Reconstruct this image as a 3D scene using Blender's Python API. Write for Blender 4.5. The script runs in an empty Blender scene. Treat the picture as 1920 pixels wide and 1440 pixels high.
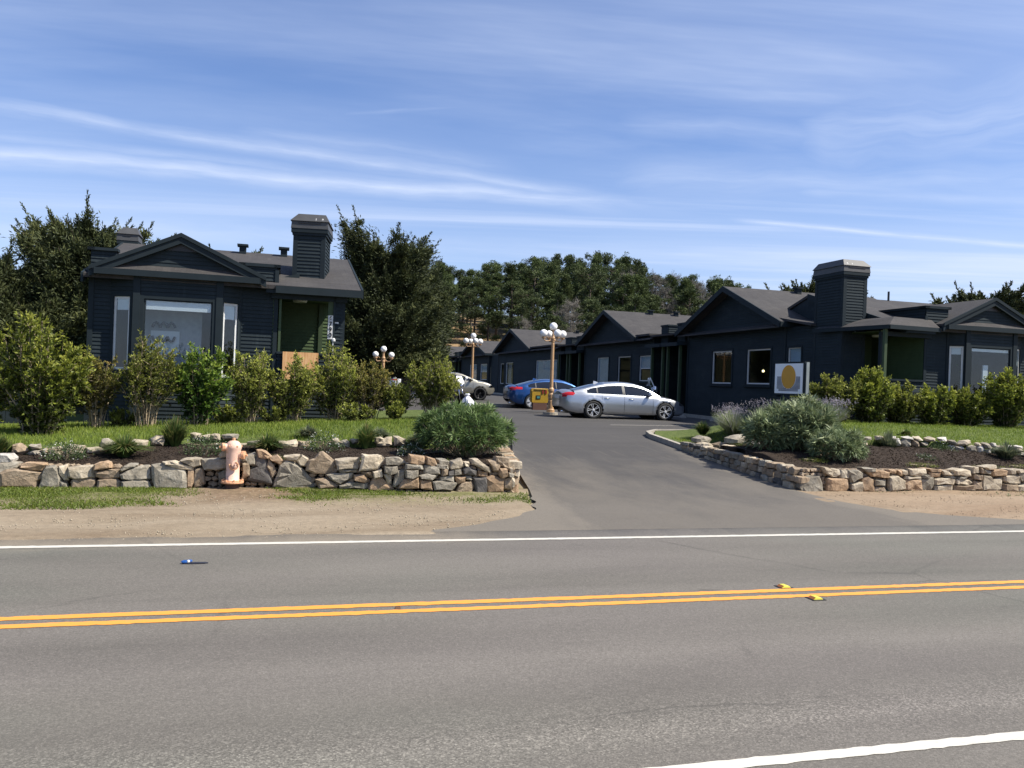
import bpy, math, random
import numpy as np
from mathutils import Vector, Matrix
PI = math.pi
SC = bpy.context.scene
# ------------------------------------------------------------------ camera, sky, sun, exposure
TH = math.radians(15.8)                 # the street and the plots run 15.8 degrees off the view
CT, ST = math.cos(TH), math.sin(TH)
cam_d = bpy.data.cameras.new('camera'); cam = bpy.data.objects.new('camera', cam_d)
SC.collection.objects.link(cam); SC.camera = cam
cam_d.sensor_width = 36.0; cam_d.lens = 36 * 1560 / 1920.0
cam_d.clip_start = 0.1; cam_d.clip_end = 3000
cam.location = (0, 0, 2.0)
ROLL = 0.037
cam.rotation_mode = 'QUATERNION'
cam.rotation_quaternion = (Matrix.Rotation(PI / 2, 3, 'X') @ Matrix.Rotation(ROLL, 3, 'Z')).to_quaternion()
SUN_EL, SUN_AZ = math.radians(50), math.radians(-11)     # azimuth from +X (right of the view), a little behind us
sdir = Vector((math.cos(SUN_EL) * math.cos(SUN_AZ), math.cos(SUN_EL) * math.sin(SUN_AZ), math.sin(SUN_EL)))
sun_d = bpy.data.lights.new('sun', 'SUN'); sun_d.energy = 5.0; sun_d.angle = math.radians(0.53); sun_d.color = (1.0, 0.94, 0.83)
sun = bpy.data.objects.new('sun', sun_d); SC.collection.objects.link(sun)
sun.rotation_mode = 'QUATERNION'; sun.rotation_quaternion = sdir.to_track_quat('Z', 'Y'); sun.location = (30, -10, 40)
SC.view_settings.view_transform = 'Standard'; SC.view_settings.look = 'None'
SC.view_settings.exposure = 0.62; SC.view_settings.gamma = 1.0; SC.view_settings.use_curve_mapping = False
try:
    SC.cycles.use_denoising = True
    SC.cycles.max_bounces = 7; SC.cycles.transparent_max_bounces = 12; SC.cycles.sample_clamp_indirect = 6
except Exception: pass

def pray(x, y):                         # sky direction seen at a place of the view, used to aim the cloud streaks
    u, v = x - 960, 720 - y; c, s = math.cos(ROLL), math.sin(ROLL)
    return Vector(((u * c - v * s) / 1560, 1, (u * s + v * c) / 1560)).normalized()

class NT:
    """tiny node helper"""
    def __init__(s, nt): s.nt = nt; s.n = nt.nodes; s.l = nt.links
    def new(s, t, **kw):
        n = s.n.new(t)
        for k, v in kw.items():
            if k == 'inp':
                for i, val in v.items():
                    if hasattr(val, 'is_linked') or isinstance(val, bpy.types.NodeSocket): s.l.new(val, n.inputs[i])
                    else: n.inputs[i].default_value = val
            else: setattr(n, k, v)
        return n
    def math(s, op, a, b=0.0, c=0.0, clamp=False):
        n = s.new('ShaderNodeMath', operation=op, use_clamp=clamp, inp={0: a, 1: b, 2: c}); return n.outputs[0]
    def vmath(s, op, a, b=(0, 0, 0)):
        n = s.new('ShaderNodeVectorMath', operation=op, inp={0: a, 1: b}); return n
    def ramp(s, f, stops, interp='LINEAR'):
        n = s.new('ShaderNodeValToRGB', inp={0: f}); cr = n.color_ramp; cr.interpolation = interp
        while len(cr.elements) < len(stops): cr.elements.new(0.5)
        for e, (p, c) in zip(cr.elements, stops):
            e.position = p; e.color = (c, c, c, 1) if isinstance(c, (int, float)) else (*c, 1)
        return n.outputs[0]
    def noise(s, vec, scale, detail=4, rough=.55, dist=0.0):
        n = s.new('ShaderNodeTexNoise', inp={'Vector': vec, 'Scale': scale, 'Detail': detail, 'Roughness': rough, 'Distortion': dist}); return n.outputs[0]
    def mix(s, f, a, b, blend='MIX'):
        n = s.new('ShaderNodeMix', data_type='RGBA', blend_type=blend)
        for i, v in ((0, f), (6, a), (7, b)):
            if isinstance(v, bpy.types.NodeSocket): s.l.new(v, n.inputs[i])
            else: n.inputs[i].default_value = v if i == 0 else ((*v, 1) if len(v) == 3 else v)
        return n.outputs[2]
    def maprange(s, v, a, b, c=0.0, d=1.0, smooth=False):
        n = s.new('ShaderNodeMapRange', inp={0: v, 1: a, 2: b, 3: c, 4: d})
        if smooth: n.interpolation_type = 'SMOOTHSTEP'
        return n.outputs[0]
    def map(s, vec, scale=(1, 1, 1), rot=(0, 0, 0), loc=(0, 0, 0)):
        return s.new('ShaderNodeMapping', inp={0: vec, 1: loc, 2: rot, 3: scale}).outputs[0]

W = bpy.data.worlds.new('World'); SC.world = W; W.use_nodes = True
t = NT(W.node_tree)
for n in list(t.n): t.n.remove(n)
sky = t.new('ShaderNodeTexSky', sky_type='NISHITA')
sky.sun_disc = False; sky.sun_elevation = SUN_EL; sky.sun_rotation = PI / 2 - SUN_AZ
sky.altitude = 20; sky.air_density = 1.0; sky.dust_density = 0.4; sky.ozone_density = 2.5
geo = t.new('ShaderNodeTexCoord').outputs['Generated']
sep = t.new('ShaderNodeSeparateXYZ', inp={0: geo})
el = t.math('MAXIMUM', sep.outputs[2], 0.03)
# cloud layer: the view direction laid out on a high flat sheet of air
px = t.math('DIVIDE', sep.outputs[0], el); py = t.math('DIVIDE', sep.outputs[1], el)
sheet = t.new('ShaderNodeCombineXYZ', inp={0: px, 1: py, 2: 0.0}).outputs[0]
def great(p0, p1, width, n_scale, strength, a0, a1, seed):
    """a streak of ice cloud along the great circle through two sky directions"""
    d0, d1 = pray(*p0), pray(*p1); nrm = d0.cross(d1).normalized(); mid = (d0 + d1).normalized()
    tang = nrm.cross(mid)
    wob = t.noise(t.map(geo, (6, 6, 6), loc=(seed, 0, 0)), 1.0, 3)
    dist = t.vmath('DOT_PRODUCT', geo, tuple(nrm)).outputs['Value']
    dist = t.math('ADD', dist, t.math('MULTIPLY', t.math('SUBTRACT', wob, .5), width * 1.1))
    al = t.vmath('DOT_PRODUCT', geo, tuple(tang)).outputs['Value']
    half = d0.angle(d1) / 2
    band = t.math('SUBTRACT', 1.0, t.math('DIVIDE', t.math('ABSOLUTE', dist), width), clamp=True)
    band = t.math('POWER', band, 1.3)
    fa = t.maprange(al, -half * 1.15, -half * .8, a0, 1.0, True)
    fb = t.maprange(al, half * .5, half * 1.15, 1.0, a1, True)
    comb = t.new('ShaderNodeCombineXYZ', inp={0: t.math('MULTIPLY', al, n_scale), 1: t.math('MULTIPLY', dist, n_scale * 9), 2: seed}).outputs[0]
    nz = t.maprange(t.noise(comb, 1.0, 5, .6), .3, .68, .25, 1.0)
    return t.math('MULTIPLY', t.math('MULTIPLY', t.math('MULTIPLY', band, fa), fb), t.math('MULTIPLY', nz, strength))
streaks = [great((0, 290), (1180, 385), .017, 6, .95, 1, 0, 1.0), great((0, 200), (1260, 392), .015, 7, .62, .9, 0, 5.0),
           great((560, 345), (1240, 380), .014, 8, .66, 0, 0, 9.0), great((1390, 414), (1960, 464), .0050, 10, .95, 0, 1, 14.0),
           great((0, 258), (640, 330), .012, 9, .35, 1, 0, 18.0), great((440, 240), (980, 320), .020, 8, .26, 0, 0, 22.0),
           great((640, 215), (960, 195), .006, 9, .22, 0, 0, 26.0), great((1500, 250), (2100, 200), .075, 4, .5, 0, 1, 30.0),
           great((1180, 330), (1960, 340), .040, 5, .42, 0, 1, 34.0), great((1500, 360), (1960, 380), .014, 5, .4, 0, 1, 38.0),
           great((-60, 425), (760, 450), .026, 5, .5, 1, 0, 42.0), great((760, 470), (1500, 480), .022, 5, .36, 0, .4, 46.0),
           great((1150, 225), (2000, 290), .026, 5, .32, 0, 1, 50.0)]
cl = streaks[0]
for s_ in streaks[1:]: cl = t.math('MAXIMUM', cl, s_)
w1 = t.noise(t.map(sheet, (.10, .55, 1), (0, 0, math.radians(-14))), 1.0, 7, .62, .6)
w2 = t.noise(t.map(sheet, (.22, 1.3, 1), (0, 0, math.radians(-22)), (3, 1, 0)), 1.0, 6, .6, .8)
wisp = t.math('MULTIPLY', t.maprange(w1, .40, .70, 0, 1, True), t.maprange(w2, .34, .64, .35, 1))
rightside = t.maprange(t.math('DIVIDE', sep.outputs[0], t.math('MAXIMUM', sep.outputs[1], .2)), -.45, .5, .50, 1.0, True)
wisp = t.math('MULTIPLY', wisp, rightside)
veil = t.math('MULTIPLY', t.maprange(sep.outputs[2], .02, .30, .46, 0.0, True), 1.0)
cl = t.math('MAXIMUM', cl, wisp)
broad = t.math('MULTIPLY', t.maprange(t.noise(t.map(sheet, (.16, .3, 1), (0, 0, -.3), (1, 4, 0)), 1.0, 4, .5), .32, .72, .02, .32, True), rightside)
cl = t.math('SUBTRACT', 1.0, t.math('MULTIPLY', t.math('SUBTRACT', 1.0, cl), t.math('SUBTRACT', 1.0, broad)), clamp=True)
cl = t.math('SUBTRACT', 1.0, t.math('MULTIPLY', t.math('SUBTRACT', 1.0, cl), t.math('SUBTRACT', 1.0, veil)), clamp=True)
blue = t.mix(1.0, sky.outputs[0], (0.80, 0.93, 1.22), 'MULTIPLY')
skyc = t.mix(cl, blue, (5.9, 6.7, 8.5))
below = t.maprange(sep.outputs[2], -.05, 0.0, 0, 1)
bg = t.new('ShaderNodeBackground', inp={0: skyc, 1: 0.085})
t.l.new(bg.outputs[0], t.new('ShaderNodeOutputWorld').inputs[0])

# ------------------------------------------------------------------ small tools
def S(a, b, z=0.0):                      # site (along the street, away from it, up) -> world
    return Vector((a * CT - b * ST, a * ST + b * CT, z))
def sm(x, a, b):
    x = np.clip((x - a) / (b - a), 0, 1); return x * x * (3 - 2 * x)
COL = SC.collection
def new_empty(name, a, b, z, rz=None, mirror=None):
    o = bpy.data.objects.new(name, None); COL.objects.link(o)
    o.empty_display_size = .2
    o.location = S(a, b, z); o.rotation_euler = (0, 0, TH if rz is None else TH + rz)
    o['ox'] = a; o['oy'] = b; o['oz'] = z
    return o
def tag(o, label, cat, group=None, kind=None):
    if label: o['label'] = label
    if cat: o['category'] = cat
    if group: o['group'] = group
    if kind: o['kind'] = kind
    return o
def mesh_np(name, V, F, mats=(), midx=None, smooth=False, attr=None):
    V = np.asarray(V, dtype=np.float32)
    me = bpy.data.meshes.new(name)
    if isinstance(F, np.ndarray):
        n, k = F.shape
        me.vertices.add(len(V)); me.vertices.foreach_set('co', V.ravel())
        me.loops.add(n * k); me.loops.foreach_set('vertex_index', F.astype(np.int32).ravel())
        me.polygons.add(n); me.polygons.foreach_set('loop_start', np.arange(0, n * k, k, dtype=np.int32))
        if smooth: me.polygons.foreach_set('use_smooth', np.ones(n, dtype=bool))
    else:
        me.from_pydata([tuple(map(float, v)) for v in V], [], F)
        if smooth: me.polygons.foreach_set('use_smooth', np.ones(len(F), dtype=bool))
    for m in mats: me.materials.append(m)
    if midx is not None: me.polygons.foreach_set('material_index', np.asarray(midx, dtype=np.int32))
    if attr is not None:
        at = me.attributes.new('tint', 'FLOAT', 'POINT'); at.data.foreach_set('value', np.asarray(attr, dtype=np.float32))
    me.update(calc_edges=True); me.validate()
    return me
def link(name, me, parent=None, loc=(0, 0, 0), rz=0.0):
    o = bpy.data.objects.new(name, me); COL.objects.link(o)
    o.location = loc; o.rotation_euler = (0, 0, rz)
    if parent is not None: o.parent = parent
    return o
class MB:
    """collects solids in site coordinates; build() makes ONE mesh object under a thing"""
    def __init__(s): s.v = []; s.f = []
    def add(s, vs, fs):
        k = len(s.v); s.v += [tuple(q) for q in vs]; s.f += [tuple(i + k for i in f) for f in fs]; return s
    def box(s, x0, x1, y0, y1, z0, z1):
        if x0 > x1: x0, x1 = x1, x0
        if y0 > y1: y0, y1 = y1, y0
        if z0 > z1: z0, z1 = z1, z0
        return s.add([(x0, y0, z0), (x1, y0, z0), (x1, y1, z0), (x0, y1, z0), (x0, y0, z1), (x1, y0, z1), (x1, y1, z1), (x0, y1, z1)],
                     [(0, 3, 2, 1), (4, 5, 6, 7), (0, 1, 5, 4), (1, 2, 6, 5), (2, 3, 7, 6), (3, 0, 4, 7)])
    def hexa(s, b, t):                   # bottom 4 points, top 4 points
        return s.add(list(b) + list(t), [(0, 3, 2, 1), (4, 5, 6, 7), (0, 1, 5, 4), (1, 2, 6, 5), (2, 3, 7, 6), (3, 0, 4, 7)])
    def slab(s, quad, th):               # quad of 3D points given thickness downwards
        return s.hexa([(p[0], p[1], p[2] - th) for p in quad], quad)
    def prism(s, poly, fn, d0, d1):      # poly in 2D, fn(u,v,d)->3D
        n = len(poly); V = [fn(u, v, d0) for u, v in poly] + [fn(u, v, d1) for u, v in poly]
        F = [tuple(range(n - 1, -1, -1)), tuple(range(n, 2 * n))] + [(i, (i + 1) % n, n + (i + 1) % n, n + i) for i in range(n)]
        return s.add(V, F)
    def bar(s, p0, p1, w, h=None):       # rectangular bar between two points
        h = h or w; p0, p1 = Vector(p0), Vector(p1); d = (p1 - p0).normalized()
        up = Vector((0, 0, 1)) if abs(d.z) < .95 else Vector((0, 1, 0))
        x = d.cross(up).normalized(); y = x.cross(d)
        q = [(-1, -1), (1, -1), (1, 1), (-1, 1)]
        return s.hexa([p0 + x * a * w / 2 + y * b * h / 2 for a, b in q], [p1 + x * a * w / 2 + y * b * h / 2 for a, b in q])
    def tube(s, pts, r, n=8, cap=True):
        pts = [Vector(p) for p in pts]; rs = r if isinstance(r, (list, tuple)) else [r] * len(pts)
        k = len(s.v); ref = Vector((0, 0, 1))
        for i, p in enumerate(pts):
            d = (pts[min(i + 1, len(pts) - 1)] - pts[max(i - 1, 0)]).normalized()
            u = d.cross(ref)
            if u.length < .2: u = d.cross(Vector((1, 0, 0)))
            u.normalize(); w = d.cross(u)
            for j in range(n):
                a = 2 * PI * j / n; s.v.append(tuple(p + (u * math.cos(a) + w * math.sin(a)) * rs[i]))
        for i in range(len(pts) - 1):
            for j in range(n):
                s.f.append((k + i * n + j, k + i * n + (j + 1) % n, k + (i + 1) * n + (j + 1) % n, k + (i + 1) * n + j))
        if cap:
            s.f.append(tuple(k + j for j in range(n - 1, -1, -1))); s.f.append(tuple(k + (len(pts) - 1) * n + j for j in range(n)))
        return s
    def lathe(s, prof, n=20, c=(0, 0, 0), axis='Z', cap=True):
        k = len(s.v)
        for r, h in prof:
            for j in range(n):
                a = 2 * PI * j / n; x, y = r * math.cos(a), r * math.sin(a)
                p = (x, y, h) if axis == 'Z' else ((x, h, y) if axis == 'Y' else (h, x, y))
                s.v.append((p[0] + c[0], p[1] + c[1], p[2] + c[2]))
        for i in range(len(prof) - 1):
            for j in range(n):
                s.f.append((k + i * n + j, k + i * n + (j + 1) % n, k + (i + 1) * n + (j + 1) % n, k + (i + 1) * n + j))
        if cap: s.f.append(tuple(k + j for j in range(n))); s.f.append(tuple(k + (len(prof) - 1) * n + j for j in range(n)))
        return s
    def ball(s, c, r, n=14, m=9, sc=(1, 1, 1)):
        k = len(s.v)
        for i in range(m + 1):
            ph = PI * i / m
            for j in range(n):
                a = 2 * PI * j / n
                s.v.append((c[0] + r * sc[0] * math.sin(ph) * math.cos(a), c[1] + r * sc[1] * math.sin(ph) * math.sin(a), c[2] + r * sc[2] * math.cos(ph)))
        for i in range(m):
            for j in range(n): s.f.append((k + i * n + j, k + i * n + (j + 1) % n, k + (i + 1) * n + (j + 1) % n, k + (i + 1) * n + j))
        return s
    def rot(s, ang, c, start=0):         # turn what was added since start about a vertical line
        for i in range(start, len(s.v)):
            x, y, z = s.v[i]; dx, dy = x - c[0], y - c[1]
            s.v[i] = (c[0] + dx * math.cos(ang) - dy * math.sin(ang), c[1] + dx * math.sin(ang) + dy * math.cos(ang), z)
        return s
    def build(s, name, mat, parent=None, smooth=False, local=False, mirror=None, bevel=0.0):
        V = np.array(s.v, dtype=np.float64).reshape(-1, 3); F = s.f
        if mirror is not None:
            V[:, 0] = mirror - V[:, 0]; F = [tuple(reversed(f)) for f in F]
        if parent is not None and not local:
            p = parent; ox = p.get('ox', 0.0); oy = p.get('oy', 0.0); oz = p.get('oz', 0.0)
            V = V - np.array([ox, oy, oz])
        me = mesh_np(name, V, F, [mat] if mat else [], smooth=smooth)
        o = link(name, me, parent)
        if parent is not None:
            for k in ('ox', 'oy', 'oz'):
                if k in parent: o[k] = parent[k]
        if bevel:
            md = o.modifiers.new('bevel', 'BEVEL'); md.width = bevel; md.segments = 2; md.limit_method = 'ANGLE'
        return o
def copy_tree(o, parent=None):
    c = o.copy(); COL.objects.link(c)
    if parent is not None: c.parent = parent
    for ch in list(o.children): copy_tree(ch, c)
    return c

# ------------------------------------------------------------------ materials
MATS = {}
def base_mat(name, rough=.6, metal=0.0, spec=.5):
    m = bpy.data.materials.new(name); m.use_nodes = True; T = NT(m.node_tree)
    b = m.node_tree.nodes['Principled BSDF']; b.inputs['Roughness'].default_value = rough; b.inputs['Metallic'].default_value = metal
    b.inputs['Specular IOR Level'].default_value = spec
    MATS[name] = m; return m, T, b
def obco(T): return T.new('ShaderNodeTexCoord').outputs['Object']
def bump(T, b, h, strength=.4, dist=.01):
    n = T.new('ShaderNodeBump', inp={'Strength': strength, 'Distance': dist, 'Height': h}); T.l.new(n.outputs[0], b.inputs['Normal'])
def m_fade(name, col, fade, rough=.7, spec=.1):
    m, T, b = base_mat(name, rough, 0, spec); co = obco(T)
    f = T.noise(T.map(co, (.5, .5, 1.6)), 1.3, 6, .7, .4); g = T.noise(T.map(co, (5, 5, .8)), 1.5, 5, .7)
    c = T.ramp(f, [(.3, tuple(x * .80 for x in col)), (.55, col), (.75, fade)]); c = T.mix(T.maprange(g, .56, .74, 0, .35), c, tuple(x * 1.5 + .004 for x in fade))
    T.l.new(c, b.inputs['Base Color']); bump(T, b, T.noise(co, 30, 4), .2, .004); return m
def m_rusty(name, col, rust, amt=.62, rough=.6):
    m, T, b = base_mat(name, rough, 0, .4); co = obco(T); f = T.noise(co, 9, 6, .75, .5); g = T.noise(co, 40, 4, .8)
    c = T.mix(T.maprange(g, .35, .7, 0, .5), col, tuple(min(1, x * 1.22) for x in col)); c = T.mix(T.maprange(f, amt - .06, amt + .06, 0, .85), c, rust)
    T.l.new(c, b.inputs['Base Color']); bump(T, b, f, .4, .006); return m
def m_plain(name, col, rough=.6, metal=0.0, var=.12, scale=6, spec=.5, bmp=0.0):
    m, T, b = base_mat(name, rough, metal, spec); co = obco(T)
    f = T.noise(co, scale, 5, .6)
    lo = tuple(c * (1 - var) for c in col); hi = tuple(min(1, c * (1 + var)) for c in col)
    T.l.new(T.ramp(f, [(.3, lo), (.7, hi)]), b.inputs['Base Color'])
    if bmp: bump(T, b, T.noise(co, scale * 8, 4), bmp, .004)
    return m
M_SID = m_fade('dark_blue_grey_paint', (.024, .033, .038), (.034, .044, .049))
M_TRIM = m_plain('dark_trim_paint', (.019, .027, .032), .65, var=.10, scale=3, spec=.12)
M_GREEN = m_plain('moss_green_paint', (.062, .092, .044), .65, var=.12, scale=3, spec=.15)
M_GREENT = m_plain('moss_green_trim', (.050, .074, .038), .6, var=.10, spec=.2)
M_WHITE = m_plain('white_frame', (.62, .62, .60), .45, var=.06)
M_BLIND = m_plain('white_blind', (.80, .80, .78), .6, var=.03)
M_CURT = m_plain('grey_curtain', (.42, .42, .43), .8, var=.1, scale=9)
M_INT = m_plain('interior_wall', (.30, .28, .26), .8, var=.1)
M_INTD = m_plain('interior_dark', (.035, .03, .027), .8, var=.2)
M_BLACK = m_plain('black_plastic', (.012, .012, .013), .45, var=.1)
M_RUB = m_plain('tyre_rubber', (.018, .018, .018), .8, var=.2)
M_CHROME = m_plain('chrome', (.75, .75, .76), .12, 1.0, var=.03)
M_GOLD = m_rusty('tan_lamp_paint', (.42, .26, .135), (.22, .12, .06), .62, .5)
M_GLOBE = m_plain('white_globe', (.86, .85, .82), .25, var=.02)
M_CONC = m_plain('kerb_concrete', (.33, .30, .25), .85, var=.22, scale=9, bmp=.3)
M_HYD = m_rusty('peach_hydrant_paint', (.66, .44, .34), (.42, .22, .12), .60)
M_HYD2 = m_rusty('orange_hydrant_cap', (.62, .34, .19), (.30, .12, .05), .58)
M_BARK = m_plain('brown_bark', (.085, .065, .048), .9, var=.4, scale=6, bmp=.6)
M_STEM = m_plain('tan_stem', (.30, .235, .155), .8, var=.35, scale=12)
M_GSTEM = m_plain('grey_branch', (.17, .155, .14), .9, var=.3, scale=3)
M_RED = m_plain('tail_light_red', (.45, .015, .02), .15, var=.1)
M_YEL = m_plain('yellow_plastic', (.36, .22, .018), .4, var=.1)
M_YMARK = m_plain('yellow_marker', (.66, .58, .06), .35, var=.06)
M_PLY = None
def m_plywood():
    m, T, b = base_mat('orange_plywood', .7); co = obco(T)
    f = T.noise(T.map(co, (14, 14, 1.2)), 1.5, 6, .65, 1.2)
    T.l.new(T.ramp(f, [(.25, (.36, .16, .06)), (.5, (.56, .30, .12)), (.75, (.68, .45, .24))]), b.inputs['Base Color'])
    return m
M_PLY = m_plywood()
def m_shingle():
    m, T, b = base_mat('asphalt_shingles', .92); co = obco(T)
    br = T.new('ShaderNodeTexBrick', inp={'Vector': T.map(co, (1, 1, 1)), 'Scale': 1.0, 'Color1': (.42, .42, .42, 1), 'Color2': (.62, .62, .62, 1), 'Mortar': (.25, .25, .25, 1), 'Mortar Size': .006, 'Brick Width': .28, 'Row Height': .13})
    f = T.noise(co, 1.1, 5, .6); g = T.noise(co, 60, 3, .7)
    c = T.ramp(f, [(.3, (.034, .031, .031)), (.7, (.050, .046, .044))])
    c = T.mix(1.0, c, T.mix(.55, (1, 1, 1), T.mix(1.0, br.outputs[0], (2, 2, 2), 'MULTIPLY')), 'MULTIPLY')
    c = T.mix(1.0, c, T.ramp(g, [(.3, .72), (.7, 1.28)]), 'MULTIPLY')
    c = T.mix(T.maprange(T.noise(T.map(co, (2.2, .6, 1)), 1.4, 6, .7), .52, .72, 0, .4), c, (.085, .078, .070))
    fl = T.noise(co, 7, 2, .5); c = T.mix(T.maprange(fl, .79, .81, 0, .8), c, (.45, .44, .42))
    T.l.new(c, b.inputs['Base Color']); bump(T, b, g, .5, .01)
    return m
M_SHIN = m_shingle()
def m_glass(name, tint=(.9, .95, .95), refl=.10, k=.92):
    m = bpy.data.materials.new(name); m.use_nodes = True; T = NT(m.node_tree)
    for n in list(T.n): T.n.remove(n)
    tr = T.new('ShaderNodeBsdfTransparent', inp={0: (*tint, 1)}); gl = T.new('ShaderNodeBsdfGlossy', inp={0: (1, 1, 1, 1), 'Roughness': .02})
    fr = T.new('ShaderNodeLayerWeight', inp={0: .5}).outputs['Facing']; f = T.math('ADD', T.math('MULTIPLY', T.math('POWER', fr, 5.0), k), .04 + refl, clamp=True)
    mx = T.new('ShaderNodeMixShader', inp={0: f, 1: tr.outputs[0], 2: gl.outputs[0]})
    T.l.new(mx.outputs[0], T.new('ShaderNodeOutputMaterial').inputs[0]); MATS[name] = m
    return m
M_GLASS = m_glass('window_glass', (.86, .9, .92), .0)
M_GLASSW = m_glass('solar_window_glass', (.60, .64, .66), -.015, .35)
M_GLASSD = m_glass('tinted_car_glass', (.10, .12, .125), .04)
def m_stone(name, lo, mid, hi):
    m, T, b = base_mat(name, .88); co = obco(T); oi = T.new('ShaderNodeObjectInfo').outputs['Random']
    v = T.vmath('ADD', co, T.new('ShaderNodeCombineXYZ', inp={0: T.math('MULTIPLY', oi, 37.0), 1: 0.0, 2: T.math('MULTIPLY', oi, 11.0)}).outputs[0]).outputs[0]
    f = T.noise(v, 4.5, 6, .65, .6); g = T.noise(v, 26, 5, .7); k = T.noise(T.map(v, (2, 2, 9)), 3, 4, .6)
    c = T.ramp(f, [(.28, lo), (.5, mid), (.74, hi)])
    c = T.mix(T.maprange(k, .55, .72, 0, .45), c, tuple(x * .55 for x in mid))
    c = T.mix(1.0, c, T.ramp(g, [(.3, .70), (.7, 1.22)]), 'MULTIPLY')
    c = T.mix(1.0, c, T.ramp(oi, [(0, .80), (1, 1.14)]), 'MULTIPLY')
    T.l.new(c, b.inputs['Base Color'])
    h = T.math('ADD', T.math('MULTIPLY', f, 1.2), T.math('MULTIPLY', g, .35)); bump(T, b, h, .9, .03)
    return m
M_ST = {'c': m_stone('cream_stone', (.29, .235, .165), (.43, .36, .26), (.55, .48, .37)),
        't': m_stone('tan_stone', (.19, .14, .09), (.30, .225, .15), (.40, .32, .23)),
        'o': m_stone('ochre_stone', (.23, .15, .085), (.37, .25, .15), (.46, .345, .235)),
        'g': m_stone('grey_stone', (.17, .148, .112), (.285, .25, .192), (.40, .365, .295)),
        'd': m_stone('dark_shaded_stone', (.06, .055, .05), (.11, .10, .09), (.17, .155, .14)),  # darker tone puts the shade on return faces into the stone colour
        'w': m_stone('pale_stone', (.36, .32, .27), (.52, .48, .42), (.66, .62, .56))}
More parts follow.
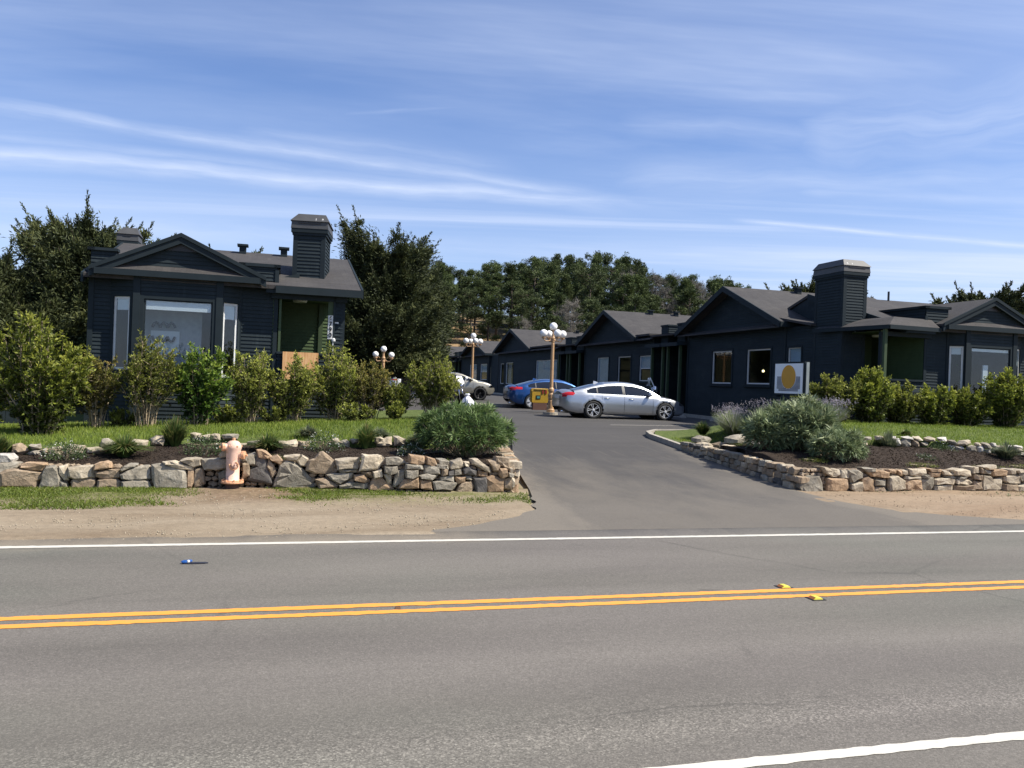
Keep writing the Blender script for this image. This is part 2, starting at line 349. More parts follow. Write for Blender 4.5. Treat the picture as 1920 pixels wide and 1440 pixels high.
def m_asphalt(name, base, kind):
    m, T, b = base_mat(name, .88, spec=.35); co = obco(T)
    fine = T.noise(co, 120, 3, .8); mid = T.noise(co, 28, 4, .75); big = T.noise(T.map(co, (.22, .9, 1)), 1.0, 5, .6, .5)
    sp = T.new('ShaderNodeSeparateXYZ', inp={0: co}); B = sp.outputs[1]; A = sp.outputs[0]
    w = T.math('ADD', B, T.math('MULTIPLY', T.math('SUBTRACT', big, .5), .5))
    if kind == 'road':
        # worn wheel paths of both lanes, an oily middle and a band of open gravelly surface near the near edge line
        tr = None
        for c0, ww, st in ((5.0, .55, -.13), (6.45, .5, -.10), (8.2, .5, -.10), (9.6, .45, -.08), (4.42, .22, .16), (5.75, .35, .12), (7.85, .22, -.10), (10.6, .45, .10), (3.0, .8, .06)):
            g_ = T.math('MULTIPLY', T.math('POWER', T.math('SUBTRACT', 1.0, T.math('DIVIDE', T.math('ABSOLUTE', T.math('SUBTRACT', w, c0)), ww), clamp=True), 1.2), st)
            tr = g_ if tr is None else T.math('ADD', tr, g_)
        k = T.math('ADD', 1.0, tr)
        col = T.mix(T.maprange(big, .3, .7), tuple(x * .90 for x in base), tuple(x * 1.10 for x in base))
        col = T.mix(1.0, col, T.new('ShaderNodeCombineColor', inp={0: k, 1: k, 2: k}).outputs[0], 'MULTIPLY')
        # patches with a faint green or violet cast, as old seal coats have
        pc = T.noise(T.map(co, (.16, .4, 1), loc=(5, 3, 0)), 1.0, 2, .5)
        col = T.mix(.55, col, T.mix(1.0, col, T.ramp(pc, [(.3, (.93, 1.02, .94)), (.5, (1.02, 1.0, .98)), (.7, (1.03, .98, 1.02))]), 'MULTIPLY'))
        agg = T.new('ShaderNodeTexVoronoi', feature='F1', inp={'Vector': co, 'Scale': 95.0}).outputs['Color']
        aggv = T.new('ShaderNodeSeparateColor', inp={0: agg}).outputs[0]
        st = T.math('MULTIPLY', T.maprange(T.math('ABSOLUTE', T.math('SUBTRACT', w, 4.45)), .0, .55, .72, .26), 1.0)
        col = T.mix(st, col, T.mix(1.0, col, T.ramp(aggv, [(0, .45), (.45, .9), (.8, 1.25), (1, 2.0)]), 'MULTIPLY'))
        stain = T.maprange(T.noise(T.map(co, (.9, 3.2, 1), loc=(9, 0, 0)), 1.6, 3, .5), .69, .75, 0, .45)
        col = T.mix(stain, col, tuple(x * .5 for x in base))
        sk = T.new('ShaderNodeTexNoise', inp={'Vector': T.map(co, (.35, 9, 1), loc=(2, 7, 0)), 'Scale': 1.0, 'Detail': 3}).outputs[0]
        col = T.mix(T.math('MULTIPLY', T.maprange(sk, .66, .72, 0, .30), T.maprange(T.noise(T.map(co, (.3, .3, 1)), 1, 2), .45, .6)), col, tuple(x * .55 for x in base))
        sand = T.math('MULTIPLY', T.maprange(T.math('ADD', B, T.math('MULTIPLY', T.math('SUBTRACT', T.noise(T.map(co, (.7, 2.5, 1)), 1.5, 5, .7), .5), .9)), 10.02, 10.5, 0, 1, True), T.maprange(A, 1.6, 3.6, 1, 0, True))
        col = T.mix(T.math('MULTIPLY', sand, .9), col, (.255, .212, .155))
        crack = T.new('ShaderNodeTexVoronoi', feature='DISTANCE_TO_EDGE', inp={'Vector': T.vmath('ADD', T.map(co, (.22, .34, 1)), T.new('ShaderNodeCombineXYZ', inp={0: T.math('MULTIPLY', mid, .06), 1: T.math('MULTIPLY', big, .3), 2: 0.0}).outputs[0]).outputs[0], 'Scale': 1.0}).outputs[0]
        cm = T.math('MULTIPLY', T.maprange(crack, .0, .007, 1, 0), T.maprange(T.noise(T.map(co, (.5, .5, 1)), 1, 2), .5, .6))
        col = T.mix(T.math('MULTIPLY', cm, .4), col, (.04, .037, .033))
    else:
        # new dark mat with dust carried in towards the street mouth
        col = T.mix(T.maprange(big, .3, .7), tuple(x * .86 for x in base), tuple(x * 1.14 for x in base))
        dn = T.noise(T.map(co, (.8, .35, 1), (0, 0, .5)), 1.0, 6, .7, .4)
        dust = T.math('MULTIPLY', T.maprange(T.math('ADD', B, T.math('MULTIPLY', T.math('SUBTRACT', dn, .5), 16.0)), 11.0, 20.5, .50, .0, True), 1.0)
        ed = T.maprange(T.math('ADD', T.math('ABSOLUTE', T.math('SUBTRACT', A, T.math('ADD', 7.4, T.math('MULTIPLY', T.math('SUBTRACT', B, 14.0), .09)))), T.math('MULTIPLY', T.math('SUBTRACT', dn, .5), 2.5)), 1.9, 3.1, 0, .75, True)
        ed = T.math('MULTIPLY', ed, T.maprange(B, 18.0, 23.0, 1.0, 0.0))
        scr = T.maprange(T.noise(T.map(co, (7, .35, 1), (0, 0, 1.05)), 1.0, 4, .7), .58, .74, 0, .5)
        scr = T.math('MULTIPLY', scr, T.maprange(B, 19.0, 24.0, 1, .1))
        d_ = T.math('MAXIMUM', T.math('MAXIMUM', dust, ed), scr)
        col = T.mix(d_, col, (.19, .165, .13))
    col = T.mix(.8, col, T.mix(1.0, col, T.ramp(fine, [(.3, .62), (.5, .98), (.7, 1.42)]), 'MULTIPLY'))
    col = T.mix(.6, col, T.mix(1.0, col, T.ramp(mid, [(.3, .84), (.7, 1.16)]), 'MULTIPLY'))
    T.l.new(col, b.inputs['Base Color']); bump(T, b, fine, .5, .006)
    return m
M_ROAD = m_asphalt('worn_grey_asphalt', (.140, .129, .111), 'road')
M_DRIVE = m_asphalt('new_dark_asphalt', (.062, .058, .055), 'drive')
def m_paint(name, col, wear=.5):
    m, T, b = base_mat(name, .7); co = obco(T)
    f = T.noise(co, 70, 4, .8); g = T.noise(T.map(co, (.8, 4, 1)), 2, 5, .7)
    k = T.maprange(T.math('ADD', T.math('MULTIPLY', f, .5), T.math('MULTIPLY', g, .6)), .60, .78, 0, wear)
    T.l.new(T.mix(k, col, (.26, .235, .20)), b.inputs['Base Color']); return m
M_WLINE = m_paint('white_road_paint', (.55, .52, .45), .7)
M_YLINE = m_paint('yellow_road_paint', (.76, .30, .042), .9)
def m_ground():
    m, T, b = base_mat('ground_dirt', .95, spec=.2); co = obco(T)
    sp = T.new('ShaderNodeSeparateXYZ', inp={0: co}); A, B = sp.outputs[0], sp.outputs[1]
    big = T.noise(T.map(co, (.25, .8, 1)), 1.0, 6, .65, .6); mid = T.noise(co, 9, 5, .7); fine = T.noise(co, 70, 4, .8)
    dirt = T.ramp(big, [(.28, (.175, .130, .085)), (.5, (.245, .195, .135)), (.72, (.310, .255, .185))])
    rightred = T.maprange(A, 8, 12, 0, .8)
    dirt = T.mix(rightred, dirt, T.ramp(big, [(.28, (.22, .150, .095)), (.72, (.33, .25, .17))]))
    rut = T.maprange(T.noise(T.map(co, (.5, 5, 1)), 1.0, 5, .7), .52, .68, 0, .35)
    dirt = T.mix(rut, dirt, (.21, .165, .115))
    hyb = T.math('MULTIPLY', T.maprange(T.math('ADD', T.math('ABSOLUTE', T.math('ADD', A, .3)), T.math('MULTIPLY', big, 1.2)), 1.0, 2.2, 1, 0, True), T.maprange(B, 12.9, 14.3, 0, .8, True))
    dirt = T.mix(hyb, dirt, T.ramp(mid, [(.3, (.12, .075, .045)), (.7, (.22, .15, .095))]))
    # greenish weeds fade in patches at the foot of the wall
    gm = T.math('MULTIPLY', T.maprange(T.math('ADD', B, T.math('MULTIPLY', T.math('SUBTRACT', mid, .5), 1.6)), 13.1, 14.3, 0, 1), T.maprange(T.math('ADD', T.noise(co, 2.2, 5, .7), T.maprange(A, -1.4, -3, 0, .25)), .36, .60, 0, .9))
    gm = T.math('MULTIPLY', gm, T.maprange(A, 4.3, 5.0, 1, 0))
    gm = T.math('MULTIPLY', gm, T.maprange(T.math('ABSOLUTE', T.math('SUBTRACT', A, -.75)), .6, 1.3, .1, 1))
    dirt = T.mix(gm, dirt, T.ramp(mid, [(.3, (.085, .095, .028)), (.7, (.17, .165, .06))]))
    # dry hill farther off
    far = T.math('MAXIMUM', T.maprange(B, 74, 82, 0, 1), T.math('MAXIMUM', T.math('MULTIPLY', T.maprange(A, 2, -1, 0, 1), T.maprange(B, 25, 27, 0, 1)), T.maprange(A, -14, -20, 0, 1)))
    hill = T.ramp(T.noise(co, .12, 6, .7), [(.3, (.024, .028, .014)), (.5, (.040, .042, .020)), (.7, (.065, .058, .032))])
    bare = T.math('MULTIPLY', T.maprange(T.math('ABSOLUTE', T.math('SUBTRACT', A, 24.0)), 7.0, 12.0, 1, 0), T.maprange(T.noise(co, .3, 4, .6), .38, .55, .2, 1))
    hill = T.mix(bare, hill, T.ramp(mid, [(.3, (.22, .14, .075)), (.7, (.36, .25, .14))]))
    c = T.mix(far, dirt, hill)
    c = T.mix(1.0, c, T.ramp(fine, [(.3, .72), (.5, 1.0), (.72, 1.30)]), 'MULTIPLY')
    c = T.mix(1.0, c, T.ramp(mid, [(.3, .86), (.7, 1.14)]), 'MULTIPLY')
    T.l.new(c, b.inputs['Base Color']); bump(T, b, T.math('ADD', T.math('MULTIPLY', mid, .8), T.math('MULTIPLY', fine, .3)), .7, .02)
    return m
M_GROUND = m_ground()
def m_soil(name, cols, sc=18, b_=.9):
    m, T, b = base_mat(name, .95, spec=.2); co = obco(T)
    f = T.noise(co, sc, 6, .75); g = T.noise(co, sc * 4, 4, .8)
    c = T.ramp(f, [(.3, cols[0]), (.5, cols[1]), (.7, cols[2])]); c = T.mix(1.0, c, T.ramp(g, [(.3, .6), (.7, 1.4)]), 'MULTIPLY')
    T.l.new(c, b.inputs['Base Color']); bump(T, b, T.math('ADD', f, T.math('MULTIPLY', g, .4)), b_, .04); return m
M_MULCH = m_soil('dark_mulch', [(.018, .013, .010), (.040, .028, .020), (.075, .055, .040)])
M_TURF = m_soil('turf_soil', [(.05, .07, .015), (.085, .115, .03), (.13, .14, .05)], 6, .5)
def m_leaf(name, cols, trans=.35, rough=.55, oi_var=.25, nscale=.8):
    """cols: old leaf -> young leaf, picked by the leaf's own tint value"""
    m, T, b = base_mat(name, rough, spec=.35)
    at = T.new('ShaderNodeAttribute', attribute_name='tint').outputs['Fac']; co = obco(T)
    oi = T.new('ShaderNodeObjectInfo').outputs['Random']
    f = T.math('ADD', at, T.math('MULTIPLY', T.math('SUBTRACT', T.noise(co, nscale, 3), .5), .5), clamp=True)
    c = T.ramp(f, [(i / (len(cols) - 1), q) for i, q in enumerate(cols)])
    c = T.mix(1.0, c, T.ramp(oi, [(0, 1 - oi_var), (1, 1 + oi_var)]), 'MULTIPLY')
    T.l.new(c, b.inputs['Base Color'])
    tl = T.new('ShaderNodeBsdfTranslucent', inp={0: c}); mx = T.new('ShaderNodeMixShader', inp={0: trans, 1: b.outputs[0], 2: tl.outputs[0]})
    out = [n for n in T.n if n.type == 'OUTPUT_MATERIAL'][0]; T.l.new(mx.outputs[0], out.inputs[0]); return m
L_YG = m_leaf('shrub_leaf_yellow_green', [(.05, .065, .014), (.13, .165, .028), (.29, .33, .045), (.45, .46, .08)])
L_OL = m_leaf('shrub_leaf_olive', [(.055, .065, .016), (.135, .155, .032), (.25, .275, .05), (.46, .48, .09)])
L_BR = m_leaf('shrub_leaf_bright', [(.035, .07, .014), (.08, .15, .022), (.17, .27, .035), (.32, .40, .06)])
L_RD = m_leaf('shrub_leaf_reddish', [(.07, .06, .018), (.14, .14, .035), (.24, .22, .05), (.36, .25, .07)])
L_SPK = m_leaf('long_leaf_green', [(.022, .046, .014), (.060, .105, .03), (.13, .20, .06), (.26, .34, .13)], .25)
L_SIL = m_leaf('long_leaf_silver', [(.045, .065, .028), (.10, .135, .058), (.195, .24, .115), (.34, .375, .215)], .2)
L_LAV = m_leaf('lavender_leaf', [(.09, .115, .05), (.18, .22, .10), (.30, .34, .19), (.34, .30, .36)], .2)
L_WFL = m_leaf('small_white_flowered', [(.035, .06, .02), (.07, .11, .035), (.12, .16, .06), (.62, .62, .55)], .2, oi_var=.1)
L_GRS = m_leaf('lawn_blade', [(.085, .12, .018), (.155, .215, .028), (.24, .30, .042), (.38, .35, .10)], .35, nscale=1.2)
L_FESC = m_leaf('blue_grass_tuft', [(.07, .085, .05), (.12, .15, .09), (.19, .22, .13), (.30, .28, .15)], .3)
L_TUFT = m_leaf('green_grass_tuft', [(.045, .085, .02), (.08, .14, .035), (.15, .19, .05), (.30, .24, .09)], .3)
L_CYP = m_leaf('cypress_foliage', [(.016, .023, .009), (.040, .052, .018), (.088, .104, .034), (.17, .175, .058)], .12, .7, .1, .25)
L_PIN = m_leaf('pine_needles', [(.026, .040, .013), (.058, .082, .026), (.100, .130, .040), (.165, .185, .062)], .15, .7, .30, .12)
L_GRY = m_leaf('bare_twigs', [(.09, .082, .07), (.13, .12, .10), (.18, .165, .14), (.22, .20, .17)], .1, .8, .2, .2)

# ------------------------------------------------------------------ plant builders (numpy)
def unit(v): return v / np.maximum(np.linalg.norm(v, axis=-1, keepdims=True), 1e-9)
def rhombs(P, D, L, Wd, rng, bend=.15):
    """leaf quads: base P, direction D, length L, width Wd -> V, F"""
    n = len(P); D = unit(D); R = unit(rng.normal(size=(n, 3))); X = unit(np.cross(D, R)); Nn = np.cross(X, D)
    L = np.broadcast_to(L, (n,))[:, None]; Wd = np.broadcast_to(Wd, (n,))[:, None]
    mid = P + D * L * .5 + Nn * L * bend
    V = np.stack([P, mid - X * Wd * .5, P + D * L, mid + X * Wd * .5], 1).reshape(-1, 3)
    F = np.arange(n * 4).reshape(n, 4); return V, F
class Leaves:
    def __init__(s): s.V = []; s.F = []; s.T = []; s.n = 0
    def add(s, P, D, L, W, tint, rng, bend=.15):
        if len(P) == 0: return
        V, F = rhombs(np.asarray(P, float), np.asarray(D, float), L, W, rng, bend); s.V.append(V); s.F.append(F + s.n); s.n += len(V)
        s.T.append(np.repeat(np.broadcast_to(tint, (len(P),)), 4))
    def mesh(s, name, mat): return mesh_np(name, np.concatenate(s.V), np.concatenate(s.F), [mat], attr=np.concatenate(s.T))
def shrub_meshes(seed, h, w, d=None, stems=14, twigs=420, leaf=.06, mat=None, bare=.25, tipgrow=.5, flat=.5, fan=0.0):
    rng = np.random.default_rng(seed); d = d or w * .8; mb = MB(); lv = Leaves()
    bases = []
    for i in range(stems):
        a = rng.uniform(0, 2 * PI); r0 = rng.uniform(0, .16) * w; rr = math.sqrt(rng.uniform(0.02, 1))
        tipx, tipy = rr * math.cos(a) * w / 2, rr * math.sin(a) * d / 2
        th = h * (1 - .38 * rr ** 2) * rng.uniform(.72, 1.04)
        p0 = np.array([r0 * math.cos(a), r0 * math.sin(a), -.05]); p3 = np.array([tipx, tipy, th])
        p1 = p0 + np.array([tipx * (.25 - .18 * fan), tipy * (.25 - .18 * fan), th * (.4 + .1 * fan)]) + rng.normal(0, .03, 3); p2 = p0 * .2 + p3 * .8 + np.array([tipx * (.1 - .35 * fan), tipy * (.1 - .35 * fan), -th * .16])
        pts = [(1 - u) ** 3 * p0 + 3 * u * (1 - u) ** 2 * p1 + 3 * u * u * (1 - u) * p2 + u ** 3 * p3 for u in np.linspace(0, 1, 7)]
        mb.tube(pts, [.014 * (1 - .75 * u) * (h / 1.6) ** .5 for u in np.linspace(0, 1, 7)], 4, False); bases.append(np.array(pts))
    for k in range(twigs):
        pts = bases[rng.integers(len(bases))]; u = bare * rng.uniform(.8, 1.15) + (1 - bare) * rng.uniform(0, 1) ** .75; u = min(u, 1)
        x = u * 6; i = min(5, int(x)); p = pts[i] * (1 - (x - i)) + pts[i + 1] * (x - i)
        out = np.array([p[0] / w, p[1] / d, .25 + flat * u]) + rng.normal(0, .45, 3); out = unit(out)
        ln = rng.uniform(.06, .26) * (h / 1.6) ** .7; q = p + out * ln
        if k % 2 == 0: mb.tube([p, (p + q) / 2 + rng.normal(0, .012, 3), q], [.006, .004, .003], 3, False)
        m = rng.integers(8, 15); tt = rng.uniform(.25, 1.05, m)[:, None]
        P = p + (q - p) * tt; D = out * rng.uniform(.3, 1.2) + rng.normal(0, .62, (m, 3)) + np.array([0, 0, .3])
        hi = u * .55 + (q[2] / h) * .25 + rng.normal(0, .12)
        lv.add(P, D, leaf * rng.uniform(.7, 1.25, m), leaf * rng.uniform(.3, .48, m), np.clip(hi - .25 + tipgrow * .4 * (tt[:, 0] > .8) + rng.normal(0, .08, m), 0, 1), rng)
    return mb, lv
def place_plant(name, a, b, z, meshes, rz=0.0):
    root = new_empty(name, a, b, z, rz)
    for nm, me in meshes: link(nm, me, root)
    return root
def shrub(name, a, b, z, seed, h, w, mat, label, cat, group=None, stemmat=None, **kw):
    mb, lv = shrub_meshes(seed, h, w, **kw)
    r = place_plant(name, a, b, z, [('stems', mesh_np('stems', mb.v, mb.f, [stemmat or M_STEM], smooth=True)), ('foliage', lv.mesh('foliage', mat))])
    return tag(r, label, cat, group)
def rosette_bush(name, a, b, z, seed, w, d, h, mat, label, n_ros=300, leaf=.12, per=22, cat='bush', lw=.16, core=None):
    """dome of rosettes with long narrow leaves"""
    rng = np.random.default_rng(seed); lv = Leaves(); mb = MB()
    for i in range(n_ros):
        v = unit(rng.normal(size=3)); v[2] = abs(v[2]) if rng.random() < .9 else -abs(v[2]) * .3
        lump = 1 + .13 * math.sin(v[0] * 5 + seed) * math.cos(v[1] * 6 + v[2] * 4)
        r = lump * rng.uniform(.80, 1.03)
        c = np.array([v[0] * w / 2, v[1] * d / 2, v[2] * h * .56 + h * .42]) * np.array([r, r, r])
        if c[2] < .04: c[2] = rng.uniform(.03, .15)
        nrm = unit(np.array([v[0] / w, v[1] / d, v[2] / h * .8 + .25]))
        m = per; ang = rng.uniform(0, 2 * PI, m); t1 = unit(np.cross(nrm, [.3, .2, .9])); t2 = np.cross(nrm, t1); el = rng.uniform(.0, 1.1, m)
        D = (t1 * np.cos(ang)[:, None] + t2 * np.sin(ang)[:, None]) * np.cos(el)[:, None] + nrm * np.sin(el)[:, None]
        P = c + D * leaf * .1
        ti = np.clip(.30 + .32 * np.sin(el) + rng.normal(0, .16) + .2 * v[2] + rng.normal(0, .07, m), 0, 1)
        lv.add(P, D, leaf * rng.uniform(.75, 1.2, m), leaf * lw * rng.uniform(.8, 1.2, m), ti, rng, .12)
        if i % 3 == 0: mb.tube([(0, 0, 0), tuple(c * np.array([.5, .5, .35])), tuple(c)], [.022, .015, .008], 4, False)
    r = place_plant(name, a, b, z, [('branches', mesh_np('branches', mb.v, mb.f, [M_STEM], smooth=True)), ('foliage', lv.mesh('foliage', mat))])
    return tag(r, label, cat)
def tuft(name, a, b, z, seed, r, h, mat, label, n=420, cat='grass tuft', blade=.012, droop=1.0, group=None, flowers=None):
    rng = np.random.default_rng(seed); V = []; F = []; T = []; k = 0
    for i in range(n):
        an = rng.uniform(0, 2 * PI); lean = rng.uniform(.02, 1) ** .8; L = h * rng.uniform(.65, 1.12)
        dr = np.array([math.cos(an), math.sin(an), 0]); sd = np.array([-dr[1], dr[0], 0]) * blade
        p0 = dr * r * .18 * rng.random(); p1 = p0 + dr * r * lean * .45 + np.array([0, 0, L * .62 * (1 - .25 * lean)])
        p2 = p0 + dr * r * lean * 1.05 + np.array([0, 0, L * (1 - .5 * droop * lean)])
        V += [p0 - sd, p0 + sd, p1 + sd * .8, p1 - sd * .8, p2 + sd * .15, p2 - sd * .15]; F += [(k, k + 1, k + 2, k + 3), (k + 3, k + 2, k + 4, k + 5)]; k += 6
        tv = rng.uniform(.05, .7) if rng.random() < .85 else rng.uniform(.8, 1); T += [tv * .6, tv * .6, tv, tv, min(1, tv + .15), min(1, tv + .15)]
    me = mesh_np('blades', V, np.array(F), [mat], attr=T)
    root = new_empty(name, a, b, z); link('blades', me, root)
    if flowers:
        lv = Leaves(); P = rng.normal(size=(flowers, 3)) * np.array([r * .5, r * .5, .05]) + np.array([0, 0, h * 1.05])
        for p in P:
            m = 6; lv.add(np.repeat(p[None], m, 0) + rng.normal(0, .012, (m, 3)) * np.array([1, 1, 3]), rng.normal(0, .4, (m, 3)) + np.array([0, 0, 1.0]), .035, .014, np.full(m, .97), rng)
        link('flower_spikes', lv.mesh('flower_spikes', L_LAV), root)['kind'] = 'stuff'
    return tag(root, label, cat, group)
def mound(name, a, b, z, seed, r, h, mat, label, n=1100, leaf=.035, white=.25, group=None, cat='low plant'):
    rng = np.random.default_rng(seed); lv = Leaves(); v = unit(rng.normal(size=(n, 3))); v[:, 2] = np.abs(v[:, 2])
    q = rng.uniform(.55, 1.05, n)[:, None]; lump = (1 + .15 * np.sin(v[:, 0:1] * 7 + seed) * np.cos(v[:, 1:2] * 8))
    P = v * q * lump * np.array([r, r * .9, h]); D = v + rng.normal(0, .6, (n, 3)); top = q[:, 0] > .86
    tint = np.where(top & (rng.random(n) < white), 1.0, np.clip(rng.normal(.35, .18, n), 0, .62))
    lv.add(P, D, leaf * rng.uniform(.7, 1.3, n), leaf * .5, tint, rng)
    root = new_empty(name, a, b, z); link('foliage', lv.mesh('foliage', mat), root)
    mb = MB()
    for i in range(14):
        an = rng.uniform(0, 2 * PI); mb.tube([(0, 0, -.02), (math.cos(an) * r * .3, math.sin(an) * r * .3, h * .5), (math.cos(an) * r * .8, math.sin(an) * r * .8, h * .6)], [.007, .005, .003], 4, False)
    link('stems', mesh_np('stems', mb.v, mb.f, [M_STEM]), root)
    return tag(root, label, cat, group)
def fit_tree(mb, lv, H, R):
    V = np.concatenate(lv.V); top = np.percentile(V[:, 2], 99.97); wid = np.percentile(np.hypot(V[:, 0], V[:, 1]), 99.0)
    k = np.array([R / wid, R / wid, H / top])
    lv.V = [v * k for v in lv.V]; mb.v = [(v[0] * k[0], v[1] * k[1], v[2] * k[2]) for v in mb.v]
def cypress_meshes(seed, H, R, trunk_r=.35, n_br=120, dens=1.0, low=.12, spiky=1.0, spray=.16, shape='round', lean=(0, 0), fill=7):
    rng = np.random.default_rng(seed); mb = MB(); lv = Leaves()
    lx, ly = lean
    axis = lambda u: np.array([lx * u * u + .12 * math.sin(u * 5 + seed), ly * u * u + .12 * math.cos(u * 4 + seed), u * H * .80])
    tp = [axis(u) for u in np.linspace(0, 1, 9)]; mb.tube(tp, [trunk_r * (1 - .88 * u) + .02 for u in np.linspace(0, 1, 9)], 8)
    for i in range(n_br):
        u = low + (1 - low) * (i + rng.random()) / n_br; an = rng.uniform(0, 2 * PI)
        prof = (math.sin(PI * min(1, (u - low) / (1 - low) * .80 + .20)) ** .55) if shape == 'round' else (1.02 - .38 * (u - low) / (1 - low)) * (.85 + .15 * math.sin(u * 9 + seed))
        Lr = R * prof * rng.uniform(.68, 1.12); rise = (.25 + .75 * u) * (.30 + .55 * rng.random())
        p0 = axis(u); hd = np.array([math.cos(an), math.sin(an), 0])
        L = max(Lr, .16 * R); p3 = p0 + hd * L + np.array([0, 0, rise * L * (1 + .25 * u)])
        if u > .8: p3[2] += rng.uniform(0, .05) * H * spiky
        p1 = p0 + hd * L * .45 + np.array([0, 0, -.02 * L]); p2 = p0 * .25 + p3 * .75 - np.array([0, 0, .10 * L])
        us = np.linspace(0, 1, 8); pts = np.array([(1 - t_) ** 3 * p0 + 3 * t_ * (1 - t_) ** 2 * p1 + 3 * t_ * t_ * (1 - t_) * p2 + t_ ** 3 * p3 for t_ in us])
        mb.tube(pts, [max(.008, trunk_r * .28 * (1 - u * .6) * (1 - t_) ** 1.1) for t_ in us], 5, False)
        end = unit(p3 - p2); ns = int(26 * dens * (.5 + L / R))
        for k in range(ns):
            t_ = .22 + .78 * rng.random() ** .8; x = t_ * 7; j = min(6, int(x)); p = pts[j] * (1 - (x - j)) + pts[j + 1] * (x - j)
            sd = unit(rng.normal(size=3) * np.array([1, 1, .55])); D0 = unit(end * .9 + sd * .9 + np.array([0, 0, .28]))
            sl = (1.1 - t_) * rng.uniform(.25, .8) * min(1.0, L * .5) + .18
            q = p + D0 * sl
            m = int(22 + 14 * rng.random()); tt = rng.uniform(0, 1, m)[:, None]; P = p + (q - p) * tt + rng.normal(0, .05, (m, 3)); D = D0 * 1.0 + rng.normal(0, .42, (m, 3))
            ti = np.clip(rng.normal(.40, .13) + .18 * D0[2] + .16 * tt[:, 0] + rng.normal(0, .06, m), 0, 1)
            lv.add(P, D, spray * rng.uniform(.6, 1.4, m), spray * rng.uniform(.16, .30, m), ti, rng, .1)
        # shelves of dense spray filling the crown
        nf = int(fill * (.5 + L / R))
        for k in range(nf):
            t_ = .35 + .60 * rng.random(); x = t_ * 7; j = min(6, int(x)); c = pts[j] * (1 - (x - j)) + pts[j + 1] * (x - j) + rng.normal(0, .12, 3) * L * .5
            m = 46; e = rng.normal(0, 1, (m, 3)) * np.array([.34, .34, .13]) * (.5 + .5 * L / R); hd2 = unit(np.array([end[0], end[1], .25]))
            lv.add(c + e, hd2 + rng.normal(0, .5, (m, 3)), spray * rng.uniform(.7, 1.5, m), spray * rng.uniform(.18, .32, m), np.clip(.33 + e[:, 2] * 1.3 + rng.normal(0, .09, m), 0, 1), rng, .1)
        # bare pointed tip
        m = 44; tt = np.linspace(-.1, 1, m)[:, None]; q = p3 + unit(end + np.array([0, 0, .30])) * rng.uniform(.30, .85) * spiky
        P = p3 + (q - p3) * tt + rng.normal(0, .05, (m, 3)) * (1.1 - tt); D = unit(q - p3) + rng.normal(0, .38, (m, 3))
        lv.add(P, D, spray * .8, spray * .26, .45, rng); mb.tube([p3, q], [.012, .004], 3, False)
    return mb, lv
def cypress(name, a, b, z, seed, H, R, label, **kw):
    mb, lv = cypress_meshes(seed, H, R, **kw); fit_tree(mb, lv, H, R)
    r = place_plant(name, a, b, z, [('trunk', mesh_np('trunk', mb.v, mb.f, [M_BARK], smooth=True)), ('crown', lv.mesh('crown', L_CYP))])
    return tag(r, label, 'tree')

# ------------------------------------------------------------------ terrain
def ramp_h(b):
    b = np.asarray(b, float); return .8 * sm(b, 12.4, 30.5) * 1.0 + .30 * sm(b, 30, 52)
LE = [(10.9, 2.0), (11.16, 2.47), (11.8, 3.35), (12.6, 4.0), (13.63, 4.32), (14.8, 4.6), (18.4, 5.3), (25.3, 7.2), (27.0, 7.3), (29.0, 4.5), (30, 1.0), (33, -2), (60, -6), (75, -6)]
RE = [(10.9, 14.6), (11.25, 12.3), (11.8, 11.2), (12.4, 10.6), (13.4, 10.28), (14.7, 10.26), (17.1, 10.5), (20.4, 10.78), (23.1, 10.92), (24.4, 11.6), (25.2, 15.5), (25.6, 18.2), (75, 18.2)]
def interp(tab, x): return np.interp(x, [p[0] for p in tab], [p[1] for p in tab])
def hill_h(a, b):
    a = np.asarray(a, float); b = np.asarray(b, float)
    f = sm(b, 84, 165)
    crest = 10.5 + 3.2 * np.exp(-((a - 45) / 26) ** 2) - 4.5 * sm(a, 68, 120) - 2.5 * sm(-a, 10, 80)
    return f * crest + 1.2 * sm(b, 78, 98) + .5 * np.sin(a * .08) * f
def sheet(name, mat, av, bv, hfun, zoff=0.0, kind='structure', clip=None):
    A, B = np.meshgrid(av, bv); 
    if callable(clip): A, B = clip(A, B)
    Z = hfun(A, B) + zoff; n, m = A.shape
    V = np.stack([A, B, Z], -1).reshape(-1, 3); i = np.arange(n - 1)[:, None] * m + np.arange(m - 1)[None, :]
    F = np.stack([i, i + 1, i + m + 1, i + m], -1).reshape(-1, 4)
    o = link(name, mesh_np(name, V, F, [mat], smooth=True), None, (0, 0, 0), TH); o['kind'] = kind; return o
def ground_h(a, b):
    a = np.asarray(a, float); b = np.asarray(b, float)
    z = ramp_h(b) - .05 * sm(b, 10.5, 11.5) * (1 - sm(b, 14, 14.5)) * 0
    inL = (a < interp(LE, b) - .1) & (b > 15.6) & (b < 27); inR = (a > interp(RE, b) + .1) & (b > 15.1) & (b < 24.6)
    z = np.where(b > 15, z - .06, z)
    indr = (a > interp(LE, b) + .34) & (a < interp(RE, b) - .34) & (b < 75) & (b > 10.5)
    z = np.where(indr, z - .10, z)
    ed_ = (b > 10.5) & (b < 16) & (np.abs(a - interp(LE, b)) < .34); z = np.where(ed_ & (a > interp(LE, b)), z - .03, z)
    z = z + hill_h(a, b)
    z = np.where(inL | inR, np.minimum(z, .3), z)
    left = sm(-a, -1, 8) * sm(b, 22, 26) * (1 - sm(b, 60, 90)) * .0
    rgt = sm(a, 17.5, 20) * sm(b, 21, 23) * .25 * (1 - sm(b, 26, 32))
    return z + left + rgt
